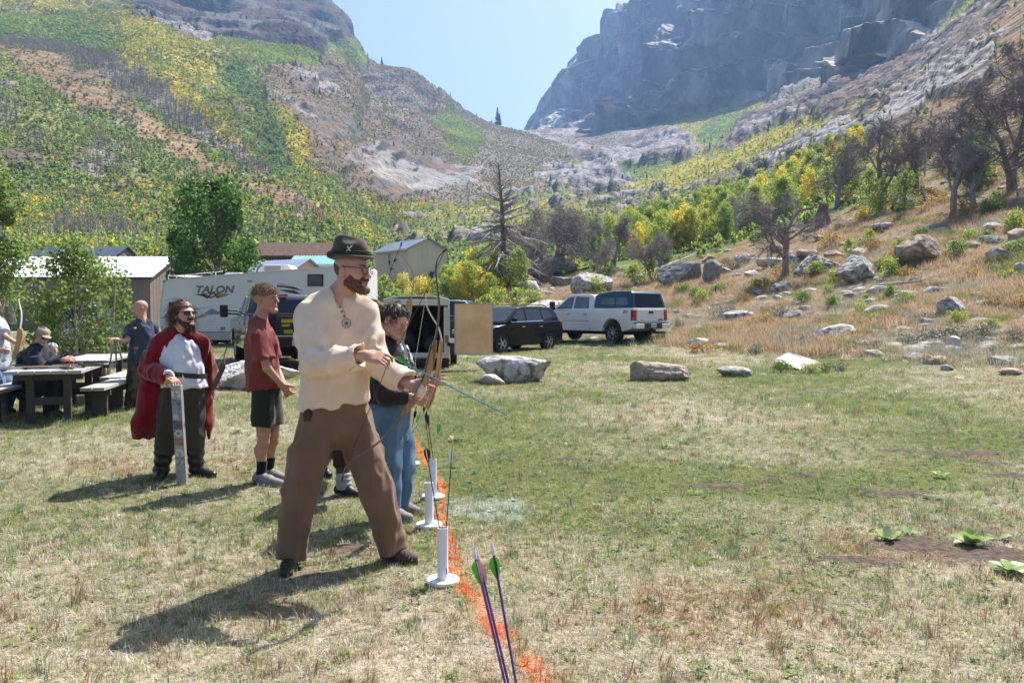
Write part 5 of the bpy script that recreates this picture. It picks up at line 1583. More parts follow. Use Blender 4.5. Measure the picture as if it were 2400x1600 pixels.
def wheel(parent, x, y, r, w, spokes=6, rimr=0.62, rimm=None, sgn=1):
 """thing part: tyre with rim"""
 root = MB()
 T = Matrix.Translation((x, y, r)) @ Matrix.Rotation(math.pi / 2, 4, 'X')
 h = w / 2
 root.lathe([(r * rimr, -h * 0.8), (r * 0.80, -h), (r * 0.95, -h * 0.92), (r, -h * 0.6), (r, h * 0.6), (r * 0.95, h * 0.92), (r * 0.80, h), (r * rimr, h * 0.8)], 28, T, closed=True)
 for k in range(36):   # tread blocks
  a = 2 * math.pi * k / 36
  root.box((r * math.cos(a), r * math.sin(a), 0), (0.02, r * 0.10, w * 0.8), rot=Matrix.Rotation(a, 4, 'Z'), M=T)
 ty = root.build('wheel', M_TYRE, parent, smooth=True)
 rb = MB()
 o = -sgn * h * 0.72
 rb.lathe([(r * rimr, o - 0.02 * sgn), (r * rimr * 0.95, o), (r * rimr * 0.9, o + sgn * 0.05), (r * rimr * 0.88, o + sgn * 0.12)], 28, T, cap=False)
 for k in range(spokes):
  a = 2 * math.pi * k / spokes
  for da in ((-0.13, 0.13) if spokes < 7 else (0,)):
   rb.box((r * rimr * 0.5 * math.cos(a + da), r * rimr * 0.5 * math.sin(a + da), o + sgn * 0.02), (r * rimr * 0.95, r * 0.075, 0.03), rot=Matrix.Rotation(a + da * 0.4, 4, 'Z'), M=T)
 rb.lathe([(0.0001, o - sgn * 0.03), (r * 0.15, o - sgn * 0.03), (r * 0.17, o + sgn * 0.02)], 16, T)
 rb.build('rim', rimm or M_RIM, ty, smooth=True)
 db = MB(); db.lathe([(0.0001, o + sgn * 0.07), (r * rimr * 0.9, o + sgn * 0.07)], 20, T)
 db.build('brake_disc', M_PLAST, ty)
def plate(parent, M, text, m, w=0.31, h=0.155):
 mb = MB(); mb.box((0, 0, 0), (w, h, 0.01), M=M)
 p = mb.build('licence_plate', m, parent, bevel=0.003)
 text_mesh('lettering', text, h * 0.52, M_INK, p, M @ Matrix.Translation((0, -0.01, 0.008)), 0.001)
# local frame for vehicles: +x nose, +y left side, z up
REAR = lambda x, y, z: Matrix.Translation((x, y, z)) @ basis((0, -1, 0), (0, 0, 1), (-1, 0, 0))    # text facing rearward
LEFT = lambda x, y, z: Matrix.Translation((x, y, z)) @ basis((-1, 0, 0), (0, 0, 1), (0, 1, 0))     # text on the left side
def pickup(name, loc, rz, paint, label, cap=None, tail_open=False, plate_m=M_PLATE, plate_t='8 49211', mirrors='tow', wheel_r=0.41, detail='white'):
 root = empty(name, loc, rz, label, 'truck')
 R = wheel_r; fx, rx = 1.98, -1.92
 hw = lambda z: 1.0 - max(0, 0.62 - z) * 0.12 - max(0, z - 1.05) * 0.06
 AR = R + 0.10
 out = [(-3.02, 0.66), (-3.04, 1.0), (-3.02, 1.37), (-0.95, 1.37), (-0.95, 1.33), (1.28, 1.30), (1.7, 1.29), (2.62, 1.22), (2.92, 1.12), (3.0, 0.9), (2.98, 0.62)]
 bot = [(2.9, 0.52)] + [p for p in arch(fx, AR, 0.46)] + [(0.9, 0.46), (-0.9, 0.46)] + [p for p in arch(rx, AR, 0.46)] + [(-2.9, 0.58)]
 mb = MB()
 if not tail_open:
  tapered(mb, out + bot, hw)
 else:   # open bed: front body plus two bed walls and floor
  f = [(-0.95, 1.37)] + out[4:] + [(2.9, 0.52)] + arch(fx, AR, 0.46) + [(0.9, 0.46), (-0.95, 0.46)]
  tapered(mb, f, hw)
  for sgn in (-1, 1):
   poly = [(-3.02, 0.66), (-3.02, 1.37), (-0.96, 1.37), (-0.96, 0.46)] + arch(rx, AR, 0.46) + [(-2.9, 0.58)]
   n = len(poly)
   vs = [(x, sgn * hw(z), z) for x, z in poly] + [(x, sgn * (hw(z) - 0.09), z) for x, z in poly]
   fs = [tuple(range(n)), tuple(range(2 * n - 1, n - 1, -1))] + [(i, i + n, (i + 1) % n + n, (i + 1) % n) for i in range(n)]
   mb.add(vs, fs)
 body = mb.build('body', paint, root, bevel=0.035, smooth=True, seg=3, angle=40)
 ub = MB(); ub.box((0.2, 0, 0.62), (5.3, 1.5, 0.36)); ub.box((0, 0, 0.42), (4.6, 1.0, 0.2))
 ub.tube([(-1.2, -0.45, 0.4), (-2.6, -0.55, 0.42), (-3.05, -0.9, 0.40)], 0.05, 8)
 ub.build('underbody', M_UNDER, root)
 if tail_open:
  fl = MB(); fl.box((-1.98, 0, 0.83), (2.05, 1.78, 0.05)); fl.box((-0.99, 0, 1.1), (0.06, 1.8, 0.55)); fl.build('bed_floor', M_PLAST, root)
  tg = MB(); tg.box((-3.32, 0, 0.84), (0.58, 1.74, 0.07)); t_ = tg.build('tailgate', M_PLAST, root, bevel=0.015)
  for sg in (-1, 1):
   rl = MB(); rl.box((-1.98, sg * 0.955, 1.385), (2.1, 0.13, 0.03)); rl.build('bed_rail', M_PLAST, root, bevel=0.01)
 # cab
 ghw = lambda z: 0.965 - (z - 1.3) * 0.30
 cb = MB()
 cab = [(-0.93, 1.31), (-0.80, 1.80), (-0.70, 1.905), (-0.45, 1.94), (0.45, 1.94), (0.68, 1.90), (1.42, 1.30)]
 tapered(cb, cab, ghw)
 cabo = cb.build('cab', paint, root, bevel=0.03, smooth=True, seg=3, angle=30)
 for sg in (-1, 1):
  for k, poly in enumerate([[(0.34, 1.36), (1.20, 1.36), (0.66, 1.82), (0.34, 1.85)], [(-0.62, 1.36), (0.24, 1.36), (0.24, 1.85), (-0.52, 1.82)]]):
   g = MB(); side_panel(g, poly, ghw, sg, 0.008)
   g.build('side_window', M_GLASS_LIT if detail == 'white' else M_CARGLASS, cabo)
  ds = MB()
  for x in (-0.72, 0.29, 1.22):
   side_panel(ds, [(x - 0.006, 0.5), (x + 0.006, 0.5), (x + 0.006, 1.29), (x - 0.006, 1.29)], hw, sg, 0.002)
  ds.build('door_seam', M_INK, body)
  for x in (-0.48, 0.50):
   h = MB(); h.box((x, sg * (hw(1.1) + 0.015), 1.13), (0.2, 0.035, 0.045)); h.build('door_handle', M_CHROME, body, bevel=0.01)
  st = MB(); side_panel(st, [(-0.7, 0.84), (1.2, 0.84), (1.2, 0.87), (-0.7, 0.87)], hw, sg, 0.006); st.build('side_moulding', M_CHROME if detail == 'white' else M_PLAST, body)
  m_ = MB()
  m_.tube([(1.12, sg * 0.94, 1.38), (1.12, sg * 1.24, 1.40)], 0.025, 6); m_.tube([(1.12, sg * 0.94, 1.46), (1.12, sg * 1.24, 1.48)], 0.02, 6)
  mi = m_.build('mirror_arm', M_PLAST, cabo)
  m2 = MB(); m2.box((1.13, sg * 1.33, 1.47), (0.14, 0.22, 0.36)); m2.build('mirror', M_PLAST, mi, bevel=0.04)
 g = MB(); g.add([(-0.885, -0.74, 1.42), (-0.885, 0.74, 1.42), (-0.80, 0.68, 1.76), (-0.80, -0.68, 1.76)], [(0, 1, 2, 3)])
 g.add([(-0.905, -0.76, 1.42), (-0.905, 0.76, 1.42), (-0.815, 0.70, 1.78), (-0.815, -0.70, 1.78)], [(0, 1, 2, 3)])
 g.build('rear_window', M_CARGLASS, cabo)
 g = MB(); g.add([(1.33, -0.82, 1.40), (1.33, 0.82, 1.40), (0.76, 0.68, 1.855), (0.76, -0.68, 1.855)], [(0, 1, 2, 3)]); g.build('windscreen', M_CARGLASS, cabo)
 hl = MB(); hl.box((-0.80, 0, 1.90), (0.10, 0.30, 0.05)); hl.build('brake_light', M_RED, cabo)
 # rear end
 for sg in (-1, 1):
  tl = MB(); tl.box((-2.965, sg * 0.90, 1.10), (0.16, 0.20, 0.42)); t_ = tl.build('tail_light', M_RED, root, bevel=0.03, seg=3)
  hb = MB(); hb.box((2.93, sg * 0.78, 0.98), (0.14, 0.32, 0.22)); hb.build('headlight', M_CHROME, root, bevel=0.03)
  bc = MB(); bc.box((-3.10, sg * 0.76, 0.68), (0.20, 0.50, 0.19)); bc.build('bumper_end', paint if detail == 'white' else M_CHROME, root, bevel=0.05, seg=3)
 bb = MB(); bb.box((-3.10, 0, 0.69), (0.18, 1.06, 0.21)); bb.box((-3.08, 0, 0.79), (0.2, 1.96, 0.05)); bb.box((-3.15, 0, 0.52), (0.25, 0.12, 0.10))
 bump = bb.build('bumper', M_PLAST, root, bevel=0.02)
 plate(bump, REAR(-3.195, -0.02, 0.70), plate_t, plate_m)
 if not tail_open:
  tg = MB(); tg.box((-3.035, 0, 1.08), (0.04, 1.52, 0.50)); tgo = tg.build('tailgate', paint, root, bevel=0.02, seg=2)
  h = MB(); h.box((-3.06, 0, 1.21), (0.03, 0.24, 0.10)); h.build('tailgate_handle', M_PLAST, tgo, bevel=0.01)
  text_mesh('lettering', 'GMC', 0.095, M_REDINK, tgo, REAR(-3.06, -0.58, 0.92), 0.004, bold=0.004, sx=1.3)
  text_mesh('lettering', 'SIERRA', 0.06, M_CHROME, tgo, REAR(-3.06, 0.52, 0.90), 0.004, sx=1.3)
  text_mesh('lettering', 'Z71', 0.15, M_REDINK, body, LEFT(-2.62, hw(1.2) + 0.006, 1.22), 0.003, shear=0.3, bold=0.005)
  fd = MB(); fd.lathe([(0.10, 0), (0.095, 0.006), (0.0001, 0.006)], 20, Matrix.Translation((-1.12, hw(1.05) + 0.001, 1.02)) @ Matrix.Rotation(-math.pi / 2, 4, 'X')); fd.build('fuel_door', paint, body)
 if cap:
  cp = MB(); chw = lambda z: 0.975 - (z - 1.37) * 0.22
  tapered(cp, [(-3.0, 1.385), (-2.86, 1.95), (-2.76, 2.02), (-1.9, 2.045), (-1.1, 1.95), (-0.90, 1.86), (-0.92, 1.385)], chw)
  co = cp.build('canopy', cap, root, bevel=0.03, smooth=True, seg=3, angle=30)
  for sg in (-1, 1):
   for poly in ([(-2.02, 1.50), (-1.30, 1.50), (-1.36, 1.76), (-1.98, 1.78)], [(-2.72, 1.50), (-2.10, 1.50), (-2.06, 1.78), (-2.62, 1.78)]):
    g = MB(); side_panel(g, poly, chw, sg, 0.008); g.build('side_window', M_GLASS_LIT, co)
  g = MB(); n0 = Vector((-3.012, 0, 1.42))
  g.add([(-3.004, -0.82, 1.42), (-3.004, 0.82, 1.42), (-2.885, 0.72, 1.93), (-2.885, -0.72, 1.93)], [(0, 1, 2, 3)])
  g.add([(-2.98, -0.82, 1.42), (-2.98, 0.82, 1.42), (-2.86, 0.72, 1.93), (-2.86, -0.72, 1.93)], [(0, 1, 2, 3)])
  g.build('rear_window', mat('tinted_glass', (.012, .013, .015), scale=1, rough=.1, spec=.15), co)
 for x in (fx, rx):
  for sg in (-1, 1):
   wheel(root, x, sg * 0.83, R, 0.27, spokes=8 if detail == 'white' else 6, sgn=sg)
 return root
def heading(nx, ny): return math.atan2(ny, nx)
def gz0(x, y): return gz(x, y)
pk = pickup('pickup_truck', (3.43, 33.3, gz(3.9, 32.2) + 0.02), heading(-0.643, 0.766), M_PWHITE, 'white crew-cab pickup with deep blue canopy parked facing away', cap=M_PBLUE)
dk = pickup('pickup_truck', (-6.62, 22.5, gz(-6.5, 22)), heading(-0.42, 0.907), M_PPEWT, 'dark pewter pickup with its tailgate lowered behind the boy', tail_open=True, plate_m=M_PLATEW, plate_t='567 7K', detail='dark')
def suv(name, loc, rz, paint, label, L=4.25, Wd=1.78, H=1.66, R=0.335, plate_t=None, boxy=False, roof_glare=None, glassm=None):
 root = empty(name, loc, rz, label, 'car')
 s = L / 4.25; fx, rx = 1.30 * s, -1.26 * s
 k = Wd / 1.78; hz_ = H / 1.66
 hw = lambda z: k * (0.88 - max(0, 0.5 - z) * 0.15 - max(0, z - 0.75) * 0.10)
 AR = R + 0.06
 belt = 1.05 * hz_
 out = [(-2.08 * s, 0.42), (-2.12 * s, 0.75), (-2.0 * s, 1.05 * hz_), (-1.9 * s, belt + 0.06), (1.0 * s, belt - 0.04), (1.62 * s, 0.93 * hz_), (1.98 * s, 0.78), (2.12 * s, 0.62), (2.10 * s, 0.36)]
 bot = [(1.9 * s, 0.26)] + arch(fx, AR, 0.28) + [(0.6, 0.24), (-0.6, 0.24)] + arch(rx, AR, 0.28) + [(-1.9 * s, 0.30)]
 mb = MB(); tapered(mb, out + bot, hw)
 body = mb.build('body', paint, root, bevel=0.05, smooth=True, seg=3, angle=32)
 ghw = lambda z: k * (0.845 - (z - belt) * 0.34)
 top = H - 0.03
 tail = -2.02 if boxy else -1.93
 roof = [(tail * s, belt + 0.02), ((tail + 0.10) * s, top - 0.22), ((tail + 0.28) * s, top - 0.04), (-0.9 * s, top), (-0.1 * s, top - 0.005), (0.30 * s, top - 0.06), (1.12 * s, belt - 0.02)]
 cb = MB(); tapered(cb, roof, ghw)
 cabo = cb.build('cab', paint, root, bevel=0.045, smooth=True, seg=3, angle=24)
 if roof_glare:
  rf = MB(); tapered(rf, [((tail + 0.30) * s, top - 0.02), (-0.9 * s, top + 0.012), (-0.1 * s, top + 0.01), (0.28 * s, top - 0.045), (0.26 * s, top - 0.07), ((tail + 0.34) * s, top - 0.05)], ghw)
  rf.build('roof', roof_glare, root, bevel=0.015, smooth=True)  # pale sheet over the roof, sun glare put into its colour
 gl = glassm or M_CARGLASS
 for sg in (-1, 1):
  for poly in ([(0.02 * s, belt + 0.06), (0.86 * s, belt + 0.04), (0.30 * s, top - 0.13), (0.02 * s, top - 0.10)], [(-0.92 * s, belt + 0.08), (-0.06 * s, belt + 0.06), (-0.06 * s, top - 0.10), (-0.86 * s, top - 0.11)],
                     [(-1.55 * s, belt + 0.20), (-1.0 * s, belt + 0.085), (-0.94 * s, top - 0.115), (-1.35 * s, top - 0.16)]):
   g = MB(); side_panel(g, poly, ghw, sg, 0.008); g.build('side_window', gl, cabo)
  ds = MB()
  for x in (-1.0 * s, -0.02, 1.0 * s):
   side_panel(ds, [(x - 0.005, 0.35), (x + 0.005, 0.35), (x + 0.005, belt), (x - 0.005, belt)], hw, sg, 0.002)
  ds.build('door_seam', M_INK, body)
  cl = MB(); side_panel(cl, [(-1.9 * s, 0.30), (1.9 * s, 0.27), (1.9 * s, 0.38), (-1.9 * s, 0.40)], hw, sg, 0.012)
  ch = MB(); side_panel(ch, [(-0.95 * s, belt + 0.045), (0.9 * s, belt + 0.01), (0.9 * s, belt + 0.03), (-0.95 * s, belt + 0.068)], ghw, sg, 0.012); ch.build('window_trim', M_CHROME, cabo)
  for x in (-0.80 * s, 0.18 * s):
   h = MB(); h.box((x, sg * (hw(0.9) + 0.012), 0.90 * hz_), (0.17, 0.03, 0.03)); h.build('door_handle', M_CHROME, body, bevel=0.008)
  mi = MB(); mi.box((0.80 * s, sg * (k * 0.98), belt + 0.10), (0.13, 0.20, 0.14)); mi.build('mirror', paint, cabo, bevel=0.04, seg=3)
  tl = MB(); tl.box((-2.03 * s, sg * k * 0.74, 0.98 * hz_), (0.13, 0.24, 0.20)); tl.build('tail_light', M_RED, root, bevel=0.03, seg=3)
  hl = MB(); hl.box((1.98 * s, sg * k * 0.66, 0.74), (0.22, 0.28, 0.16)); hl.build('headlight', M_CHROME, root, bevel=0.04, seg=3)
  rr = MB(); rr.tube([(0.2 * s, sg * ghw(top) * 0.92, top - 0.01), (0.0, sg * ghw(top) * 0.92, top + 0.05), (-1.2 * s, sg * ghw(top) * 0.92, top + 0.05), (-1.45 * s, sg * ghw(top) * 0.92, top - 0.03)], 0.018, 6); rr.build('roof_rail', M_PLAST, root)
 g = MB(); z0, z1 = belt + 0.05, top - 0.10
 xa = lambda z: (1.12 + (0.30 - 1.12) * (z - belt + 0.02) / (top - 0.04 - belt)) * s + 0.012
 g.add([(xa(z0), -ghw(z0) * 0.9, z0), (xa(z0), ghw(z0) * 0.9, z0), (xa(z1), ghw(z1) * 0.9, z1), (xa(z1), -ghw(z1) * 0.9, z1)], [(0, 1, 2, 3)]); g.build('windscreen', M_CARGLASS, cabo)
 g = MB(); xr = lambda z: (tail + 0.10 * (z - belt - 0.02) / (top - 0.22 - belt - 0.02)) * s - 0.012
 z0, z1 = belt + 0.10, top - 0.24
 g.add([(xr(z0), -ghw(z0) * 0.85, z0), (xr(z0), ghw(z0) * 0.85, z0), (xr(z1), ghw(z1) * 0.85, z1), (xr(z1), -ghw(z1) * 0.85, z1)], [(0, 1, 2, 3)]); g.build('rear_window', gl, cabo)
 gr = MB(); gr.box((2.10 * s, 0, 0.60), (0.06, 0.9 * k, 0.20)); gr.build('grille', M_PLAST, root, bevel=0.02)
 for (x, w_) in ((-2.10 * s, 1.6), (2.08 * s, 1.6)):
  bb = MB(); bb.box((x, 0, 0.42), (0.12, w_ * k, 0.18)); bo = bb.build('bumper', M_PLAST, root, bevel=0.03)
 if plate_t: plate(body, REAR(-2.135 * s, 0, 0.80 * hz_), plate_t, M_PLATE, 0.33, 0.17)
 ub = MB(); ub.box((0, 0, 0.34), (3.8 * s, 1.3 * k, 0.2)); ub.build('underbody', M_UNDER, root)
 for x in (fx, rx):
  for sg in (-1, 1): wheel(root, x, sg * 0.78 * k, R, 0.22, spokes=5, sgn=sg)
 return root
suv('compact_suv', (-0.12, 29.0, gz(-0.1, 29)), heading(-0.665, -0.748), M_PBLACK, 'small shiny black car parked beside the plywood door')
suv('large_suv', (-2.1, 33.0, gz(-2.0, 33)), heading(0.97, -0.22), M_PNAVY, 'dark navy wagon with sun glare painted on its roof behind the cream trailer', L=5.1, Wd=1.95, H=1.92, R=0.38, boxy=True, roof_glare=M_PWHITE)
suv('parked_suv', (-14.1, 26.5, gz(-14, 26)), heading(-0.25, 0.97), M_PNAVY, 'dark navy car half hidden behind the small aspen clump', L=4.8, Wd=1.9, H=1.80, R=0.37, boxy=True, plate_t='2051 11')
# bed load of the dark pickup
def bed_load():
 T = dk.matrix_basis.copy() if False else Matrix.Translation(dk.location) @ Matrix.Rotation(dk.rotation_euler[2], 4, 'Z')
 M_YEL = mat('yellow_case', (0.62, 0.43, 0.02), (0.5, 0.34, 0.02), scale=6, rough=0.5)
 def item(name, lx, ly, lz, label, cat):
  p = T @ Vector((lx, ly, lz)); return empty(name, p, dk.rotation_euler[2], label, cat)
 r = item('tool_case', -2.6, 0.10, 0.857, 'yellow and black tool case in the dark pickup bed', 'tool case')
 b = MB(); b.box((0, 0, 0.25), (0.42, 0.62, 0.50)); b.build('case_body', M_PLAST, r, bevel=0.03)
 b = MB(); b.box((-0.215, 0, 0.37), (0.02, 0.46, 0.09)); b.box((-0.215, 0.12, 0.26), (0.02, 0.20, 0.06)); b.build('front_panel', M_YEL, r, bevel=0.008)
 b = MB(); b.box((-0.215, 0.06, 0.10), (0.02, 0.22, 0.10)); b.build('label_panel', M_YEL, r, bevel=0.008)
 b = MB(); b.box((0, 0, 0.53), (0.34, 0.56, 0.05)); b.build('lid', M_PLAST, r, bevel=0.015)
 for i, (x, y, s) in enumerate([(-2.9, -0.40, 0.22), (-2.7, -0.68, 0.30), (-3.2, -0.25, 0.14)]):
  r = item('gear_bag', x, y, 0.885, 'black gear bag %s in the dark pickup bed' % ['slumped beside the tool case', 'furthest from the tool case', 'small, on the lowered tailgate'][i], 'bag')
  me = rock_mesh('bag', s * 1.5, s * 1.2, s, 300 + i, 4, 4); link_mesh('bag', me, M_PLAST, r, smooth=True)
  b = MB(); b.tube([(-0.2 * s, 0, s * 0.9), (0, 0, s * 1.25), (0.25 * s, 0, s * 0.9)], 0.012, 6); b.build('strap', M_PLAST, r)
bed_load()
# cream cargo trailer with plywood-backed door
def cargo_trailer():
 M_CREAM = mat('cream_trailer_skin', (0.66, 0.61, 0.50), (0.58, 0.53, 0.43), scale=2, rough=0.5)
 M_PLY = mat('plywood', (0.88, 0.57, 0.31), (0.70, 0.43, 0.21), scale=2.2, rough=0.75, stretch=(1, 1.4, 1.2), detail=9)
 M_INT = mat('trailer_interior', (0.20, 0.15, 0.10), (0.13, 0.10, 0.07), scale=3, rough=0.9)
 d = 20.2
 c = gbase(976, d)
 hd_ = math.radians(90 + 5)
 root = empty('cargo_trailer', c, hd_, 'cream box trailer standing open at the back behind the woman', 'trailer')
 w, L, z0, z1 = 1.68, 3.3, 0.30, 1.80
 # local +x forward, rear at x=0
 def sec(w_, lift=0.0):
  return [(-w_ / 2, z0), (w_ / 2, z0), (w_ / 2, z1 - 0.08), (w_ / 2 - 0.10, z1 + 0.03), (w_ / 4, z1 + 0.075), (0, z1 + 0.09), (-w_ / 4, z1 + 0.075), (-w_ / 2 + 0.10, z1 + 0.03), (-w_ / 2, z1 - 0.08)]
 mb = MB()
 o, i = sec(w), [(y * 0.955, z0 + (z - z0) * 0.955 + 0.02) for y, z in sec(w)]
 n = len(o)
 vs = [(0, y, z) for y, z in o] + [(L, y, z) for y, z in o] + [(0.0, y, z) for y, z in i] + [(L - 0.05, y, z) for y, z in i]
 fs = []
 for k in range(n):
  j = (k + 1) % n
  fs += [(k, j, j + n, k + n), (k + 2 * n, k + 3 * n, j + 3 * n, j + 2 * n), (k, k + 2 * n, j + 2 * n, j)]
 fs += [tuple(range(n, 2 * n)), tuple(range(4 * n - 1, 3 * n - 1, -1))]
 mb.add(vs, fs); mb.build('box', M_CREAM, root)
 fr = MB()
 for sg in (-1, 1): fr.box((-0.03, sg * (w / 2 - 0.075), 0.95), (0.06, 0.15, 1.28))
 fr.box((-0.03, 0, z1 - 0.09), (0.06, w - 0.02, 0.17)); fr.box((-0.03, 0, z0 + 0.06), (0.08, w, 0.14))
 fr.build('rear_frame', M_CREAM, root, bevel=0.02)
 ln = MB(); ln.box((L / 2, 0, z0 + 0.06), (L - 0.1, w * 0.93, 0.02));
 for sg in (-1, 1): ln.box((L / 2, sg * w * 0.465, 0.98), (L - 0.1, 0.02, 1.25))
 ln.box((L - 0.08, 0, 0.98), (0.02, w * 0.9, 1.25)); ln.build('lining', M_INT, root)
 tb = MB(); tb.tube([(-0.03, -w / 2 + 0.02, z1 - 0.02), (-0.03, -w / 4, z1 + 0.055), (-0.03, 0, z1 + 0.075), (-0.03, w / 4, z1 + 0.055), (-0.03, w / 2 - 0.02, z1 - 0.02)], 0.02, 6); tb.build('roof_trim', M_CREAM, root)
 for sg in (-1, 1):
  tl = MB(); tl.box((-0.075, sg * (w / 2 - 0.08), 0.78), (0.03, 0.07, 0.18)); tl.build('tail_light', M_RED, root, bevel=0.012)
  fe = MB(); fe.prism([(1.35, 0.30), (1.35, 0.62), (1.5, 0.72), (2.1, 0.72), (2.25, 0.62), (2.25, 0.30), (2.2, 0.30), (2.2, 0.6), (1.4, 0.6), (1.4, 0.30)], sg * (w / 2 + 0.005), sg * (w / 2 + 0.24), 'y'); fe.build('fender', M_PLAST, root)
  wheel(root, 1.8, sg * (w / 2 + 0.12), 0.30, 0.18, spokes=5, sgn=sg)
 ch = MB(); ch.box((L / 2 - 0.2, 0, 0.24), (L + 0.2, 1.2, 0.08)); ch.box((0.05, 0, 0.22), (0.1, w, 0.08)); ch.box((L + 0.7, 0, 0.4), (1.5, 0.08, 0.08)); ch.build('chassis', M_PLAST, root)
 mf = MB(); mf.box((0.1, -w / 2 + 0.16, 0.16), (0.02, 0.28, 0.26)); mf.box((0.1, w / 2 - 0.16, 0.16), (0.02, 0.28, 0.26)); mf.build('mud_flap', M_PLAST, root)
 # door swung fully open to the right side, its plywood lining towards the camera
 M_EDGE = mat('door_edge_dark', (0.05, 0.05, 0.05), scale=4, rough=0.5)
 yR = -w / 2
 dm = MB(); dm.box((-0.22, yR - 0.60, 1.03), (0.035, 0.965, 1.29)); do = dm.build('door', M_EDGE, root, bevel=0.006)
 dp = MB(); dp.box((-0.241, yR - 0.60, 1.03), (0.012, 0.91, 1.235)); dp.build('plywood_lining', M_PLY, do)
 dt = MB()
 for (y, z, a, b) in ((0, 0.632, 0.95, 0.03), (0, -0.632, 0.95, 0.03), (0.47, 0, 0.03, 1.26), (-0.47, 0, 0.03, 1.26)):
  dt.box((-0.244, yR - 0.60 + y, 1.03 + z), (0.012, a, b))
 dt.build('door_trim', mat('galvanised_trim', (0.45, 0.44, 0.42), scale=6, rough=0.5, metal=0.4), do)
 br = MB(); br.box((-0.14, yR - 0.06, 0.62), (0.05, 0.26, 0.10), rot=(0.35, 0, 0)); br.box((-0.12, yR - 0.05, 1.30), (0.18, 0.06, 0.05)); br.build('hinge', M_PLAST, do)
 # cargo: dark bags, long pale boards
 T = Matrix.Translation(root.location) @ Matrix.Rotation(hd_, 4, 'Z')
 for i, (x, y, s, lab) in enumerate([(0.7, 0.25, 0.62, 'large dark bundle stowed deep inside the cream trailer'), (0.5, -0.35, 0.5, 'dark bundle low inside the trailer on the door side'), (1.3, -0.2, 0.8, 'tallest dark bundle at the back inside the trailer')]):
  p = T @ Vector((x, y, z0 + 0.07)); o_ = link_mesh('cargo_bundle', rock_mesh('cargo_bundle', s * 0.8, s * 0.8, s, 350 + i, 3, 5), M_PLAST, None, p, smooth=True); tag(o_, lab, 'bundle')
cargo_trailer()
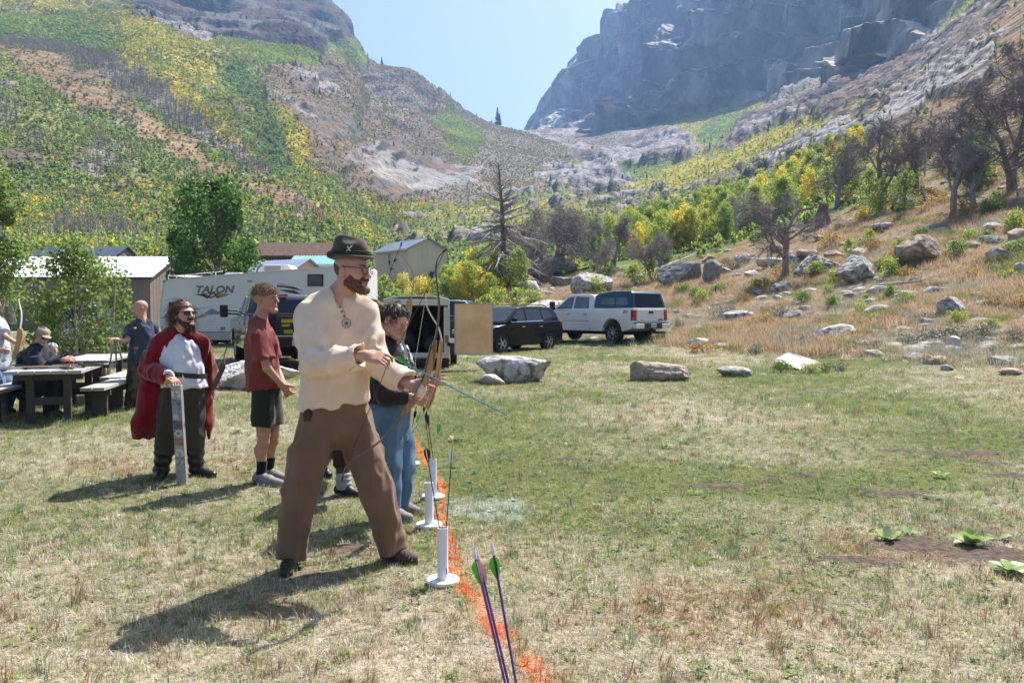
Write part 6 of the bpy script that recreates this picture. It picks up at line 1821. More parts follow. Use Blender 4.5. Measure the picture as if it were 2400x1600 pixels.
# travel trailer
def travel_trailer():
 M_RV = mat('trailer_white_siding', (0.70, 0.69, 0.66), (0.66, 0.65, 0.62), scale=0.6, rough=0.45, spec=0.4)
 M_RVB = mat('trailer_beige_band', (0.50, 0.46, 0.40), (0.46, 0.42, 0.37), scale=0.6, rough=0.5)
 M_GOLD = mat('decal_gold', (0.45, 0.28, 0.06), (0.38, 0.23, 0.05), scale=3, rough=0.4)
 M_CHAR = mat('decal_charcoal', (0.05, 0.05, 0.055), scale=3, rough=0.4)
 M_GREY = mat('decal_grey', (0.28, 0.27, 0.26), scale=3, rough=0.4)
 a = np.array([(375 - 1200) / FPX * 33.2, 33.2]); bb = np.array([(848 - 1200) / FPX * 32.4, 32.4])
 L = float(np.linalg.norm(bb - a)); ang = math.atan2(bb[1] - a[1], bb[0] - a[0])
 zg = -0.05
 root = empty('travel_trailer', (a[0], a[1], zg), ang, 'long white travel trailer with swoosh decals behind the group', 'caravan')
 # local x along the visible side, y into the body, z up; visible face at y=0
 H, W_ = 2.80, 2.5; zb = 0.30; HR = 3.36
 out = [(0.12, zb), (L - 0.3, zb), (L, zb + 0.5), (L, HR - 0.12), (L - 0.2, HR), (0.45, H), (0.18, H - 0.14), (0.0, 1.4)]
 mb = MB(); mb.prism(out, 0, W_, 'y'); mb.build('body', M_RV, root, bevel=0.03, smooth=False)
 def panel(poly, m, name, parent, y=-0.006, t=0.01):
  q = MB(); q.prism(poly, y, y + t, 'y'); return q.build(name, m, parent)
 body = root.children[0]
 panel([(0.14, zb + 0.01), (L - 0.28, zb + 0.01), (L - 0.1, zb + 0.33), (0.1, zb + 0.33)], M_RVB, 'skirt_band', root)
 tr = MB(); tr.box((L / 2, -0.012, zb + 0.345), (L - 0.25, 0.03, 0.03)); tr.box((L - 0.03, -0.012, 1.9), (0.06, 0.04, 2.4)); tr.build('trim', M_GREY, root)
 cu = MB(); cu.tube([(0.12, -0.01, zb), (0.0, -0.01, 1.4), (0.17, -0.01, H - 0.16), (0.44, -0.01, H + 0.01), (L - 0.2, -0.01, HR + 0.01)], 0.025, 6); cu.build('edge_trim', M_RV, root)
 HX = lambda x: H + (HR - H) * (x - 0.45) / (L - 0.65)
 def X(px): # local x for a pixel column on the side
  u = (px - 1200) / FPX
  # solve a + t*(b-a): x/y = u
  d = (bb - a) / L
  return (u * a[1] - a[0]) / (d[0] - u * d[1])
 def Zp(px, py):
  x = X(px); d = (bb - a) / L; Y = a[1] + d[1] * x
  return CAM_H + (HORIZ - py) / FPX * Y - zg
 P = lambda px, py: (X(px), Zp(px, py))
 def win(px0, py0, px1, py1, name='window'):
  x0, z0 = P(px0, py1); x1, z1 = P(px1, py0)
  f = MB(); f.box(((x0 + x1) / 2, -0.015, (z0 + z1) / 2), (x1 - x0, 0.04, z1 - z0)); fo = f.build(name, M_PLAST, root, bevel=0.03)
  g = MB(); g.box(((x0 + x1) / 2, -0.034, (z0 + z1) / 2), (x1 - x0 - 0.09, 0.012, z1 - z0 - 0.09)); g.build('pane', M_GLASS, fo)
 win(722, 643, 759, 671); win(397, 708, 410, 740)
 def rect(px0, py0, px1, py1, m, name):
  x0, z0 = P(px0, py1); x1, z1 = P(px1, py0)
  f = MB(); f.box(((x0 + x1) / 2, -0.012, (z0 + z1) / 2), (abs(x1 - x0), 0.03, abs(z1 - z0))); f.build(name, m, root, bevel=0.008)
 rect(486, 738, 503, 752, M_RV, 'hatch'); rect(523, 731, 545, 748, M_RV, 'hatch'); rect(517, 766, 528, 773, M_GREY, 'vent'); rect(582, 657, 592, 661, M_GREY, 'vent'); rect(377, 765, 382, 771, M_GREY, 'marker_light')
 # lettering
 z = Zp(503, 679); sc = 29 / FPX * 35 * 0.62
 text_mesh('lettering', 'TALON', 0.40, M_CHAR, body, Matrix.Translation((X(503), -0.010, z)) @ basis((1, 0, 0), (0, 0, 1), (0, -1, 0)), 0.003, shear=0.25, sx=1.22, bold=0.014)
 text_mesh('lettering', 'TALON', 0.40, M_GREY, body, Matrix.Translation((X(503), -0.014, z)) @ basis((1, 0, 0), (0, 0, 1), (0, -1, 0)), 0.003, shear=0.25, sx=1.22, bold=-0.004)
 text_mesh('lettering', 'ZX', 0.27, M_CHAR, body, Matrix.Translation((X(499), -0.016, Zp(499, 692))) @ basis((1, 0, 0), (0, 0, 1), (0, -1, 0)), 0.003, shear=0.25, sx=1.3, bold=0.012)
 for pts, m in [([(458, 691), (485, 686), (497, 700), (489, 698), (474, 694)], M_GOLD), ([(505, 698), (513, 687), (543, 689), (524, 694), (512, 698)], M_GOLD),
                   ([(457, 690), (470, 692), (488, 700), (490, 697), (480, 688)], M_CHAR), ([(510, 699), (527, 694), (545, 688), (530, 692), (514, 695)], M_CHAR),
                   ([(372, 748), (400, 735), (455, 725), (500, 718), (440, 726), (405, 738)], M_CHAR), ([(450, 748), (475, 735), (487, 740), (470, 745)], M_GREY), ([(478, 735), (497, 722), (512, 730), (495, 740)], M_GREY), ([(500, 735), (520, 727), (545, 724), (520, 732), (510, 738)], M_GREY),
                   ([(650, 668), (690, 672), (712, 682), (700, 680), (670, 674), (650, 672)], M_CHAR), ([(650, 663), (680, 668), (660, 667)], M_GOLD), ([(655, 678), (690, 680), (708, 690), (690, 688), (670, 684)], M_CHAR)]:
  q = [P(*p) for p in pts]
  panel(q, m, 'decal', root, y=-0.0075, t=0.004)
 # roof gear
 x0 = X(630); ac = MB(); ac.prism([(-0.75, 0), (0.75, 0), (0.72, 0.22), (0.55, 0.36), (-0.5, 0.36), (-0.72, 0.2)], 0.7, 1.5, 'y', Matrix.Translation((x0, 0, HX(x0) - 0.02))); aco = ac.build('air_conditioner', M_RV, root, bevel=0.05)
 gr = MB()
 for i in range(6): gr.box((x0 - 0.1, 0.69, HX(x0) + 0.09 + 0.035 * i), (0.7, 0.02, 0.015))
 gr.build('grille', M_GREY, aco)
 vt = MB(); vt.prism([(-0.5, 0), (0.5, 0), (0.35, 0.16), (-0.25, 0.18)], 0.5, 1.1, 'y', Matrix.Translation((X(533), 0, HX(X(533)) - 0.03))); vt.build('roof_vent', M_RV, root, bevel=0.04)
 rl = MB()
 rl.tube([(0.35, 0.1, H - 0.1), (0.35, 0.1, H + 0.16), (1.6, 0.1, H + 0.24)], 0.022, 6)
 for x in (0.35, 0.7, 1.05): rl.tube([(x, 0.1, H), (x, 0.1, H + 0.18), (x + 0.2, 1.6, H + 0.18)], 0.018, 6)
 rl.tube([(1.5, 0.3, H + 0.26), (2.6, 0.3, H + 0.36)], 0.02, 6); rl.tube([(2.3, 0.3, H + 0.05), (2.3, 0.3, H + 0.34)], 0.02, 6)
 rl.build('roof_rack', M_RV, root)
 fr = MB(); fr.box((L / 2, 1.2, zb - 0.06), (L - 0.6, 1.8, 0.12)); fr.build('chassis', M_PLAST, root)
 for x in (X(487), X(487) + 1.0):
  wheel(root, x, 0.2, 0.36, 0.22, spokes=6, sgn=-1)
 st = MB(); st.box((0.5, 0.3, zb / 2), (0.08, 0.08, zb)); st.box((L - 1.0, 0.3, zb / 2), (0.08, 0.08, zb)); st.build('stabiliser', M_PLAST, root)
travel_trailer()
# ================================================================== RANGE PROPS: STANDS, ARROWS, BOWS, TABLES
M_PVC = mat('white_pvc', (0.80, 0.80, 0.82), (0.74, 0.74, 0.76), scale=4, rough=0.4, spec=0.45)
M_RINGW = mat('white_disc', (0.78, 0.78, 0.78), (0.68, 0.68, 0.66), scale=9, rough=0.5)
M_TEAL = mat('shaft_teal', (0.02, 0.10, 0.14), (0.015, 0.075, 0.11), scale=8, rough=0.35)
M_SKYB = mat('shaft_blue', (0.02, 0.20, 0.40), (0.015, 0.15, 0.32), scale=8, rough=0.3, coat=0.4)
M_PURP = mat('shaft_purple', (0.11, 0.028, 0.22), (0.085, 0.02, 0.17), scale=8, rough=0.35, coat=0.3)
M_BLKS = mat('shaft_black', (0.012, 0.012, 0.013), scale=8, rough=0.4)
M_CLEAR = mat('nock_clear', (0.80, 0.74, 0.76), (0.70, 0.62, 0.66), scale=10, rough=0.2, translucent=0.3)
M_NYEL = mat('nock_yellow', (0.7, 0.55, 0.05), scale=8, rough=0.4)
F_GREEN = mat('vane_green', (0.20, 0.62, 0.05), (0.15, 0.5, 0.04), scale=12, rough=0.5, translucent=0.5)
F_PINK = mat('vane_pale_pink', (0.75, 0.52, 0.50), (0.68, 0.45, 0.44), scale=12, rough=0.5, translucent=0.4)
F_WHITE = mat('vane_white', (0.75, 0.76, 0.75), scale=12, rough=0.5, translucent=0.4)
F_BLACK = mat('vane_black', (0.014, 0.018, 0.024), scale=12, rough=0.5)
F_RED = mat('vane_red', (0.55, 0.03, 0.02), scale=12, rough=0.5, translucent=0.3)
def arrow(tail, tip, shaft, vanes, nock, label, r=0.0032, vl=0.085, vh=0.016, roll=0.0, group=None, voff=0.03, pointm=None):
 tail = np.array(tail, float); tip = np.array(tip, float)
 d = tip - tail; L = np.linalg.norm(d)
 root = empty('arrow', tip, 0, label, 'arrow', group)
 T = Matrix.Translation(Vector(tail - tip)) @ frame_from(d) @ Matrix.Rotation(roll, 4, 'Z')
 mb = MB(); mb.tube([(0, 0, 0.012), (0, 0, L * .5), (0, 0, L - .015)], r, 8, M=T); mb.build('shaft', shaft, root, smooth=True)
 mb = MB(); mb.tube([(0, 0, -.004), (0, 0, .006), (0, 0, .024)], [r * 1.15, r * 1.3, r * 1.15], 8, M=T); mb.box((0, r * .9, -.008), (r * 1.6, r * .5, .012), M=T); mb.box((0, -r * .9, -.008), (r * 1.6, r * .5, .012), M=T); mb.build('nock', nock, root)
 for k, m in enumerate(vanes):
  a = 2 * math.pi * k / len(vanes)
  prof = [(0.0, 0.0), (vh * .55, 0.004), (vh * .95, vl * .18), (vh, vl * .35), (vh * .72, vl * .65), (vh * .3, vl * .88), (0.0, vl)]
  V = []; F = []
  n = len(prof)
  for th in (-.0006, .0006):
   for h, z in prof: V.append((r * .9 + h, th, voff + z))
  F = [tuple(range(n)), tuple(range(2 * n - 1, n - 1, -1))] + [(i, i + n, (i + 1) % n + n, (i + 1) % n) for i in range(n)]
  mb = MB(); mb.add(V, F, T @ Matrix.Rotation(a, 4, 'Z')); mb.build('vane', m, root)
 mb = MB(); mb.tube([(0, 0, L - .02), (0, 0, L - .008), (0, 0, L)], [r * 1.1, r * 1.1, .0006], 8, M=T); mb.build('point', pointm or M_RIM, root)
 return root
def arrow_stand(px, py, label, h=0.315, r=0.030, R=0.092, name='arrow_stand', gpos=None):
 p = on_ground(px, py) if gpos is None else np.array(gpos)
 root = empty(name, p, 0, label, 'arrow stand', 'white tube arrow stands along the line')
 mb = MB(); mb.lathe([(R, .012), (R, .026), (R * .96, .030), (r * 1.15, .030)], 36, closed=False); mb.build('base_disc', M_RINGW, root, smooth=True)
 mb = MB(); mb.lathe([(r * 1.1, .030), (r * 1.1, .045), (r, .052), (r, h), (r * .88, h), (r * .88, .05), (0.0001, .05)], 28, cap=False); mb.build('tube', M_PVC, root, smooth=True)
 return p
S1 = arrow_stand(1038, 1367, 'nearest white tube arrow stand, beside the archer\'s foot, with teal arrows')
S2 = arrow_stand(1006, 1235, 'empty white tube arrow stand, second from the camera')
S3 = arrow_stand(1015, 1168, 'white tube arrow stand beside the pale paint patch, third from the camera', h=.32)
S4 = arrow_stand(962, 1090, 'furthest white tube arrow stand, beside the woman\'s jeans', h=.32)
S0 = arrow_stand(0, 0, 'white tube arrow stand just below the frame holding purple arrows', gpos=(0.005, 2.42, gz(0.0, 2.42)))
def in_stand(S, px, py, Y, shaft, vanes, nock, label, dx=0.0, group=None, **k):
 """arrow standing in the tube of stand S with its nock at a surveyed point"""
 top = at(px, py, Y); rim = S + V3_(dx, 0, .31)
 d = rim - top; d /= np.linalg.norm(d)
 L = (top[2] - S[2] - .055) / max(-d[2], .2)
 arrow(top, top + d * min(L, .80), shaft, vanes, nock, label, group=group, **k)
V3_ = lambda *a: np.array(a, float)
in_stand(S1, 996, 1038, S1[1] + .04, M_TEAL, (F_BLACK, F_BLACK, F_WHITE), M_NYEL, 'teal arrow with black vanes leaning left in the nearest visible stand', -.018, roll=.5)
in_stand(S1, 1061, 1038, S1[1] + .03, M_TEAL, (F_BLACK, F_WHITE, F_WHITE), M_NYEL, 'teal arrow with white vane leaning right in the nearest visible stand', .020, roll=2.0)
in_stand(S3, 992, 945, S3[1] + .02, M_BLKS, (F_RED, F_BLACK, F_BLACK), M_BLKS, 'black arrow with a red vane in the third stand', -.015, roll=1.0)
in_stand(S3, 999, 962, S3[1], M_BLKS, (F_BLACK, F_BLACK, F_BLACK), M_BLKS, 'all-black arrow in the third stand', .004, roll=.3)
in_stand(S3, 1029, 984, S3[1] + .02, M_CLEAR, (F_GREEN, F_GREEN, F_GREEN), M_NYEL, 'pale arrow with green vanes in the third stand', .018, roll=.8)
in_stand(S4, 975, 955, S4[1], M_BLKS, (F_RED, F_BLACK, F_BLACK), M_BLKS, 'black arrow in the furthest stand', .005, roll=.8)
in_stand(S4, 985, 965, S4[1], M_CLEAR, (F_GREEN, F_GREEN, F_GREEN), M_NYEL, 'pale arrow in the furthest stand', .012, roll=.4)
YP = 2.46
in_stand(S0, 1111, 1292, YP - .02, M_PURP, (F_PINK, F_PINK, F_GREEN), M_CLEAR, 'purple arrow with pale pink vanes, leftmost in the foreground', -.015, roll=2.4, r=.0042, vl=.074)
in_stand(S0, 1118, 1294, YP + .01, M_PURP, (F_GREEN, F_PINK, F_PINK), M_CLEAR, 'purple arrow close beside the pink-vaned one, green vane outward', -.004, roll=-.3, r=.0042, vl=.074)
in_stand(S0, 1154, 1282, YP + .02, M_PURP, (F_GREEN, F_GREEN, F_BLACK), M_CLEAR, 'purple arrow with green vanes standing apart on the right in the foreground', .016, roll=.2, r=.0042, vl=.070)
# the archer's arrow
an = at(914, 834, 4.22); atip = at(1195, 976, 4.40)
arrow(an, atip, M_SKYB, (F_GREEN, F_GREEN, F_BLACK), M_NYEL, 'bright blue arrow with green vanes held in the archer\'s hands', r=.0036, roll=1.25, vl=.10, vh=.018)
# ---- bows
M_WOODA = mat('riser_laminated_wood', (0.40, 0.20, 0.08), (0.17, 0.075, 0.03), scale=16, rough=0.4, coat=0.5, stretch=(3, 3, .25), sharp=(.42, .58))
M_WOODL = mat('riser_light_wood', (0.52, 0.32, 0.15), (0.42, 0.25, 0.11), scale=6, rough=0.4, coat=0.4, stretch=(1, 8, 1))
M_WOODD = mat('riser_dark_wood', (0.06, 0.042, 0.032), (0.04, 0.028, 0.022), scale=6, rough=0.4, coat=0.4)
M_LIMBB = mat('limb_dark', (0.10, 0.075, 0.06), (0.07, 0.05, 0.042), scale=6, rough=0.3, coat=0.5)
M_LIMBW = mat('limb_white', (0.66, 0.68, 0.70), (0.58, 0.60, 0.62), scale=6, rough=0.3, coat=0.4)
M_LIMBL = mat('limb_pale_wood', (0.50, 0.36, 0.20), (0.42, 0.29, 0.15), scale=6, rough=0.35, coat=0.4, stretch=(1, 6, 1))
M_STRG = mat('bowstring', (0.06, 0.045, 0.04), scale=30, rough=0.8)
M_STRW = mat('bowstring_pale', (0.6, 0.56, 0.48), scale=30, rough=0.8)
def ribbon(mb, pts, w, t, wdir):
 """flat limb: width w along wdir, thickness t; lists per point allowed"""
 pts = [Vector([float(q) for q in p]) for p in pts]; n = len(pts); wd = Vector(wdir).normalized()
 W_ = w if hasattr(w, '__len__') else [w] * n; T_ = t if hasattr(t, '__len__') else [t] * n
 vs = []
 for i, p in enumerate(pts):
  d = (pts[min(i + 1, n - 1)] - pts[max(i - 1, 0)]).normalized(); x = (wd - d * wd.dot(d)).normalized(); nn = d.cross(x)
  for a, b in ((-1, -1), (1, -1), (1, 1), (-1, 1)): vs.append(p + x * a * W_[i] / 2 + nn * b * T_[i] / 2)
 fs = [(3, 2, 1, 0), tuple(4 * (n - 1) + k for k in range(4))]
 for i in range(n - 1):
  for k in range(4): fs.append((4 * i + k, 4 * i + (k + 1) % 4, 4 * i + 4 + (k + 1) % 4, 4 * i + 4 + k))
 mb.add(vs, fs)
def smooth_path(pts, n=24):
 P_ = np.array(pts, float); t = np.linspace(0, 1, len(P_))
 tt = np.linspace(0, 1, n); out = []
 for u in tt:
  k = min(int(u * (len(P_) - 1)), len(P_) - 2); f_ = u * (len(P_) - 1) - k
  p0, p1, p2, p3 = P_[max(k - 1, 0)], P_[k], P_[k + 1], P_[min(k + 2, len(P_) - 1)]
  out.append(.5 * ((2 * p1) + (-p0 + p2) * f_ + (2 * p0 - 5 * p1 + 4 * p2 - p3) * f_ ** 2 + (-p0 + 3 * p1 - 3 * p2 + p3) * f_ ** 3))
 return out
def bow(label, riser, upper, lower, string, rm, lm_u, lm_l, sm, wdir, rw=.030, rt=.055, silencer=(), edge=None, lw=.030, swell=None, group=None, riser_edge=None):
 org = np.array(riser[len(riser) // 2], float)
 root = empty('recurve_bow', org, 0, label, 'bow', group)
 rel = lambda L: [np.array(p, float) - org for p in L]
 rp = smooth_path(rel(riser), 22); n = len(rp)
 mb = MB(); tt = [rt * (0.50 + 0.62 * abs(math.sin(2 * math.pi * (i / (n - 1)) * .98 + .05)) ** .8 + (0.25 if .42 < i / (n - 1) < .6 else 0)) for i in range(n)]
 ribbon(mb, rp, rw, tt, wdir); mb.build('riser', rm, root, bevel=.004, smooth=True)
 if riser_edge is not None:
  m2, off, frac = riser_edge
  mb = MB(); ribbon(mb, [p + np.array(off) for p in rp[1:-1]], rw * .98, [q * frac for q in tt[1:-1]], wdir); mb.build('riser_lamination', m2, root, bevel=.003, smooth=True)
 for nm, pts, m in (('upper_limb', upper, lm_u), ('lower_limb', lower, lm_l)):
  lp = smooth_path(rel(pts), 26); k = len(lp)
  mb = MB(); ribbon(mb, lp, [lw * (1 - .6 * (i / k) ** 1.5) for i in range(k)], [.010 * (1 - .55 * i / k) for i in range(k)], wdir); lo_ = mb.build(nm, m, root, smooth=True)
  tb = MB(); ribbon(tb, lp[-3:], lw * .5, .012, wdir); tb.build('limb_tip', M_WOODD, lo_)
 mb = MB(); mb.tube(rel(string), .0022, 5); so = mb.build('string', sm, root)
 for s_ in silencer:
  c = np.array(s_, float) - org; mb = MB(); r = random.Random(int(c[0] * 1e5) & 1023)
  for _ in range(16):
   v = Vector((r.gauss(0, 1), r.gauss(0, 1), r.gauss(0, 1))).normalized() * .022; mb.tube([c, Vector(c) + v], [.003, .0015], 3, cap=False)
  mb.build('string_silencer', M_STRG, so)
 return root
Ya = 4.46
bow('wooden recurve bow with dark limbs in the hatted archer\'s left hand',
 [at(1020, 797, Ya), at(1012, 840, Ya), at(1000, 885, Ya), at(985, 917, Ya), at(962, 948, Ya), at(940, 974, Ya)],
 [at(1019, 800, Ya + .012), at(1026, 760, Ya + .01), at(1029, 716, Ya), at(1024, 668, Ya), at(1021, 632, Ya), at(1027, 604, Ya), at(1047, 584, Ya)],
 [at(945, 970, Ya + .012), at(925, 998, Ya + .01), at(893, 1031, Ya), at(858, 1058, Ya), at(825, 1080, Ya), at(808, 1100, Ya), at(801, 1126, Ya)],
 [at(1042, 588, Ya), at(995, 690, Ya - .06), at(922, 832, 4.23), at(908, 856, 4.24), at(850, 998, Ya - .08), at(812, 1094, Ya), at(801, 1122, Ya)],
 M_WOODA, M_LIMBB, M_LIMBB, M_STRG, (0.25, -1, 0.1), rw=.036, rt=.032, riser_edge=(M_WOODD, (-.017, .003, -.009), .62), lw=.036)
Yb = 5.52
bow('light wood recurve bow with white limbs held by the woman',
 [at(1034, 795, Yb), at(1030, 845, Yb), at(1022, 890, Yb), at(1012, 930, Yb), at(998, 962, Yb)],
 [at(1036, 800, Yb), at(1028, 768, Yb), at(1014, 745, Yb), at(1002, 722, Yb), at(998, 702, Yb), at(1002, 680, Yb)],
 [at(1000, 955, Yb), at(990, 978, Yb), at(978, 998, Yb), at(966, 1014, Yb), at(958, 1022, Yb), at(954, 1036, Yb)],
 [at(1001, 686, Yb), at(993, 725, Yb), at(974, 842, Yb - .02), at(960, 1000, Yb), at(954, 1032, Yb)],
 M_WOODL, M_LIMBW, M_LIMBW, M_STRW, (0.2, -1, 0), rw=.034, rt=.030, lw=.038, riser_edge=(M_WOODA, (.006, -.004, 0), .25))
Yc = 6.62
bow('pale wooden recurve bow raised behind the woman\'s head, string silencers on it',
 [at(960, 700, Yc), at(955, 735, Yc), at(945, 775, Yc), at(935, 815, Yc), at(925, 850, Yc)],
 [at(961, 712, Yc), at(967, 680, Yc), at(970, 650, Yc), at(962, 628, Yc), at(948, 607, Yc), at(939, 590, Yc), at(941, 568, Yc)],
 [at(926, 846, Yc), at(905, 890, Yc), at(885, 920, Yc), at(870, 945, Yc), at(862, 960, Yc), at(856, 985, Yc)],
 [at(940, 572, Yc), at(925, 610, Yc), at(918, 630, Yc), at(884, 728, Yc), at(870, 800, Yc), at(858, 980, Yc)],
 M_WOODL, M_LIMBL, M_LIMBL, M_STRG, (0.2, -1, 0), silencer=(at(925, 610, Yc), at(918, 630, Yc)), lw=.044, rw=.04)
Yd = 7.28
bow('black recurve bow hanging from the cloaked man\'s far hand',
 [at(497, 912, Yd), at(510, 888, Yd), at(519, 868, Yd), at(524, 850, Yd)],
 [at(522, 860, Yd), at(526, 835, Yd), at(531, 815, Yd), at(538, 803, Yd), at(549, 798, Yd)],
 [at(500, 905, Yd), at(490, 925, Yd), at(482, 945, Yd), at(478, 960, Yd)],
 [at(547, 800, Yd), at(500, 860, Yd), at(478, 958, Yd)], M_WOODD, M_LIMBB, M_LIMBB, M_STRG, (0.3, -1, 0), rw=.035, rt=.045, lw=.05)
Ye = 11.5
bow('wooden bow with white limb held upright at the left frame edge',
 [at(48, 770, Ye), at(46, 795, Ye), at(40, 820, Ye), at(33, 842, Ye)], [at(47, 772, Ye), at(50, 750, Ye), at(50, 730, Ye), at(45, 710, Ye), at(44, 695, Ye)], [at(32, 838, Ye), at(18, 868, Ye), at(0, 890, Ye), at(-15, 905, Ye)],
 [at(44, 697, Ye), at(22, 790, Ye), at(-14, 904, Ye)], M_WOODL, M_LIMBW, M_LIMBW, M_STRW, (0.2, -1, 0), rw=.05, rt=.07, lw=.05)
# ---- long display box in the cloaked man's hand
def display_box():
 a = at(414, 902, 6.84); b = on_ground(428, 1118)
 b = np.array([at(428, 1118, 6.9)[0], 6.9, gz(-2.85, 6.9)])
 d = Vector(a - b); L = d.length
 root = empty('display_box', b, 0, 'tall narrow printed carton stood upright under the cloaked man\'s hand', 'carton')
 T = frame_from(d, (0, 1, 0)) ; T = basis((1, 0, 0), (0, 1, 0), d.normalized())
 mb = MB(); mb.box((0, 0, L / 2), (.085, .05, L), M=T); mb.build('carton', mat('carton_grey', (.36, .35, .36), (.28, .27, .28), scale=6, rough=.4, coat=.4), root, bevel=.004)
 cols = [((.62, .62, .66), .06), ((.25, .28, .38), .10), ((.55, .55, .62), .07), ((.12, .12, .16), .08), ((.50, .48, .50), .06), ((.35, .20, .10), .07), ((.60, .60, .60), .09), ((.45, .45, .47), .10)]
 z = L - .05
 for i, (c, h) in enumerate(cols):
  mb = MB(); mb.box((0, -.0262, z - h / 2), (.072, .002, h * .92), M=T); mb.build('printed_panel', mat('print_%d' % i, c, tuple(q * .45 for q in c), scale=26, rough=.35, sharp=(.44, .56)), root); z -= h + .008
 mb = MB(); mb.lathe([(.018, 0), (.022, .002), (.026, 0)], 18, T @ Matrix.Translation((0, -.029, L * .52)) @ Matrix.Rotation(math.pi / 2, 4, 'X'), closed=True); mb.build('printed_ring', M_RINGW, root)
display_box()
# ---- picnic tables and benches: every plank its own piece
M_PLANK = mat('weathered_plank', (0.42, 0.41, 0.40), (0.30, 0.29, 0.28), scale=3, rough=0.75, stretch=(1, 14, 1), bump=.3, bscale=30)
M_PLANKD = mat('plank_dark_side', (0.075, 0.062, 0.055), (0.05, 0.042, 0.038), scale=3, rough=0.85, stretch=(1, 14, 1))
def planked(name, loc, rz, w, l, z, n, label, cat, leg_in=.35, thick=.045, legw=.09, group=None):
 root = empty(name, loc, rz, label, cat, group)
 pw = w / n
 first = None
 for i in range(n):
  x = -w / 2 + pw * (i + .5)
  if first is None:
   mb = MB(); mb.box((0, 0, 0), (pw - .012, l, thick)); o = mb.build('plank', M_PLANK, root, bevel=.005); first = o.data
  else: o = link_mesh('plank', first, None, root)
  o.location = (x, 0, z - thick / 2)
 k = 2 if w > .5 else 1
 for sy in (-1, 1):
  y = sy * (l / 2 - leg_in)
  for sx in ((-1, 1) if w > .5 else (0,)):
   lw_ = legw if w > .5 else w * .62
   mb = MB(); mb.box((sx * w * .24, y, (z - thick) / 2), (lw_, legw * .8, z - thick)); mb.build('leg', M_PLANKD, root, bevel=.004)
  mb = MB(); mb.box((0, y, z - thick - .05), (w * .9, .05, .09)); mb.build('crossbar', M_PLANKD, root, bevel=.004)
  if w > .5: mb = MB(); mb.box((0, y, .30), (w * .5, .05, .10)); mb.build('lower_rail', M_PLANKD, root, bevel=.004)
 mb = MB(); mb.box((0, 0, z - thick - .05), (.05, l - 2 * leg_in, .08)); mb.build('rail', M_PLANKD, root, bevel=.004)
 return root
t1 = at(128, 872, 10.45)
planked('picnic_table', (-6.36, 11.2, gz(-6.3, 11)), math.radians(17), .92, 1.9, .72, 5, 'grey plank picnic table nearest the camera, covered in archery gear', 'table', leg_in=.30)
planked('bench', (-5.93, 11.65, gz(-5.9, 11)), math.radians(12), .32, 1.5, .44, 2, 'grey plank bench on the open side of the nearest table', 'bench')
planked('bench', (-7.08, 11.2, gz(-7, 11)), math.radians(13), .34, 2.0, .45, 2, 'grey plank bench on the far side of the nearest table, under the seated man', 'bench')
planked('picnic_table', (-7.05, 13.5, gz(-7, 13)), math.radians(14), .80, 2.0, .72, 5, 'grey plank picnic table standing behind the first', 'table', leg_in=.30)
planked('bench', (-6.45, 13.25, gz(-6.4, 13)), math.radians(12), .32, 1.8, .47, 2, 'grey plank bench beside the second table, nearest the bald man', 'bench')
# wide grey beam barrier behind the tables
mb = MB()
def barrier():
 a = at(228, 846, 15.2); b = at(312, 848, 14.6)
 root = empty('wooden_barrier', (a[0], a[1], gz(a[0], a[1])), 0, 'low grey beam barrier on posts behind the second table', 'barrier')
 d = b - a; L = float(np.linalg.norm(d[:2])); ang = math.atan2(d[1], d[0])
 T = Matrix.Rotation(ang, 4, 'Z'); z = a[2] - gz(a[0], a[1])
 m = MB(); m.box((L / 2, 0, z), (L + .25, .10, .22), M=T); m.build('beam', M_PLANK, root, bevel=.015)
 for x in (0.0, L): m = MB(); m.box((x, .09, z / 2), (.14, .06, z), M=T); m.build('post', M_PLANKD, root)
 m = MB(); m.lathe([(.0001, .008), (.016, .006), (.02, 0)], 8, T @ Matrix.Translation((L * .45, -.052, z)) @ Matrix.Rotation(math.pi / 2, 4, 'X')); m.build('bolt', M_PLAST if 'black_plastic' in MATS else M_WOODD, root)
barrier()
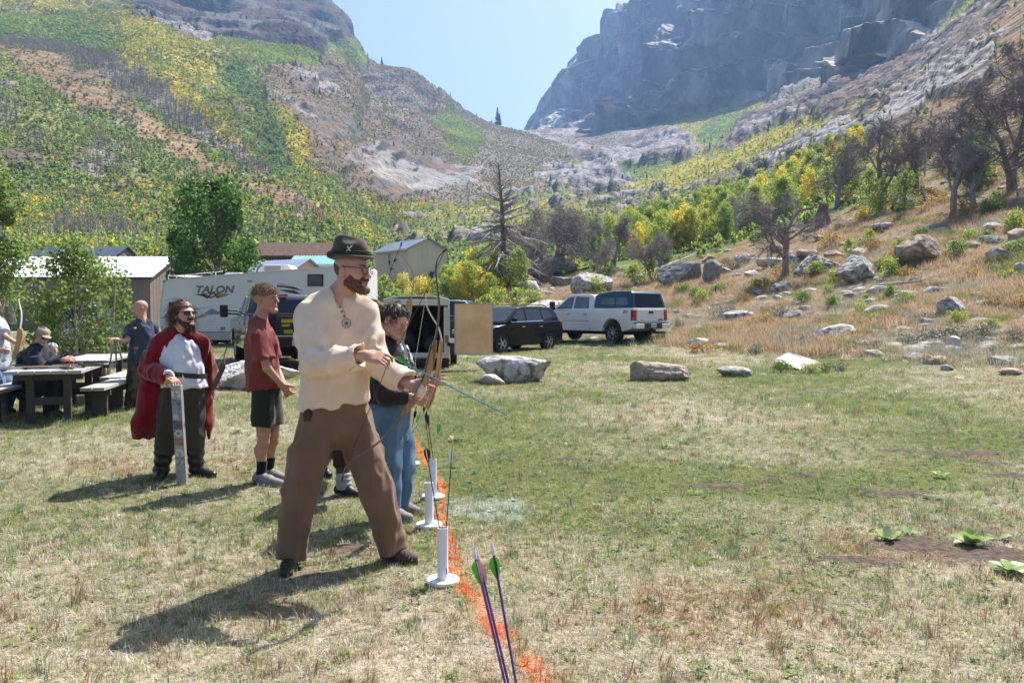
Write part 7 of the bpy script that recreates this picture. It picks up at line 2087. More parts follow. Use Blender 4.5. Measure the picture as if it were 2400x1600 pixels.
# gear on the near table
def table_gear():
 T = Matrix.Translation((-6.36, 11.2, gz(-6.3, 11) + .722)) @ Matrix.Rotation(math.radians(17), 4, 'Z')
 W_ = lambda x, y, z=0.0: np.array(T @ Vector((x, y, z)))
 for i, (x, y, a, rm, lm, lab) in enumerate([(-.18, -.55, .10, M_WOODL, M_LIMBW, 'light wood bow lying nearest the table end'), (.12, -.30, .05, M_WOODL, M_LIMBB, 'light wood bow lying across the table middle'),
          (-.05, .05, -.06, M_WOODD, M_TEAL, 'dark bow with teal limbs lying on the table'), (.05, .40, .08, M_WOODD, M_LIMBB, 'black bow lying at the far end of the table')]):
  c, s_ = math.cos(a), math.sin(a)
  q = lambda u, v, z=.02: W_(x + u * c - v * s_, y + u * s_ + v * c, z)
  bow(lab, [q(-.16, 0), q(-.06, .03), q(.06, .03), q(.16, 0)], [q(.15, 0), q(.30, -.02), q(.46, -.07), q(.56, -.05)], [q(-.15, 0), q(-.30, -.02), q(-.46, -.07), q(-.56, -.05)], [q(.55, -.055), q(-.55, -.055)], rm, lm, lm, M_STRG, (0, 0, 1), rw=.035, rt=.05, lw=.035)
 r = random.Random(8)
 for i in range(14):
  y = r.uniform(-.85, .8); x = r.uniform(-.12, .12); a = r.uniform(-.15, .15); L = r.uniform(.55, .72)
  p0 = W_(x - L / 2 * math.cos(a), y - L / 2 * math.sin(a), .006 + .007 * (i % 3)); p1 = W_(x + L / 2 * math.cos(a), y + L / 2 * math.sin(a), .006 + .007 * (i % 3))
  v = [(F_RED, F_BLACK, F_BLACK), (F_GREEN, F_GREEN, F_GREEN), (F_BLACK, F_BLACK, F_BLACK)][i % 3]
  if r.random() < .5: p0, p1 = p1, p0
  arrow(p0, p1, [M_BLKS, M_TEAL, M_BLKS][i % 3], v, M_NYEL, 'thin arrow lying among the bows on the nearest table', group='arrows lying on the nearest table', roll=r.uniform(0, 6))
 for i, (x, y, lab) in enumerate([(.22, -.75, 'dark armguard lying at the near corner of the table'), (-.2, .2, 'dark armguard lying in the middle of the table'), (.2, .1, 'dark armguard lying beside the teal-limbed bow')]):
  p = W_(x, y, .0)
  me = rock_mesh('armguard', .16, .09, .05, 410 + i, 3, 5); o = link_mesh('armguard', me, M_WOODD, None, p, smooth=True); tag(o, lab, 'armguard')
table_gear()
# ---- broad-leaved weeds in the field
def weed(px, py, s, n, label, seed, flat=.5):
 p = on_ground(px, py); r = random.Random(seed); s = s * 1.55
 ma = mat('mullein_leaf', (0.36, 0.47, 0.17), (0.26, 0.37, 0.12), scale=14, rough=.8, translucent=.35, bump=.4, bscale=60); mc = mat('mullein_leaf_pale', (0.55, 0.60, 0.46), (0.42, 0.49, 0.32), scale=14, rough=.85, translucent=.25, bump=.4, bscale=60)
 root = empty('leafy_weed', p, 0, label, 'plant')
 for i in range(n):
  a = 2 * math.pi * i / n * 2.4 + r.uniform(-.3, .3); t = i / n
  el = (0.35 + 1.25 * (1 - flat) * t + r.uniform(-.1, .25)); L = s * r.uniform(.7, 1.1) * (1 - .25 * t); w = L * .46
  V = []; F = []
  m = 7
  for k in range(m):
   u = k / (m - 1); wd = w * math.sin(math.pi * min(1, .08 + u * .92)) ** .8 * .5
   e2 = el + .15 - .55 * u;
   rr = L * u * math.cos(el) ; z = L * (u * math.sin(el) - .25 * u * u * math.cos(el)) + .012
   cx, cy = rr * math.cos(a), rr * math.sin(a); sx, sy = -math.sin(a), math.cos(a)
   V += [(cx - sx * wd, cy - sy * wd, z + wd * .35), (cx, cy, z), (cx + sx * wd, cy + sy * wd, z + wd * .35)]
   if k: b = 3 * k; F += [(b - 3, b - 2, b + 1, b), (b - 2, b - 1, b + 2, b + 1)]
  mb = MB(); mb.add(V, F); mb.build('leaf', ma if r.random() < .72 else mc, root, smooth=True)
for a in [(2275, 1282, .115, 14, 'largest fuzzy-leaved weed beside bare soil at lower right', 1, .3), (2080, 1272, .10, 10, 'low fuzzy-leaved weed left of the largest one', 2, .5), (2125, 1258, .075, 6, 'small upright weed just right of the low one', 3, .3), (2370, 1345, .10, 16, 'spreading rosette weed at the right frame edge', 4, .9),
          (2340, 1270, .07, 5, 'small pale-leaved weed touching the largest one', 5, .6), (2205, 1120, .08, 6, 'pale and green weed by the dark soil patches', 6, .5), (1625, 1158, .06, 5, 'small bright green weed left of the soil in the lush strip', 7, .3), (2190, 1170, .06, 5, 'tiny weed between soil patches at right', 8, .6),
          (555, 1015, .09, 8, 'leafy weed on the lawn between the cloak and the boy', 9, .5), (1065, 1035, .09, 8, 'leafy weed behind the teal arrows', 10, .5), (583, 1106, .07, 6, 'small weed beside the boy\'s shoe', 11, .5), (1330, 1045, .05, 5, 'tiny bright weed right of the paint line far up the field', 12, .4), (1560, 1050, .07, 8, 'dark tuft-like weed in the mid field', 13, .3)]:
 weed(*a)
# ================================================================== PEOPLE
M_SKIN = attr_mat('skin', 'col', rough=0.55, var=0.10, vscale=30.0, bump=0.12, bscale=220.0, bdist=0.002, spec=0.35)
def cloth(name, c1, c2=None, scale=9.0, rough=0.9, bump=0.25, bscale=350, sheen=0.15, **k):
 return mat(name, c1, c2, scale=scale, rough=rough, bump=bump, bscale=bscale, sheen=sheen, spec=0.15, **k)
V3 = lambda *a: np.array(a, float)
def unit(v):
 v = np.array(v, float); return v / np.linalg.norm(v)
def headframe(fwd, up=(0, 0, 1)):
 f = unit(fwd); r = unit(np.cross(f, np.array(up, float))); u = np.cross(r, f)
 return np.stack([r, f, u], 1)      # columns: right, forward, up
class Person:
 def __init__(s, name, base, label, lo, hi, h=0.006):
  s.base = np.array([base[0], base[1], gz(base[0], base[1])], float)
  s.root = empty(name, s.base, 0, label, 'person')
  s.sk = SDF(lo, hi, h, 0.04); s.eyes = []; s.cols = []
 # ---- head
 def head(s, c, fwd, up=(0, 0, 1), sc=1.0, jaw=1.0, neck=None, neck_r=0.056):
  R = headframe(fwd, up); s.hc, s.hR, s.hs = np.array(c, float), R, sc
  q = lambda x, y, z: s.hc + R @ (np.array([x, y, z]) * sc)
  k = s.sk
  k.ell(q(0, -0.016, 0.034), np.array([.076, .094, .084]) * sc, R, 0.02)
  k.ell(q(0, 0.022, -0.020), np.array([.062, .066, .080]) * sc, R, 0.03 * sc)
  for g in (-1, 1):
   k.cone(q(g * .048, .008, -.060), q(g * .014, .066, -.098), .020 * sc * jaw, .019 * sc * jaw, 0.025)
   k.ell(q(g * .036, .062, -.018), np.array([.022, .022, .024]) * sc, R, 0.022)
   k.cone(q(g * .008, .088, .026), q(g * .040, .074, .026), .010 * sc, .009 * sc, 0.014)
  k.cone(q(-.016, .082, -.096), q(.016, .082, -.096), .017 * sc, .017 * sc, 0.02)
  for g in (-1, 1): k.ell(q(g * .031, .096, .006), np.array([.014, .012, .008]) * sc, R, 0.008, 'sub')
  k.cone(q(0, .088, .022), q(0, .112, -.022), .0085 * sc, .0125 * sc, 0.010)
  k.ell(q(0, .112, -.026), np.array([.013, .013, .011]) * sc, R, 0.006)
  for g in (-1, 1): k.ell(q(g * .012, .100, -.029), np.array([.009, .010, .008]) * sc, R, 0.005)
  k.cone(q(-.020, .084, -.054), q(.020, .084, -.054), .0075 * sc, .0075 * sc, 0.006)
  k.cone(q(0, .090, -.053), q(0, .090, -.054), .008 * sc, .008 * sc, 0.008)
  k.cone(q(-.016, .085, -.067), q(.016, .085, -.067), .0085 * sc, .0085 * sc, 0.006)
  k.cone(q(-.022, .097, -.0605), q(.022, .097, -.0605), .003 * sc, .003 * sc, 0.004, 'sub')
  for g in (-1, 1):
   k.ell(q(g * .080, -.010, -.006), np.array([.010, .021, .033]) * sc, R, 0.008)
   k.ell(q(g * .092, -.004, -.004), np.array([.008, .011, .019]) * sc, R, 0.006, 'sub')
  s.eyep = [q(g * .031, .0775, .005) for g in (-1, 1)]
  if neck is not None:
   k.cone(q(0, -.028, -.055), neck, neck_r, neck_r * 1.15, 0.03)
  return q
 def limb(s, pts, rad, k=0.02, **kw):
  s.sk.chain(pts, rad, k, **kw)
 def hand(s, w, d, palm, side, curl=(0.5, 0.6, 0.6), thumb=(0.6, 0.6, 0.35), sc=1.0, spread=0.06, each=None):
  """w wrist, d direction of fingers, palm = direction the palm faces, side +1/-1 = thumb towards +x of (d x palm)"""
  y = unit(d); z = np.array(palm, float); z = unit(z - (z @ y) * y); x = np.cross(y, z) * side
  R = np.stack([x, y, z], 1)
  q = lambda a, b, c: np.array(w, float) + R @ (np.array([a, b, c]) * sc)
  k = s.sk
  k.cone(w, q(0, .03, 0), .027 * sc, .03 * sc, 0.015, flat=(z, 0.75))
  k.box(q(0, .058, 0), np.array([.041, .047, .0145]) * sc, R, 0.012 * sc, 0.012)
  for i, (bx, ln) in enumerate(((.031, .074), (.0105, .083), (-.0105, .077), (-.030, .060))):
   cu = (each[i] if each else curl)
   p = q(bx, .098, 0); a = 0.0; sp = (1.5 - i) * spread
   for j, fr in enumerate((0.45, 0.30, 0.25)):
    a += cu[j]
    v = R @ np.array([math.sin(sp) * math.cos(a), math.cos(sp) * math.cos(a), math.sin(a)])
    p2 = p + v * ln * fr * sc
    k.cone(p, p2, (.0088 - .0008 * j) * sc, (.0082 - .0008 * j) * sc, 0.003)
    p = p2
  p = q(.034, .030, .004)
  v = unit(R @ np.array(thumb)); p2 = p + v * .042 * sc
  k.cone(p, p2, .0135 * sc, .0105 * sc, 0.010)
  v2 = unit(v + 0.5 * z - 0.25 * x + 0.3 * y); p3 = p2 + v2 * .030 * sc
  k.cone(p2, p3, .0100 * sc, .0085 * sc, 0.003)
  s.cols.append(('hand', q(0, .09, 0)))
  return q
 def build_skin(s, tone=(0.52, 0.30, 0.215), eye=True, relax=1):
  hc, hR, hs = s.hc, s.hR, s.hs
  hands = [c for n, c in s.cols]
  def colfn(V):
   c = np.tile(np.array(tone), (len(V), 1))
   l = (V - hc) @ hR / hs
   def blob(p, r, col, a):
    d = np.exp(-(((l - np.array(p)) / np.array(r)) ** 2).sum(1))[:, None] * a
    return c * (1 - d) + np.array(col) * d
   red = (tone[0] * 1.02, tone[1] * 0.70, tone[2] * 0.68)
   c = blob((0.036, .075, -.02), (.022, .03, .018), red, .6); c = blob((-.036, .075, -.02), (.022, .03, .018), red, .6)
   c = blob((0, .12, -.026), (.014, .02, .014), red, .7); c = blob((0, .095, -.061), (.024, .016, .011), (tone[0] * .72, tone[1] * .42, tone[2] * .42), .85)
   for g in (-1, 1): c = blob((g * .085, -.01, 0), (.014, .026, .036), red, .7); c = blob((g * .031, .095, .006), (.017, .02, .010), (tone[0] * .6, tone[1] * .5, tone[2] * .5), .6)
   for h_ in hands:
    d = np.exp(-((np.linalg.norm(V - h_, axis=1) / 0.06) ** 2))[:, None] * 0.35
    c = c * (1 - d) + np.array(red) * d
   return c
  o = s.sk.build('body', M_SKIN, s.root, s.base, colfn, relax)
  if eye:
   mw = mat('eye_white', (0.42, 0.37, 0.34), scale=4, rough=0.25); mi = mat('eye_iris', (0.05, 0.04, 0.035), scale=4, rough=0.2)
   for p in s.eyep:
    mb = MB(); mb.lathe([(0.0001, -.0105), (.006, -.0085), (.0098, -.003), (.0098, .003), (.006, .0085), (.0001, .0105)], 10, Matrix.Translation(Vector(p - s.base)))
    e = mb.build('eye', mw, o, smooth=True)
    f = s.hR[:, 1]; mb = MB(); mb.lathe([(.0048, .0090), (.0040, .0108), (.0001, .0112)], 8, Matrix.Translation(Vector(p - s.base)) @ frame_from(f))
    mb.build('iris', mi, e)
  return o
 # ---- garments
 def wear(s, name, lo, hi, h, m, fn, arms=(), parent=None, cuts=(), lcuts=(), fold=None, relax=1, colfn=None, post=None):
  g = SDF(lo, hi, h, 0.05)
  fn(g)
  for p, n, r in lcuts: g.local_cut(p, n, r)
  for afn, ac, ad, ar in arms:      # sleeves are cut on their own, then sewn on
   t = g.scratch(); afn(t); t.local_cut(ac, ad, ar); g.merge(t, 0.03)
  if fold is not None: g.displace(fold)
  for p, n in cuts: g.plane_cut(p, n)
  if post: post(g)
  return g.build(name, m, parent or s.root, s.base, colfn, relax)
 def piece(s, mb, name, m, parent=None, smooth=True, bevel=0.0):
  """mb built in world coordinates"""
  b = Vector(s.base); mb.v = [tuple(Vector(v) - b) for v in mb.v]
  return mb.build(name, m, parent or s.root, bevel, smooth)
 def strands(s, name, m, roots, dirs, length, width, parent=None, seed=1, droop=0.6, curl=0.25, seg=4, lie=None):
  r = np.random.default_rng(seed); n = len(roots)
  P = np.array(roots, float); D = np.array(dirs, float)
  if lie is not None:
   N_ = np.array(lie, float); D = D - (D * N_).sum(1)[:, None] * N_ * 1.0 + N_ * 0.22
  D /= np.linalg.norm(D, axis=1)[:, None]
  L = length * r.uniform(0.6, 1.15, n)[:, None]
  E = np.cross(D, r.normal(size=(n, 3))); E /= np.linalg.norm(E, axis=1)[:, None]
  V = []; w = width * r.uniform(0.6, 1.2, n)[:, None]
  ph = r.uniform(0, 6.28, n)[:, None]
  for i in range(seg + 1):
   t = i / seg
   off = E * np.sin(ph + t * 5) * curl * L * 0.12 * t
   ww = w * (1 - 0.8 * t)
   V.append(P + off - E * ww); V.append(P + off + E * ww)
   D = D + np.array([0, 0, -droop / seg]); D = D / np.linalg.norm(D, axis=1)[:, None]
   P = P + D * L / seg
  V = np.stack(V, 1).reshape(-1, 3); k = 2 * (seg + 1)
  i0 = np.arange(n)[:, None] * k
  F = np.concatenate([i0 + np.array([2 * i, 2 * i + 1, 2 * i + 3, 2 * i + 2]) for i in range(seg)])
  return link_mesh(name, np_mesh(name, V - s.base, F), m, parent or s.root, smooth=True)
def foldfn(amp, freq, d=(0, 0, 1), stretch=0.3, seed=0, fine=0.3):
 d = unit(d)
 def f(x, y, z):
  p = np.stack([x, y, z], -1); a = p @ d
  p = p - a[:, None] * d * (1 - stretch)
  n = (ridged(p[:, 0] * freq, p[:, 1] * freq, p[:, 2] * freq, oct=2, seed=seed)) ** 3 * 1.6 - 0.5
  n2 = fbm(x * freq * 0.6 + 9, y * freq * 0.6, z * freq * 0.6, oct=2, seed=seed + 5)
  q_ = p * freq * 2.6
  n3 = ridged(q_[:, 0] + 4, q_[:, 1], q_[:, 2], oct=2, seed=seed + 9) - 0.62
  return -amp * (n * 1.5 + fine * n2 + 0.45 * n3)
 return f
def creases(items, base=None):
 """directed soft creases. items: (centre, axis along which it repeats, radius, spacing, amplitude, phase)"""
 def f(x, y, z):
  p = np.stack([x, y, z], -1); r = np.zeros(len(p))
  if base: r = r + base(x, y, z)
  for c, ax, rad, sp, amp, ph in items:
   q = p - np.array(c); ax = unit(ax)
   w = np.exp(-(np.linalg.norm(q, axis=1) / rad) ** 2)
   wob = 0.35 * fbm(x * 9, y * 9, z * 9, oct=2, seed=int(ph * 10))
   r += amp * w * np.sin(2 * math.pi * (q @ ax) / sp + ph + 3 * wob)
  return r
 return f
HAIR_BROWN = mat('hair_brown', (0.085, 0.05, 0.035), (0.04, 0.024, 0.018), scale=60, rough=0.5, spec=0.35)
HAIR_AUBURN = mat('hair_auburn_beard', (0.17, 0.078, 0.046), (0.085, 0.038, 0.024), scale=60, rough=0.6, spec=0.25)
HAIR_DARKRED = mat('hair_dark_auburn', (0.11, 0.045, 0.025), (0.05, 0.02, 0.014), scale=60, rough=0.55, spec=0.3)
HAIR_CHEST = mat('hair_chestnut', (0.17, 0.095, 0.06), (0.085, 0.045, 0.03), scale=60, rough=0.5, spec=0.35)
HAIR_SANDY = mat('hair_sandy', (0.42, 0.29, 0.18), (0.20, 0.125, 0.075), scale=50, rough=0.5, spec=0.35)
M_LEATHER = mat('dark_leather', (0.025, 0.02, 0.018), (0.04, 0.032, 0.028), scale=14, rough=0.5, bump=0.2, bscale=60)
M_FRAME = mat('glasses_frame', (0.02, 0.015, 0.015), scale=5, rough=0.3)
M_LENS = mat('dark_lens', (0.015, 0.012, 0.012), scale=5, rough=0.06, spec=0.8)
def shoe(P, ankle, toe, m, sole, name='shoe', w=0.048, h=0.006, high=0.0, sc=1.0):
 a = np.array(ankle, float); t = np.array(toe, float)
 zg = gz(a[0], a[1]) if a[2] < 0.35 else a[2] - 0.09
 d = t - a; d[2] = 0; L = np.linalg.norm(d); d = unit(d); sd = V3(-d[1], d[0], 0)
 fl = a.copy(); fl[2] = zg
 heel = fl - d * 0.055 * sc
 z = lambda p, k: p + V3(0, 0, k)
 lo = np.minimum(heel, t) - 0.1; hi = np.maximum(heel, t) + 0.1; lo[2] = zg - 0.02; hi[2] = max(a[2] + high + 0.05, zg + 0.2)
 tip = fl + d * L
 def fn(g):
  g.cone(z(heel, .045), z(fl + d * L * .35, .048), .040 * sc, .043 * sc, 0.02)
  g.cone(z(fl + d * L * .35, .045), z(tip - d * .035, .034), .044 * sc, .036 * sc, 0.02, flat=((0, 0, 1), 0.8))
  g.cone(z(heel + d * .03, .07), a + V3(0, 0, high), .042 * sc, .046 * sc, 0.025)
  if high: g.cone(z(fl, .08), a + V3(0, 0, high), .050 * sc, .058 * sc, 0.03)
 o = P.wear(name, lo, hi, h, m, fn, cuts=[(V3(0, 0, zg + 0.012), (0, 0, -1))], relax=1)
 mb = MB()
 poly = []
 for i in range(20):
  an = 2 * math.pi * i / 20
  c, s_ = math.cos(an), math.sin(an)
  cc = (heel + tip) / 2 + d * c * (L + .055) * 0.52 + sd * s_ * (.042 + .006 * c) * sc
  poly.append((cc[0], cc[1]))
 mb.prism(poly, zg - 0.004, zg + 0.024, 'z')
 P.piece(mb, 'sole', sole, o, smooth=False)
 return o
def fuzz(P, obj, name, m, n, length, width, bias=(0, 0, -.5), seed=3, lie=.5):
 """short hairs growing out of a modelled beard or hair mass"""
 me = obj.data; k = len(me.vertices)
 co = np.zeros(k * 3); me.vertices.foreach_get('co', co); nm = np.zeros(k * 3); me.vertices.foreach_get('normal', nm)
 co = co.reshape(-1, 3) + P.base; nm = nm.reshape(-1, 3)
 r = np.random.default_rng(seed); i = r.integers(0, k, n)
 return P.strands(name, m, co[i], nm[i] * lie + np.array(bias) + r.normal(0, .25, (n, 3)), length, width, None, seed, .3, curl=.5, seg=3)
# ---------------------------------------------------------------- the archer in the foreground
M_LINEN = cloth('linen_cream', (0.82, 0.655, 0.505), (0.72, 0.565, 0.43), scale=7, bump=0.35, bscale=500)
M_BROWNP = cloth('cotton_brown', (0.20, 0.128, 0.084), (0.155, 0.098, 0.064), scale=6, bump=0.2, bscale=500)
M_FELT = mat('hat_felt', (0.062, 0.054, 0.036), (0.045, 0.040, 0.027), scale=16, rough=0.95, bump=0.2, bscale=200, sheen=0.3, spec=0.1)
M_THREAD = mat('brown_stitching', (0.16, 0.095, 0.06), scale=10, rough=0.9)
M_SILVER = mat('pewter_badge', (0.62, 0.62, 0.64), scale=10, rough=0.35, metal=0.8)
M_SUEDE = mat('shoe_suede', (0.10, 0.075, 0.06), (0.065, 0.05, 0.042), scale=14, rough=0.95, bump=0.2)
M_SOLE = mat('shoe_sole', (0.035, 0.03, 0.028), (0.06, 0.05, 0.045), scale=10, rough=0.9)
M_LACE = mat('shoe_lace', (0.03, 0.028, 0.026), scale=10, rough=0.9)
def tube_px(P, pts, r, name, m, parent=None, n=6):
 mb = MB(); mb.tube([at(*p) for p in pts], r, n); return P.piece(mb, name, m, parent)
def archer():
 base = at(800, 1330, 4.66); base = (base[0], 4.68)
 lo = V3(-1.45, 4.05, -0.02); hi = V3(-0.40, 5.0, 1.95)
 P = Person('person', base, 'man in cream tunic and felt hat nocking a blue arrow', lo, hi, 0.0052)
 f = unit((0.30, -0.95, 0)); rt = unit((-0.95, -0.30, 0)); up = V3(0, 0, 1)
 neck = at(790, 698, 4.67); chest = at(788, 775, 4.68); waist = at(786, 880, 4.68); pelv = at(784, 955, 4.68)
 RS, RE, RW = at(724, 741, 4.60), at(733, 848, 4.43), at(856, 832, 4.29)
 LS, LE, LW = at(857, 738, 4.73), at(884, 850, 4.66), at(962, 902, 4.50)
 RH, RK, RA = at(748, 985, 4.63), at(703, 1150, 4.55), at(680, 1296, 4.58)
 LH, LK, LA = at(822, 985, 4.72), at(882, 1148, 4.70), at(922, 1276, 4.76)
 # skin
 hc = at(826, 636, 4.63)
 hf = unit((0.90, -0.42, -0.05)); q = P.head(hc, hf, (0.03, 0, 1), 1.05, neck=neck + V3(0, 0, -0.02), neck_r=0.060)
 P.limb([neck + V3(0, 0, -0.03), chest, waist, pelv], [0.09, 0.15, 0.14, 0.13], 0.05, flat=(f, 0.62))
 P.limb([neck + V3(0, 0, -.03), (RS + neck) / 2, RS], [.06, .06, .05], .03); P.limb([neck + V3(0, 0, -.03), (LS + neck) / 2, LS], [.06, .06, .05], .03)
 P.limb([RS, RE, RW], [.046, .038, .027], 0.015); P.limb([LS, LE, LW], [.046, .038, .027], 0.015)
 for H_, K_, A_ in ((RH, RK, RA), (LH, LK, LA)): P.limb([H_, K_, A_], [.075, .05, .035], .02)
 nock = at(922, 838, 4.24)
 # right hand: thumb and fingertips pinch the nock, palm to the camera's left-down
 P.hand(RW, unit(at(915, 842, 4.25) - RW), (0.25, 0.55, -0.75), 1, each=[(.45, .75, .5), (.75, .8, .5), (.6, .7, .5), (.35, .5, .4)], thumb=(0.25, 0.9, 0.45), sc=1.0, spread=0.10)
 # left hand closed round the grip
 grip = at(992, 905, 4.47)
 P.hand(LW, unit(V3(.88, -.05, -.28)), (0.15, 0.95, -0.25), 1, each=[(.5, 1.0, .8), (.75, 1.15, .8), (.9, 1.2, .8), (1.0, 1.2, .8)], thumb=(0.45, 0.85, -0.35), sc=1.0, spread=0.02)
 skin = P.build_skin((0.50, 0.285, 0.215))
 # tunic
 hemc = at(786, 948, 4.68)
 cuffR = at(846, 833, 4.30); cuffL = at(952, 897, 4.53)
 def tun(g):
  g.chain([neck + V3(0, 0, -0.035), chest, waist, pelv + V3(0, 0, 0.0), pelv - V3(0, 0, .08)], [.085, .180, .190, .204, .210], 0.06, flat=(f, 0.66))
  g.chain([neck + V3(0, 0, -.020), (neck + RS) / 2 + V3(0, 0, 0.0), RS], [.078, .076, .080], .04)
  g.chain([neck + V3(0, 0, -.020), (neck + LS) / 2 + V3(0, 0, 0.0), LS], [.078, .076, .080], .04)
 def armR(g):
  g.chain([RS, (RS + RE) / 2 + V3(0, 0, -.005), RE + V3(0, 0, -.012), (RE + RW) / 2 + V3(0, 0, -.012), RW + (RW - RE) * .08], [.080, .077, .076, .070, .064], .03)
 def armL(g):
  g.chain([LS, (LS + LE) / 2, LE, (LE + LW) / 2 + V3(0, 0, -.006), LW + (LW - LE) * .10], [.078, .076, .075, .071, .066], .03)
 d1 = unit(RW - RE); d2 = unit(LW - LE)
 ar = unit(RE - RS)
 fl = creases([(RE, unit(d1 - ar), .13, .06, .006, 0.3), (RS + V3(0.06, 0, -.09), unit(V3(0.6, 0, 0.8)), .12, .07, .005, 1.0), (at(775, 820, 4.55), unit(V3(.45, 0, .9)), .16, .10, .006, 2.0), (LE, unit(d2 + V3(0, 0, .6)), .12, .06, .005, 0.6),
                  (at(850, 800, 4.6), unit(V3(-.75, 0, .65)), .14, .075, .006, 2.4), (at(800, 930, 4.5), V3(1, 0, .15), .20, .13, .008, 1.2), (at(730, 800, 4.5), V3(0.3, 0, 1), .10, .055, .005, 4)],
                 foldfn(.0105, 8, (0.3, 0, 1), .26, 4, .4))
 hemn = unit(V3(0.10, 0, -1))
 def holes(g):
  g.cone(neck + V3(.006, 0, -.03), neck + V3(.02, 0, .16), .066, .085, .008, 'sub')
  g.cone(neck + f * .06 + V3(0, 0, .03), neck + f * .125 + V3(.008, 0, -.085), .030, .010, .008, 'sub')
  g.cone(cuffR - d1 * .05, cuffR + d1 * .06, .050, .056, .004, 'sub')
  g.cone(cuffL - d2 * .06, cuffL + d2 * .06, .052, .060, .004, 'sub')
 tunic = P.wear('tunic', V3(-1.50, 4.08, 0.83), V3(-0.46, 5.02, 1.70), 0.0062, M_LINEN, tun, fold=fl, post=holes,
                   lcuts=[(hemc, hemn, .42)], arms=[(armR, cuffR, d1, .13), (armL, cuffL, unit(d2 + V3(0, 0, -.12)), .13)], relax=1)
 # front slit with eyelets and lacing, chest emblem, stitched hems
 def front(px, py, off=0.012):
  """point on the tunic front at a pixel"""
  for Y in np.arange(4.2, 4.8, 0.004):
   p = at(px, py, Y)
   if ray_hit(p): return p + (V3(0, 0, CAM_H) - p) / np.linalg.norm(V3(0, 0, CAM_H) - p) * off * 0.5
  return at(px, py, 4.5)
 from mathutils.bvhtree import BVHTree
 me = tunic.data
 bvh = BVHTree.FromPolygons([tuple(v.co) for v in me.vertices], [tuple(p.vertices) for p in me.polygons])
 o_ = Vector((0, 0, CAM_H)) - Vector(P.base)
 def front(px, py, off=0.003):
  d = Vector(ray(px, py)).normalized(); h = bvh.ray_cast(o_, d)
  if h[0] is None: return np.array(at(px, py, 4.5))
  return np.array(h[0] + Vector(P.base) - d * off)
 mb = MB(); mb.tube([front(799 + i * 1.0, 706 + i * 3.2, 0.001) for i in range(13)], 0.0011, 5)
 P.piece(mb, 'placket_seam', M_THREAD, tunic)
 mb = MB()
 for (x, y) in ((794, 708), (797, 719), (801, 730), (806, 741)):
  mb.lathe([(.004, -.001), (.0075, 0), (.004, .001)], 8, Matrix.Translation(Vector(front(x, y, .002))) @ frame_from((0.2, -1, 0.1)), closed=True)
 P.piece(mb, 'eyelet', M_FRAME, tunic)
 mb = MB(); mb.tube([front(800, 716, .004), front(807, 721, .006), front(814, 716, .006)], .0014, 5)
 P.piece(mb, 'lacing', M_LINEN, tunic)
 mb = MB(); c0 = (812, 757); R_ = 10.5
 mb.tube([front(c0[0] + R_ * math.cos(a), c0[1] + R_ * 1.03 * math.sin(a), .0015) for a in np.linspace(0, 2 * math.pi, 25)], 0.0018, 4)
 for k in range(8):
  a0 = k * math.pi / 4
  mb.tube([front(c0[0] + r_ * math.cos(a0 + .09 * (r_ / 3) ** 1.2), c0[1] + r_ * math.sin(a0 + .09 * (r_ / 3) ** 1.2), .0015) for r_ in (0.5, 3, 5.5, 8)], 0.0016, 4)
 P.piece(mb, 'chest_emblem', M_THREAD, tunic)
 mb = MB(); mb.tube([front(x, y, .001) for x, y in ((858, 824), (852, 836), (842, 848), (830, 860), (818, 868))], .0018, 4); mb.tube([front(x, y, .001) for x, y in ((955, 882), (949, 896), (944, 910), (942, 920))], .0018, 4)
 P.piece(mb, 'hem_stitching', M_THREAD, tunic)
 mb = MB()
 for k, z0 in enumerate((-.030, -.042)):
  pts = []
  for a in np.linspace(0, 2 * math.pi, 26):
   pts.append(neck + V3(0.075 * math.cos(a), .058 * math.sin(a), z0 + .028 - .02 * k + .018 * math.sin(a) * 0))
 # collar band
 P.piece(MB().tube([neck + V3(.006 + 0.072 * math.cos(a), .004 + .070 * math.sin(a), -.012 + .016 * math.sin(a)) for a in np.linspace(-1.0, 4.15, 28)], .0055, 6), 'collar', M_LINEN, tunic)
 # trousers
 crotch = at(795, 1008, 4.68)
 def pants(g):
  g.chain([pelv + V3(0, 0, .03), pelv + V3(0, 0, -.06)], [.195, .190], .05, flat=(f, .70))
  for H_, K_, A_, hr in ((RH, RK, RA, 1), (LH, LK, LA, -1)):
   th = (H_ + K_) / 2 + V3(0, 0, 0)
   g.chain([H_ + V3(0, 0, .02), th, K_, (K_ + A_) / 2, A_ + V3(0, 0, -.025)], [.113, .108, .093, .084, .079], .02)
 fp = creases([(RA + V3(0, 0, .05), V3(.35, 0, 1), .09, .075, .006, 1.0), (LA + V3(0, 0, .06), V3(-.5, 0, 1), .10, .08, .006, .5), (at(800, 1020, 4.6), V3(.6, 0, .8), .12, .07, .004, 2)],
                 foldfn(.0105, 8.5, (0.1, 0, 1), .25, 9, .4))
 P.wear('trousers', V3(-1.50, 4.3, 0.02), V3(-0.50, 5.05, 1.06), 0.0068, M_BROWNP, pants, fold=fp, lcuts=[(RA + V3(0, 0, -.03), V3(-0.1, 0, -1), .14), (LA + V3(0, 0, -.03), V3(.25, 0, -1), .14)])
 tr = P.root.children[-1]
 mb = MB(); mb.tube([at(795, 950 + i * 9, 4.555 + 0.004 * i) for i in range(7)], .002, 4); P.piece(mb, 'fly_seam', M_THREAD, tr)
 # leather pouch hung at the right hip
 mb = MB(); me = rock_mesh('pouch', .055, .04, .10, 5, 3, 5); p = at(722, 978, 4.525) - P.base
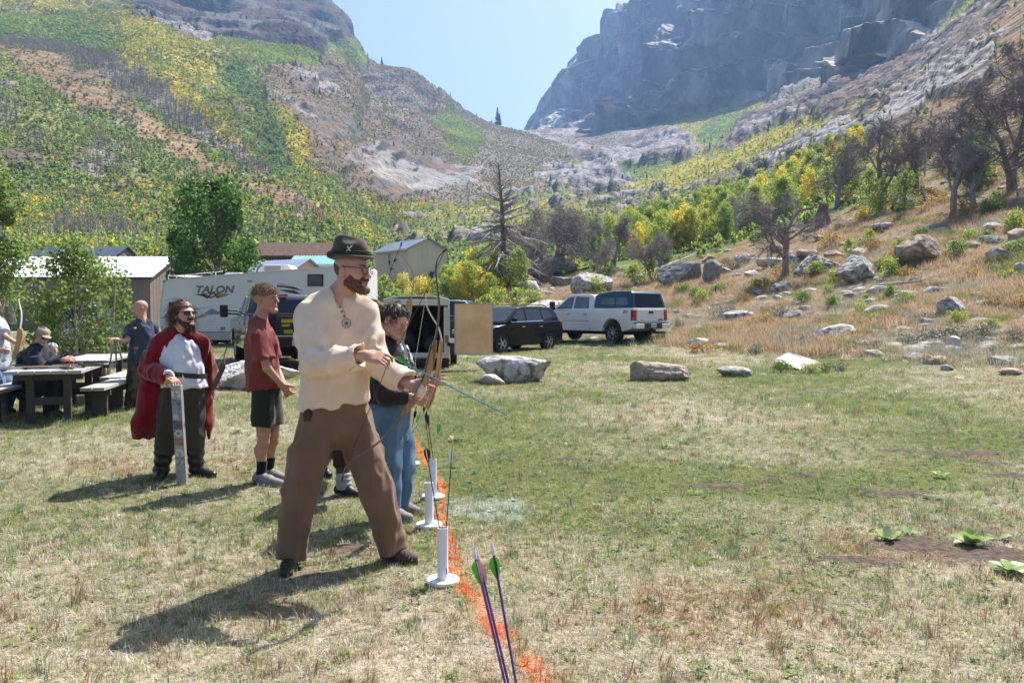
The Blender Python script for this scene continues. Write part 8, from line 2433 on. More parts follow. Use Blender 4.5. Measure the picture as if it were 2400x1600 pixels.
 po = link_mesh('belt_pouch', me, mat('pouch_leather', (0.035, 0.017, 0.012), (0.055, 0.03, 0.02), scale=14, rough=0.7), P.root, p + V3(0, 0, -.05), smooth=True)
 # shoes
 sh = shoe(P, RA, at(668, 1346, 4.42), M_SUEDE, M_SOLE, w=.05)
 shoe(P, LA, at(978, 1316, 4.70), M_SUEDE, M_SOLE, w=.05)
 for c, d in ((at(676, 1312, 4.48), V3(-.15, -1, 0)), (at(948, 1296, 4.70), V3(.95, -.25, 0))):
  d = unit(d); sd = V3(-d[1], d[0], 0); mb = MB()
  for k in range(4):
   b_ = c + d * (.018 * k) + V3(0, 0, -.012 * k); mb.tube([b_ - sd * .028, b_ + V3(0, 0, .008), b_ + sd * .028], .004, 5)
  P.piece(mb, 'laces', M_LACE)
 # beard and hair: shells over the jaw and nape
 def beard(g):
  g.ell(q(0, .024, -.028), V3(.0642, .0685, .0825) * 1.05, P.hR, 0.02)
  for sg in (-1, 1): g.cone(q(sg * .050, .008, -.062), q(sg * .014, .070, -.102), .024, .024, .02)
  g.cone(q(-.016, .086, -.100), q(.016, .086, -.100), .022, .022, .015)
  g.cone(q(-.020, .088, -.044), q(.020, .088, -.044), .011, .011, .01)
  g.ell(q(0, .060, .034), V3(.09, .10, .055), P.hR, .012, 'sub')
  g.ell(q(0, .105, -.014), V3(.030, .04, .024), P.hR, .006, 'sub')
  g.ell(q(0, .110, -.0605), V3(.013, .018, .0045), P.hR, .002, 'sub')
  for sg in (-1, 1): g.ell(q(sg * .045, .085, -.006), V3(.024, .05, .028), P.hR, .008, 'sub')
  g.ell(q(0, -.09, -.03), V3(.12, .075, .12), P.hR, .008, 'sub')
 bo = P.wear('beard', hc - .16, hc + .16, .0042, HAIR_AUBURN, beard, fold=lambda x, y, z: .0022 * fbm(x * 160, y * 160, z * 90, oct=2, seed=3), relax=0)
 fuzz(P, bo, 'beard_strands', HAIR_AUBURN, 1600, .013, .0007, P.hR[:, 1] * .4 + V3(0, 0, -.7), 3, .5)
 def hair(g):
  g.ell(q(0, -.020, .026), V3(.0785, .098, .086), P.hR, .01)
  g.ell(q(0, .072, -.01), V3(.12, .085, .12), P.hR, .006, 'sub')
  g.ell(q(0, -.04, -.10), V3(.12, .14, .062), P.hR, .006, 'sub')
  for sg in (-1, 1): g.ell(q(sg * .085, -.004, -.01), V3(.03, .034, .045), P.hR, .006, 'sub')
 P.wear('hair', hc - .16, hc + .16, .0046, HAIR_BROWN, hair, fold=lambda x, y, z: .0015 * fbm(x * 150, y * 150, z * 60, oct=2, seed=8), relax=0)
 # moustached brow
 mb = MB()
 for sg in (-1, 1): mb.tube([q(sg * .014, .096, .028), q(sg * .030, .093, .034), q(sg * .047, .080, .030)], [.004, .0045, .003], 5)
 P.piece(mb, 'eyebrow', HAIR_AUBURN)
 # glasses
 mb = MB()
 for sg in (-1, 1):
  c = [q(sg * x, y, z) for x, y, z in ((.012, .112, .020), (.030, .110, .022), (.050, .100, .020), (.052, .099, .004), (.044, .104, -.011), (.022, .111, -.011), (.012, .113, .002), (.012, .112, .020))]
  mb.tube(c, .0022, 5); mb.tube([q(sg * .052, .098, .019), q(sg * .078, .05, .022), q(sg * .084, -.005, .022), q(sg * .082, -.022, .008)], .0026, 5)
 mb.tube([q(-.012, .113, .012), q(.012, .113, .012)], .002, 5)
 go = P.piece(mb, 'glasses', M_FRAME)
 mb = MB()
 for sg in (-1, 1): mb.add([q(sg * .014, .111, .018), q(sg * .049, .100, .018), q(sg * .043, .104, -.009), q(sg * .015, .111, -.009)], [(0, 1, 2, 3)])
 P.piece(mb, 'lens', mat('clear_lens', (0.9, 0.92, 0.95), scale=2, rough=0.02, trans=1.0, alpha=0.25), go)
 # felt hat
 hu = headframe((0.97, -0.24, -0.03), (0.02, 0, 1)); hq = lambda x, y, z: at(823, 598, 4.63) + hu @ np.array([x, y, z])
 def hat(g):
  g.ell(hq(0, -.004, .018), V3(.088, .110, .080), hu, .01)
  g.cone(hq(0, -.044, .084), hq(0, .030, .056), .050, .044, .05)
  g.ell(hq(0, .000, .140), V3(.026, .070, .032), hu, .03, 'sub')
  for sg in (-1, 1): g.ell(hq(sg * .074, .026, .102), V3(.036, .050, .030), hu, .025, 'sub')
  g.ell(hq(0, .004, -.012), V3(.116, .136, .013), hu, .018)
  g.cone(hq(-.075, -.095, .000), hq(.075, -.095, .000), .018, .018, .03)
  g.ell(hq(0, 0, -.045), V3(.080, .100, .050), hu, .004, 'sub')
 hato = P.wear('hat', hq(0, 0, 0) - .20, hq(0, 0, 0) + .22, .0048, M_FELT, hat, relax=2)
 mb = MB(); pts = [hq(.0925 * math.cos(a), .114 * math.sin(a) - .003, .006 + .003 * math.sin(a)) for a in np.linspace(0, 2 * math.pi, 30)]; mb.tube(pts, .0055, 6); mb.tube([p + hu[:, 2] * .011 for p in pts], .005, 6)
 P.piece(mb, 'hat_cord', mat('hat_cord', (0.05, 0.046, 0.03), scale=80, rough=0.9), hato)
 mb = MB(); c = hq(.092, .028, .030)
 ex, ez = hu[:, 1], hu[:, 2]
 mb.tube([c - ex * .016 - ez * .016, c + ex * .018 + ez * .016], .0035, 6); mb.tube([c - ex * .010 + ez * .014, c + ex * .010 - ez * .013], .003, 6)
 P.piece(mb, 'hat_badge', M_SILVER, hato)
 r = np.random.default_rng(2); n = 60
 P.strands('hat_brush', mat('hat_brush', (0.22, 0.11, 0.05), (0.10, 0.05, 0.03), scale=30, rough=0.8), [hq(-.045, .0, .085) + r.normal(0, .006, 3) for _ in range(n)], [hu @ (V3(.1, .1, 1) + r.normal(0, .28, 3)) for _ in range(n)], .035, .002, hato, 3, .2)
 return dict(RW=RW, LW=LW, nock=nock, grip=grip, base=P.base)
ARCHER = archer()
# ---------------------------------------------------------------- the other people
def simple_skin(P, J, f, rs=1.0, legs=True):
 P.limb([J['neck'] + V3(0, 0, -.03), J['chest'], J['pelv']], [.08 * rs, .125 * rs, .12 * rs], .05, flat=(f, .65))
 for S, E, W_ in (('RS', 'RE', 'RW'), ('LS', 'LE', 'LW')):
  P.limb([J['neck'] + V3(0, 0, -.03), J[S]], [.05 * rs, .048 * rs], .03)
  P.limb([J[S], J[E], J[W_]], [.045 * rs, .037 * rs, .026 * rs], .015)
 if legs:
  for H_, K_, A_ in (('RH', 'RK', 'RA'), ('LH', 'LK', 'LA')): P.limb([J[H_], J[K_], J[A_]], [.07 * rs, .048 * rs, .033 * rs], .02)
def top_garment(P, J, name, m, h, f, wid, sleeves, hem, depth=.66, fold=.010, seed=1, lo=None, hi=None, hemn=(0, 0, -1), open_neck=.062, sl_r=(.075, .066, .056), creases_=(), neckdrop=0.02):
 """wid = half widths at neck, chest, waist, hem. sleeves: 'long' | 'short'"""
 nk = J['neck']
 pts = [J[k] for k in ('RS', 'RE', 'RW', 'LS', 'LE', 'LW', 'neck', 'chest', 'pelv')] + [hem]
 lo = np.min(pts, 0) - .18 if lo is None else lo; hi = np.max(pts, 0) + .18 if hi is None else hi
 ends = []; arms = []
 def fn(g):
  g.chain([nk + V3(0, 0, -.035), J['chest'], (J['chest'] + hem) / 2, hem, hem - V3(0, 0, .05)], [wid[0], wid[1], wid[2], wid[3], wid[3]], .05, flat=(f, depth))
 for S, E, W_ in (('RS', 'RE', 'RW'), ('LS', 'LE', 'LW')):
  if sleeves == 'long': d = unit(J[W_] - J[E]); c = J[W_] - d * .01
  else: d = unit(J[E] - J[S]); c = J[S] + (J[E] - J[S]) * .72
  def afn(g, S=S, E=E, W_=W_):
   g.chain([nk + V3(0, 0, -.02), (nk + J[S]) / 2, J[S]], [sl_r[0] * .85, sl_r[0] * .85, sl_r[0]], .035)
   if sleeves == 'long': g.chain([J[S], (J[S] + J[E]) / 2, J[E], J[W_]], [sl_r[0], (sl_r[0] + sl_r[1]) / 2, sl_r[1], sl_r[2]], .025)
   else: g.chain([J[S], J[S] + (J[E] - J[S]) * .85], [sl_r[0], sl_r[1]], .025)
  arms.append((afn, c, d, .13)); ends.append((c, d))
 lc = [(hem, hemn, .40)]
 def post(g):
  if open_neck: g.cone(nk + V3(0, 0, -neckdrop), nk + V3(0, 0, .15), open_neck, open_neck * 1.2, .006, 'sub')
  if sleeves == 'long':
   for c, d in ends: g.cone(c - d * .03, c + d * .05, sl_r[2] * .72, sl_r[2] * .8, .004, 'sub')
 return P.wear(name, lo, hi, h, m, fn, fold=creases(list(creases_), foldfn(fold, 8, (0.15, 0, 1), .3, seed, .5)), lcuts=lc, arms=arms, post=post)
def bottom_garment(P, J, name, m, h, f, waist, rad, to='ankle', fold=.010, seed=2, depth=.7, k=.025):
 ks = [J[x] for x in ('pelv', 'RH', 'LH', 'RK', 'LK', 'RA', 'LA')]
 lo = np.min(ks, 0) - .16; hi = np.max(ks, 0) + .16
 lc = []
 def fn(g):
  g.chain([J['pelv'] + V3(0, 0, .06), J['pelv'] - V3(0, 0, .05)], [waist, waist * .98], .04, flat=(f, depth))
  for H_, K_, A_ in (('RH', 'RK', 'RA'), ('LH', 'LK', 'LA')):
   H, K, A = J[H_], J[K_], J[A_]
   if to == 'ankle': g.chain([H, (H + K) / 2, K, (K + A) / 2, A - V3(0, 0, .02)], rad, k)
   elif to == 'shorts': g.chain([H, (H + K) / 2, H + (K - H) * .85], rad[:3], k)
   elif to == 'boots': g.chain([H, (H + K) / 2, K, K + (A - K) * .3], rad[:4], k)
 for H_, K_, A_ in (('RH', 'RK', 'RA'), ('LH', 'LK', 'LA')):
  H, K, A = J[H_], J[K_], J[A_]
  if to == 'ankle': lc.append((A - V3(0, 0, .03), (0, 0, -1), .13))
  elif to == 'shorts': lc.append((H + (K - H) * .72, unit(K - H), .16))
 return P.wear(name, lo, hi, h, m, fn, fold=foldfn(fold, 8, (0, 0, 1), .25, seed, .5), lcuts=lc)
def hair_cap(P, m, h=.006, drop=(.072, .09), name='hair', noise=.003, freq=110, up=.004, face=.085, low=-.10):
 q = lambda x, y, z: P.hc + P.hR @ (V3(x, y, z) * P.hs); s_ = P.hs
 def fn(g):
  g.ell(q(0, -.020, .032 + up), V3(.084, .104, .092) * s_, P.hR, .01)
  g.ell(q(0, .088, -.035), V3(.13, face, .10) * s_, P.hR, .008, 'sub')
  g.ell(q(0, -.03, low - .03), V3(.13, .15, .065) * s_, P.hR, .008, 'sub')
  for sg in (-1, 1): g.ell(q(sg * .088, .002, -.012), V3(.03, .032, .042) * s_, P.hR, .006, 'sub')
 return P.wear(name, P.hc - .17, P.hc + .17, h, m, fn, fold=lambda x, y, z: noise * fbm(x * freq, y * freq, z * freq * .5, oct=2, seed=8), relax=0)
def scalp_points(P, n, rng, zmin=0.0, ymax=.2, r=1.02):
 out = []; nr = []
 while len(out) < n:
  v = rng.normal(size=3); v /= np.linalg.norm(v)
  p = np.array([.080, .099, .088]) * v * r + np.array([0, -.020, .034])
  if p[2] < zmin or p[1] > ymax: continue
  out.append(P.hc + P.hR @ (p * P.hs)); nr.append(P.hR @ v)
 return np.array(out), np.array(nr)
def sunglasses(P, m=None):
 q = lambda x, y, z: P.hc + P.hR @ (V3(x, y, z) * P.hs); mb = MB(); lb = MB()
 for sg in (-1, 1):
  mb.tube([q(sg * .058, .092, .016), q(sg * .080, .04, .018), q(sg * .085, -.012, .016)], .003, 5)
  lb.add([q(sg * .005, .113, .018), q(sg * .032, .111, .021), q(sg * .060, .092, .018), q(sg * .057, .092, -.004), q(sg * .034, .108, -.013), q(sg * .010, .112, -.006)], [(0, 1, 2, 3, 4, 5)])
 mb.tube([q(-.058, .094, .019), q(-.03, .112, .022), q(0, .115, .019), q(.03, .112, .022), q(.058, .094, .019)], .003, 5)
 o = P.piece(mb, 'sunglasses', M_FRAME); P.piece(lb, 'lens', m or M_LENS, o, smooth=False)
def woman():
 Y = 5.75
 P = Person('person', (at(930, 1210, Y)[0], Y), 'woman in black jacket and blue jeans looking down at a bow', V3(-1.15, 5.3, 0), V3(-0.42, 6.1, 1.72), .0056)
 f = unit((0.86, -0.5, 0))
 J = dict(neck=at(897, 792, Y), chest=at(903, 850, Y), pelv=at(912, 955, Y), RS=at(880, 826, Y - .14), RE=at(905, 925, Y - .22), RW=at(965, 930, Y - .22), LS=at(925, 818, Y + .13), LE=at(965, 905, Y + .10), LW=at(1012, 898, Y - .02),
             RH=at(902, 975, Y - .08), RK=at(912, 1090, Y - .07), RA=at(918, 1190, Y - .05), LH=at(925, 975, Y + .08), LK=at(944, 1085, Y + .07), LA=at(940, 1182, Y + .15))
 P.head(at(925, 752, Y - .03), (0.80, -0.42, -0.40), (0.35, 0, 1), .98, neck=J['neck'] + V3(0, 0, -.02), jaw=1.1)
 simple_skin(P, J, f)
 P.hand(J['LW'], unit(at(1032, 890, Y - .1) - J['LW']), (.2, .9, -.3), 1, each=[(.2, .3, .2), (.5, .8, .5), (.9, 1.0, .7), (1.0, 1.0, .7)], thumb=(.6, .7, -.3), sc=.92)
 P.hand(J['RW'], unit(at(985, 938, Y - .2) - J['RW']), (.2, .9, -.1), 1, curl=(.8, 1.0, .8), thumb=(.5, .8, -.2), sc=.92)
 P.build_skin((0.50, 0.285, 0.22))
 mj = cloth('jacket_black', (0.022, 0.021, 0.019), (0.014, 0.014, 0.013), scale=7, rough=.55, bump=.15, sheen=.1)
 jk = top_garment(P, J, 'jacket', mj, .0068, f, (.085, .185, .205, .20), 'long', at(913, 940, Y), depth=.82, fold=.013, seed=3, open_neck=.058, sl_r=(.084, .076, .058))
 mw = mat('jacket_patch_white', (0.55, 0.55, 0.55), (0.03, 0.03, 0.03), scale=26, rough=.7, sharp=(.48, .52))
 mb = MB()
 for k in range(2): mb.tube([at(938 + 14 * k, 805 + 4 * k, Y - .20), at(950 + 12 * k, 835, Y - .235), at(960 + 9 * k, 862, Y - .24)], [.012, .016, .011], 8, flat=.35)
 P.piece(mb, 'jacket_pattern', mw, jk)
 bottom_garment(P, J, 'jeans', cloth('denim_blue', (0.12, 0.215, 0.33), (0.06, 0.13, 0.225), scale=7, bump=.3, bscale=400), .0068, f, .175, [.108, .10, .082, .07, .066], fold=.010, depth=.82)
 ms = mat('trainer_grey', (0.24, 0.225, 0.21), (0.17, 0.16, 0.15), scale=14, rough=.85)
 shoe(P, J['RA'], at(968, 1222, Y - .1), ms, mat('trainer_sole', (.28, .27, .26), scale=8, rough=.8)); shoe(P, J['LA'], at(985, 1208, Y + .1), ms, MATS['trainer_sole'])
 hair_cap(P, HAIR_BROWN, .006, noise=.004, face=.072, low=-.085)
 r = np.random.default_rng(4); pts, nr = scalp_points(P, 900, r, -.05, .045, 1.05)
 P.strands('hair_strands', HAIR_BROWN, pts, P.hR[:, 1] * .5 - P.hR[:, 2] * .6 + r.normal(0, .12, nr.shape), .06, .0018, None, 5, .3, lie=nr)
 # blue sunglasses pushed up into the hair
 q = lambda x, y, z: P.hc + P.hR @ (V3(x, y, z) * P.hs); lb = MB(); fb = MB()
 for sg in (-1, 1):
  lb.lathe([(.0001, .004), (.016, .003), (.022, -.002)], 12, Matrix.Translation(Vector(q(sg * .032, .066, .100))) @ frame_from(P.hR @ V3(sg * .2, .75, .6)))
  fb.tube([q(sg * .052, .055, .100), q(sg * .084, .0, .06), q(sg * .086, -.03, .02)], .003, 5)
 fb.tube([q(-.05, .06, .106), q(0, .074, .108), q(.05, .06, .106)], .004, 5)
 o = P.piece(fb, 'sunglasses', M_FRAME); P.piece(lb, 'lens', mat('blue_lens', (.02, .06, .16), (.01, .03, .09), scale=30, rough=.05, spec=.8), o)
woman()
def hidden_archer():
 Y = 6.6
 P = Person('person', (at(800, 1165, Y)[0], Y), 'auburn-haired person mostly hidden behind the hatted archer, boots and grey cuffs showing', V3(-1.95, 6.1, 0), V3(-0.75, 7.3, 1.68), .008)
 f = unit((0.9, -.4, 0))
 J = dict(neck=at(862, 775, Y), chest=at(850, 830, Y), pelv=at(815, 940, Y), RS=at(838, 800, Y - .15), RE=at(845, 880, Y - .2), RW=at(880, 900, Y - .2), LS=at(880, 800, Y + .15), LE=at(905, 835, Y + .1), LW=at(930, 775, Y + .05),
             RH=at(800, 965, Y - .08), RK=at(800, 1060, Y - .1), RA=at(806, 1135, Y - .14), LH=at(820, 965, Y + .1), LK=at(790, 1040, Y + .45), LA=at(757, 1078, Y + .6))
 P.head(at(884, 738, Y), (.9, -.4, .05), sc=.98, neck=J['neck'])
 simple_skin(P, J, f); P.hand(J['LW'], (.1, 0, 1), (.9, .3, 0), 1, curl=(.9, 1., .8)); P.hand(J['RW'], (1, 0, .2), (0, .9, -.2), 1)
 P.build_skin()
 top_garment(P, J, 'coat', cloth('coat_black', (.018, .017, .02), scale=7), .009, f, (.08, .17, .17, .17), 'long', at(818, 930, Y), fold=.012)
 bottom_garment(P, J, 'breeches', cloth('breeches_dark_brown', (0.055, .03, .022), (.035, .02, .016), scale=6), .009, f, .16, [.10, .095, .075, .062, .06], to='boots')
 mg = cloth('grey_wool_cuff', (.34, .33, .32), (.26, .25, .25), scale=20)
 for A_, K_ in (('RA', 'RK'), ('LA', 'LK')):
  A, K = J[A_], J[K_]; d = unit(A - K)
  def fn(g, A=A, K=K): g.chain([K + (A - K) * .35, K + (A - K) * .75], [.058, .052], .02)
  P.wear('boot_shaft', np.minimum(A, K) - .12, np.maximum(A, K) + .12, .009, mat('boot_brown', (.05, .022, .016), (.035, .016, .012), scale=8, rough=.5), fn)
  def fn2(g, A=A, K=K): g.chain([K + (A - K) * .72, A], [.060, .064], .02)
  P.wear('wool_cuff', np.minimum(A, K) - .12, np.maximum(A, K) + .12, .009, mg, fn2, fold=lambda x, y, z: .005 * np.sin(z * 170))
 shoe(P, J['RA'], at(842, 1168, Y - .2), mat('boot_black', (.015, .014, .014), scale=8, rough=.5), M_SOLE, h=.008); shoe(P, J['LA'], at(775, 1102, Y + .5), MATS['boot_black'], M_SOLE, h=.008)
 hair_cap(P, HAIR_DARKRED, .007, noise=.006)
 r = np.random.default_rng(9); pts, nr = scalp_points(P, 500, r, -.02, .04, 1.04)
 P.strands('hair_strands', HAIR_DARKRED, pts, V3(0, 0, -1) - P.hR[:, 1] * .4 + r.normal(0, .2, nr.shape), .12, .002, None, 5, .8, curl=.8, lie=nr)
hidden_archer()
def boy():
 Y = 6.95
 P = Person('person', (at(620, 1133, Y)[0], Y), 'boy in brick-red t-shirt and dark shorts standing with hands clasped', V3(-2.5, 6.5, 0), V3(-1.85, 7.4, 1.80), .0064)
 f = unit((0.94, -.34, 0))
 J = dict(neck=at(608, 750, Y), chest=at(611, 806, Y), pelv=at(622, 905, Y), RS=at(604, 790, Y - .14), RE=at(626, 862, Y - .19), RW=at(660, 900, Y - .12), LS=at(622, 786, Y + .14), LE=at(645, 858, Y + .16), LW=at(664, 898, Y + .02),
             RH=at(615, 928, Y - .08), RK=at(618, 1025, Y - .07), RA=at(612, 1112, Y - .06), LH=at(632, 928, Y + .08), LK=at(640, 1022, Y + .07), LA=at(630, 1100, Y + .16))
 P.head(at(624, 701, Y), (0.95, -.30, .02), sc=1.03, neck=J['neck'] + V3(0, 0, -.03), neck_r=.05)
 simple_skin(P, J, f, .98, legs=False)
 for H_, K_, A_ in (('RH', 'RK', 'RA'), ('LH', 'LK', 'LA')):
  H, K, A = J[H_], J[K_], J[A_]; bk = -f * .022
  P.limb([H, (H + K) / 2, K + V3(0, 0, .03), K - V3(0, 0, .04), K + (A - K) * .35 + bk, K + (A - K) * .75, A], [.085, .074, .055, .048, .054, .038, .034], .02)
 P.hand(J['RW'], unit(V3(.5, .25, -.8)), (.35, .75, .2), 1, curl=(.5, .6, .5), sc=.95); P.hand(J['LW'], unit(V3(.45, -.2, -.85)), (-.2, -.8, -.1), -1, curl=(.5, .6, .5), sc=.95)
 P.build_skin((0.48, 0.26, 0.18))
 top_garment(P, J, 't_shirt', cloth('tee_brick_red', (0.235, 0.055, 0.045), (0.185, 0.042, 0.036), scale=8), .0078, f, (.075, .142, .142, .150), 'short', at(622, 908, Y), depth=.9, fold=.012, seed=5, open_neck=.052, sl_r=(.078, .080, .05), hemn=(.1, 0, -1))
 bottom_garment(P, J, 'shorts', cloth('shorts_dark_olive', (0.035, 0.035, 0.027), (0.026, 0.026, 0.021), scale=8), .0078, f, .128, [.095, .102, .104], to='shorts', depth=.9, fold=.009)
 ms = mat('trainer_pale_grey', (0.27, 0.255, 0.24), (0.19, 0.18, 0.17), scale=16, rough=.85)
 for A_, K_, toe in (('RA', 'RK', at(664, 1138, Y - .18)), ('LA', 'LK', at(672, 1126, Y + .06))):
  A, K = J[A_], J[K_]
  def fn(g, A=A, K=K): g.chain([A + (K - A) * .40, A, A - V3(0, 0, .03)], [.046, .041, .042], .02)
  P.wear('sock', A - V3(.12, .12, .1), A + V3(.12, .12, .22), .008, cloth('sock_black', (.014, .014, .015), scale=20), fn, lcuts=[(A + (K - A) * .38, (0, 0, 1), .1)])
  shoe(P, A, toe, ms, MATS['trainer_sole'], h=.007)
 hair_cap(P, HAIR_SANDY, .007, noise=.006, face=.070, low=-.07)
 r = np.random.default_rng(14); pts, nr = scalp_points(P, 1400, r, .035, .085, 1.03)
 P.strands('hair_strands', HAIR_SANDY, pts, P.hR[:, 1] * .8 + r.normal(0, .3, nr.shape), .055, .0022, None, 6, .35, curl=.7, lie=nr)
boy()
def cloaked_man():
 Y = 7.2
 P = Person('person', (at(425, 1120, Y)[0], Y), 'bearded long-haired man in a long red cloak over a white shirt', V3(-3.6, 6.6, 0), V3(-2.55, 7.75, 1.72), .0066)
 f = unit((0.35, -.94, 0))
 J = dict(neck=at(420, 780, Y), chest=at(424, 825, Y), pelv=at(428, 905, Y), RS=at(378, 806, Y - .04), RE=at(347, 868, Y - .10), RW=at(396, 884, Y - .30), LS=at(468, 804, Y + .06), LE=at(486, 862, Y + .16), LW=at(492, 905, Y + .14),
             RH=at(406, 930, Y - .03), RK=at(392, 1020, Y - .05), RA=at(378, 1098, Y - .02), LH=at(450, 930, Y + .04), LK=at(454, 1018, Y + .02), LA=at(460, 1088, Y + .10))
 q = P.head(at(432, 738, Y - .02), (.80, -.60, .10), sc=1.04, neck=J['neck'] + V3(0, 0, -.03), neck_r=.062, jaw=1.1)
 simple_skin(P, J, f, 1.1)
 P.hand(J['RW'], unit(at(414, 898, Y - .36) - J['RW']), (.25, .1, -1), -1, each=[(.5, .6, .5), (.5, .6, .5), (.6, .6, .5), (.6, .6, .5)], thumb=(.5, .7, .3)); P.hand(J['LW'], (.05, 0, -1), (.3, -.9, 0), 1, curl=(.9, 1.0, .8))
 P.build_skin((0.52, 0.30, 0.235))
 mshirt = cloth('shirt_white', (0.72, 0.74, 0.80), (0.62, 0.64, 0.70), scale=6)
 cen = at(438, 815, Y - .14)
 sh = top_garment(P, J, 'shirt', mshirt, .0078, f, (.085, .165, .176, .174), 'long', at(432, 905, Y - .02), depth=.86, fold=.011, seed=7, open_neck=.062, sl_r=(.050, .042, .054),
    creases_=[(cen, unit(V3(1, 0, .5)), .14, .055, .006, 0), (cen, unit(V3(1, 0, -.6)), .14, .06, .005, 1)], neckdrop=.05)
 mb = MB(); mb.tube([at(394 + 12 * math.cos(a), 884 + 13 * math.sin(a), Y - .30) for a in np.linspace(0, 6.28, 14)], .016, 8); P.piece(mb, 'ruffled_cuff', mshirt, sh)
 mb = MB(); mb.tube([at(385, 897, Y - .37), at(395, 889, Y - .38), at(402, 886, Y - .36)], .007, 6); P.piece(mb, 'wristband', mat('yellow_wristband', (.6, .45, .02), scale=5, rough=.5))
 # belt
 mb = MB(); bc = at(430, 876, Y)
 for k in range(1):
  ring = [bc + V3(.206 * math.cos(a), .186 * math.sin(a), .012 - .03 * math.cos(a)) for a in np.linspace(0, 2 * math.pi, 40)]
  n = len(ring); vs = []; fs = []
  for p in ring: vs += [p + V3(0, 0, .022), p - V3(0, 0, .022)]
  for i in range(n - 1): fs.append((2 * i, 2 * i + 1, 2 * i + 3, 2 * i + 2))
  mb.add(vs, fs)
 P.piece(mb, 'belt', M_LEATHER); mb = MB(); mb.box(bc + V3(-.02, -.192, .012), (.04, .012, .05)); P.piece(mb, 'buckle', M_SILVER if 'pewter_badge' in MATS else M_RIM)
 bottom_garment(P, J, 'trousers', cloth('trousers_olive', (0.062, 0.055, 0.042), (0.045, 0.04, 0.032), scale=7), .0085, f, .185, [.118, .112, .092, .085], to='boots', depth=.8)
 mbt = mat('boot_leather_black', (.016, .015, .016), (.026, .024, .025), scale=10, rough=.38, spec=.5)
 for A_, K_, toe in (('RA', 'RK', at(366, 1122, Y - .22)), ('LA', 'LK', at(505, 1106, Y - .05))):
  A, K = J[A_], J[K_]
  def fn(g, A=A, K=K): g.chain([K + V3(0, 0, .02), (A + K) / 2, A, A - V3(0, 0, .06)], [.092, .082, .066, .056], .02)
  P.wear('boot_shaft', np.minimum(A, K) - .14, np.maximum(A, K) + .14, .0085, mbt, fn, fold=lambda x, y, z: .006 * np.sin(z * 75 + 8 * x) * (z < .25), lcuts=[(K + V3(0, 0, .02), (0, 0, 1), .16)])
  shoe(P, A, toe, mbt, M_SOLE, h=.008)
 # cloak: open down the front, flared hem
 mc = cloth('cloak_red', (0.22, 0.006, 0.012), (0.14, 0.004, 0.008), scale=4, rough=.85, sheen=.3)
 back = -f
 def ck(g):
  nk = J['neck']
  g.chain([nk + V3(0, 0, -.03) + back * .02, J['chest'] + back * .04, J['pelv'] + back * .07, at(420, 990, Y) + back * .12, at(412, 1040, Y) + back * .14], [.100, .188, .196, .222, .255], .05, flat=(f, .86))
  g.chain([nk + V3(0, 0, -.02), (nk + J['RS']) / 2, J['RS'], (J['RS'] + J['RE']) / 2, J['RE'], J['RW'] - unit(J['RW'] - J['RE']) * .05], [.078, .080, .086, .084, .080, .070], .016)
  g.chain([nk + V3(0, 0, -.02), (nk + J['LS']) / 2, J['LS'], J['LE'], J['LW'] + V3(0, 0, .03)], [.078, .080, .086, .082, .070], .016)
  g.chain([at(350, 920, Y - .05), at(332, 990, Y - .02), at(318, 1030, Y)], [.10, .07, .02], .08); g.chain([at(472, 930, Y + .12), at(482, 990, Y + .10), at(489, 1024, Y + .08)], [.09, .06, .02], .06)
 def cpost(g):
  # front opening shows shirt and trousers
  for a_, b_, r0, r1 in ((at(430, 755, Y - .17), at(438, 815, Y - .26), .150, .180), (at(438, 815, Y - .26), at(438, 900, Y - .27), .180, .170), (at(438, 900, Y - .27), at(428, 1090, Y - .27), .170, .19)):
   g.cone(a_, b_, r0, r1, .01, 'sub')
  g.cone(J['pelv'] + V3(0, 0, -.04) + back * .03, at(420, 1060, Y) + back * .08, .17, .27, .01, 'sub')
 P.wear('cloak', V3(-3.75, 6.55, 0.33), V3(-2.40, 7.85, 1.50), .0095, mc, ck, fold=creases([(J['RE'], V3(.5, 0, .8), .16, .07, .008, 1)], foldfn(.013, 7, (0.05, 0, 1), .14, 12, .4)), post=cpost,
           cuts=[(at(400, 1036, Y), unit(V3(-.10, 0, -1)))])
 hair_cap(P, HAIR_CHEST, .007, noise=.006, face=.075, low=-.13)
 def beard(g):
  for sg in (-1, 1):
   g.cone(q(sg * .055, .010, -.045), q(sg * .018, .070, -.105), .024, .032, .02)
  g.cone(q(0, .080, -.100), q(0, .075, -.150), .036, .022, .02); g.cone(q(-.024, .092, -.044), q(.024, .092, -.044), .011, .011, .008)
  g.ell(q(0, .110, -.061), V3(.018, .020, .006), P.hR, .003, 'sub')
 P.wear('beard', P.hc - .24, P.hc + .2, .006, HAIR_DARKRED, beard, fold=lambda x, y, z: .005 * fbm(x * 100, y * 100, z * 50, oct=2, seed=3), relax=0)
 r = np.random.default_rng(24); pts, nr = scalp_points(P, 1300, r, -.06, .03, 1.02)
 P.strands('hair_strands', HAIR_CHEST, pts, V3(-.35, 0, -1) - P.hR[:, 1] * .5 + r.normal(0, .18, nr.shape), .20, .0022, None, 6, 1.4, curl=1.2, seg=6, lie=nr)
 bp = np.array([q(r.uniform(-.04, .04), r.uniform(.05, .10), r.uniform(-.14, -.09)) for _ in range(400)])
 P.strands('beard_strands', HAIR_DARKRED, bp, P.hR[:, 1] * .5 + V3(0, 0, -.8) + r.normal(0, .3, bp.shape), .06, .0018, None, 7, .5, curl=.8)
 sunglasses(P)
 return P
cloaked_man()
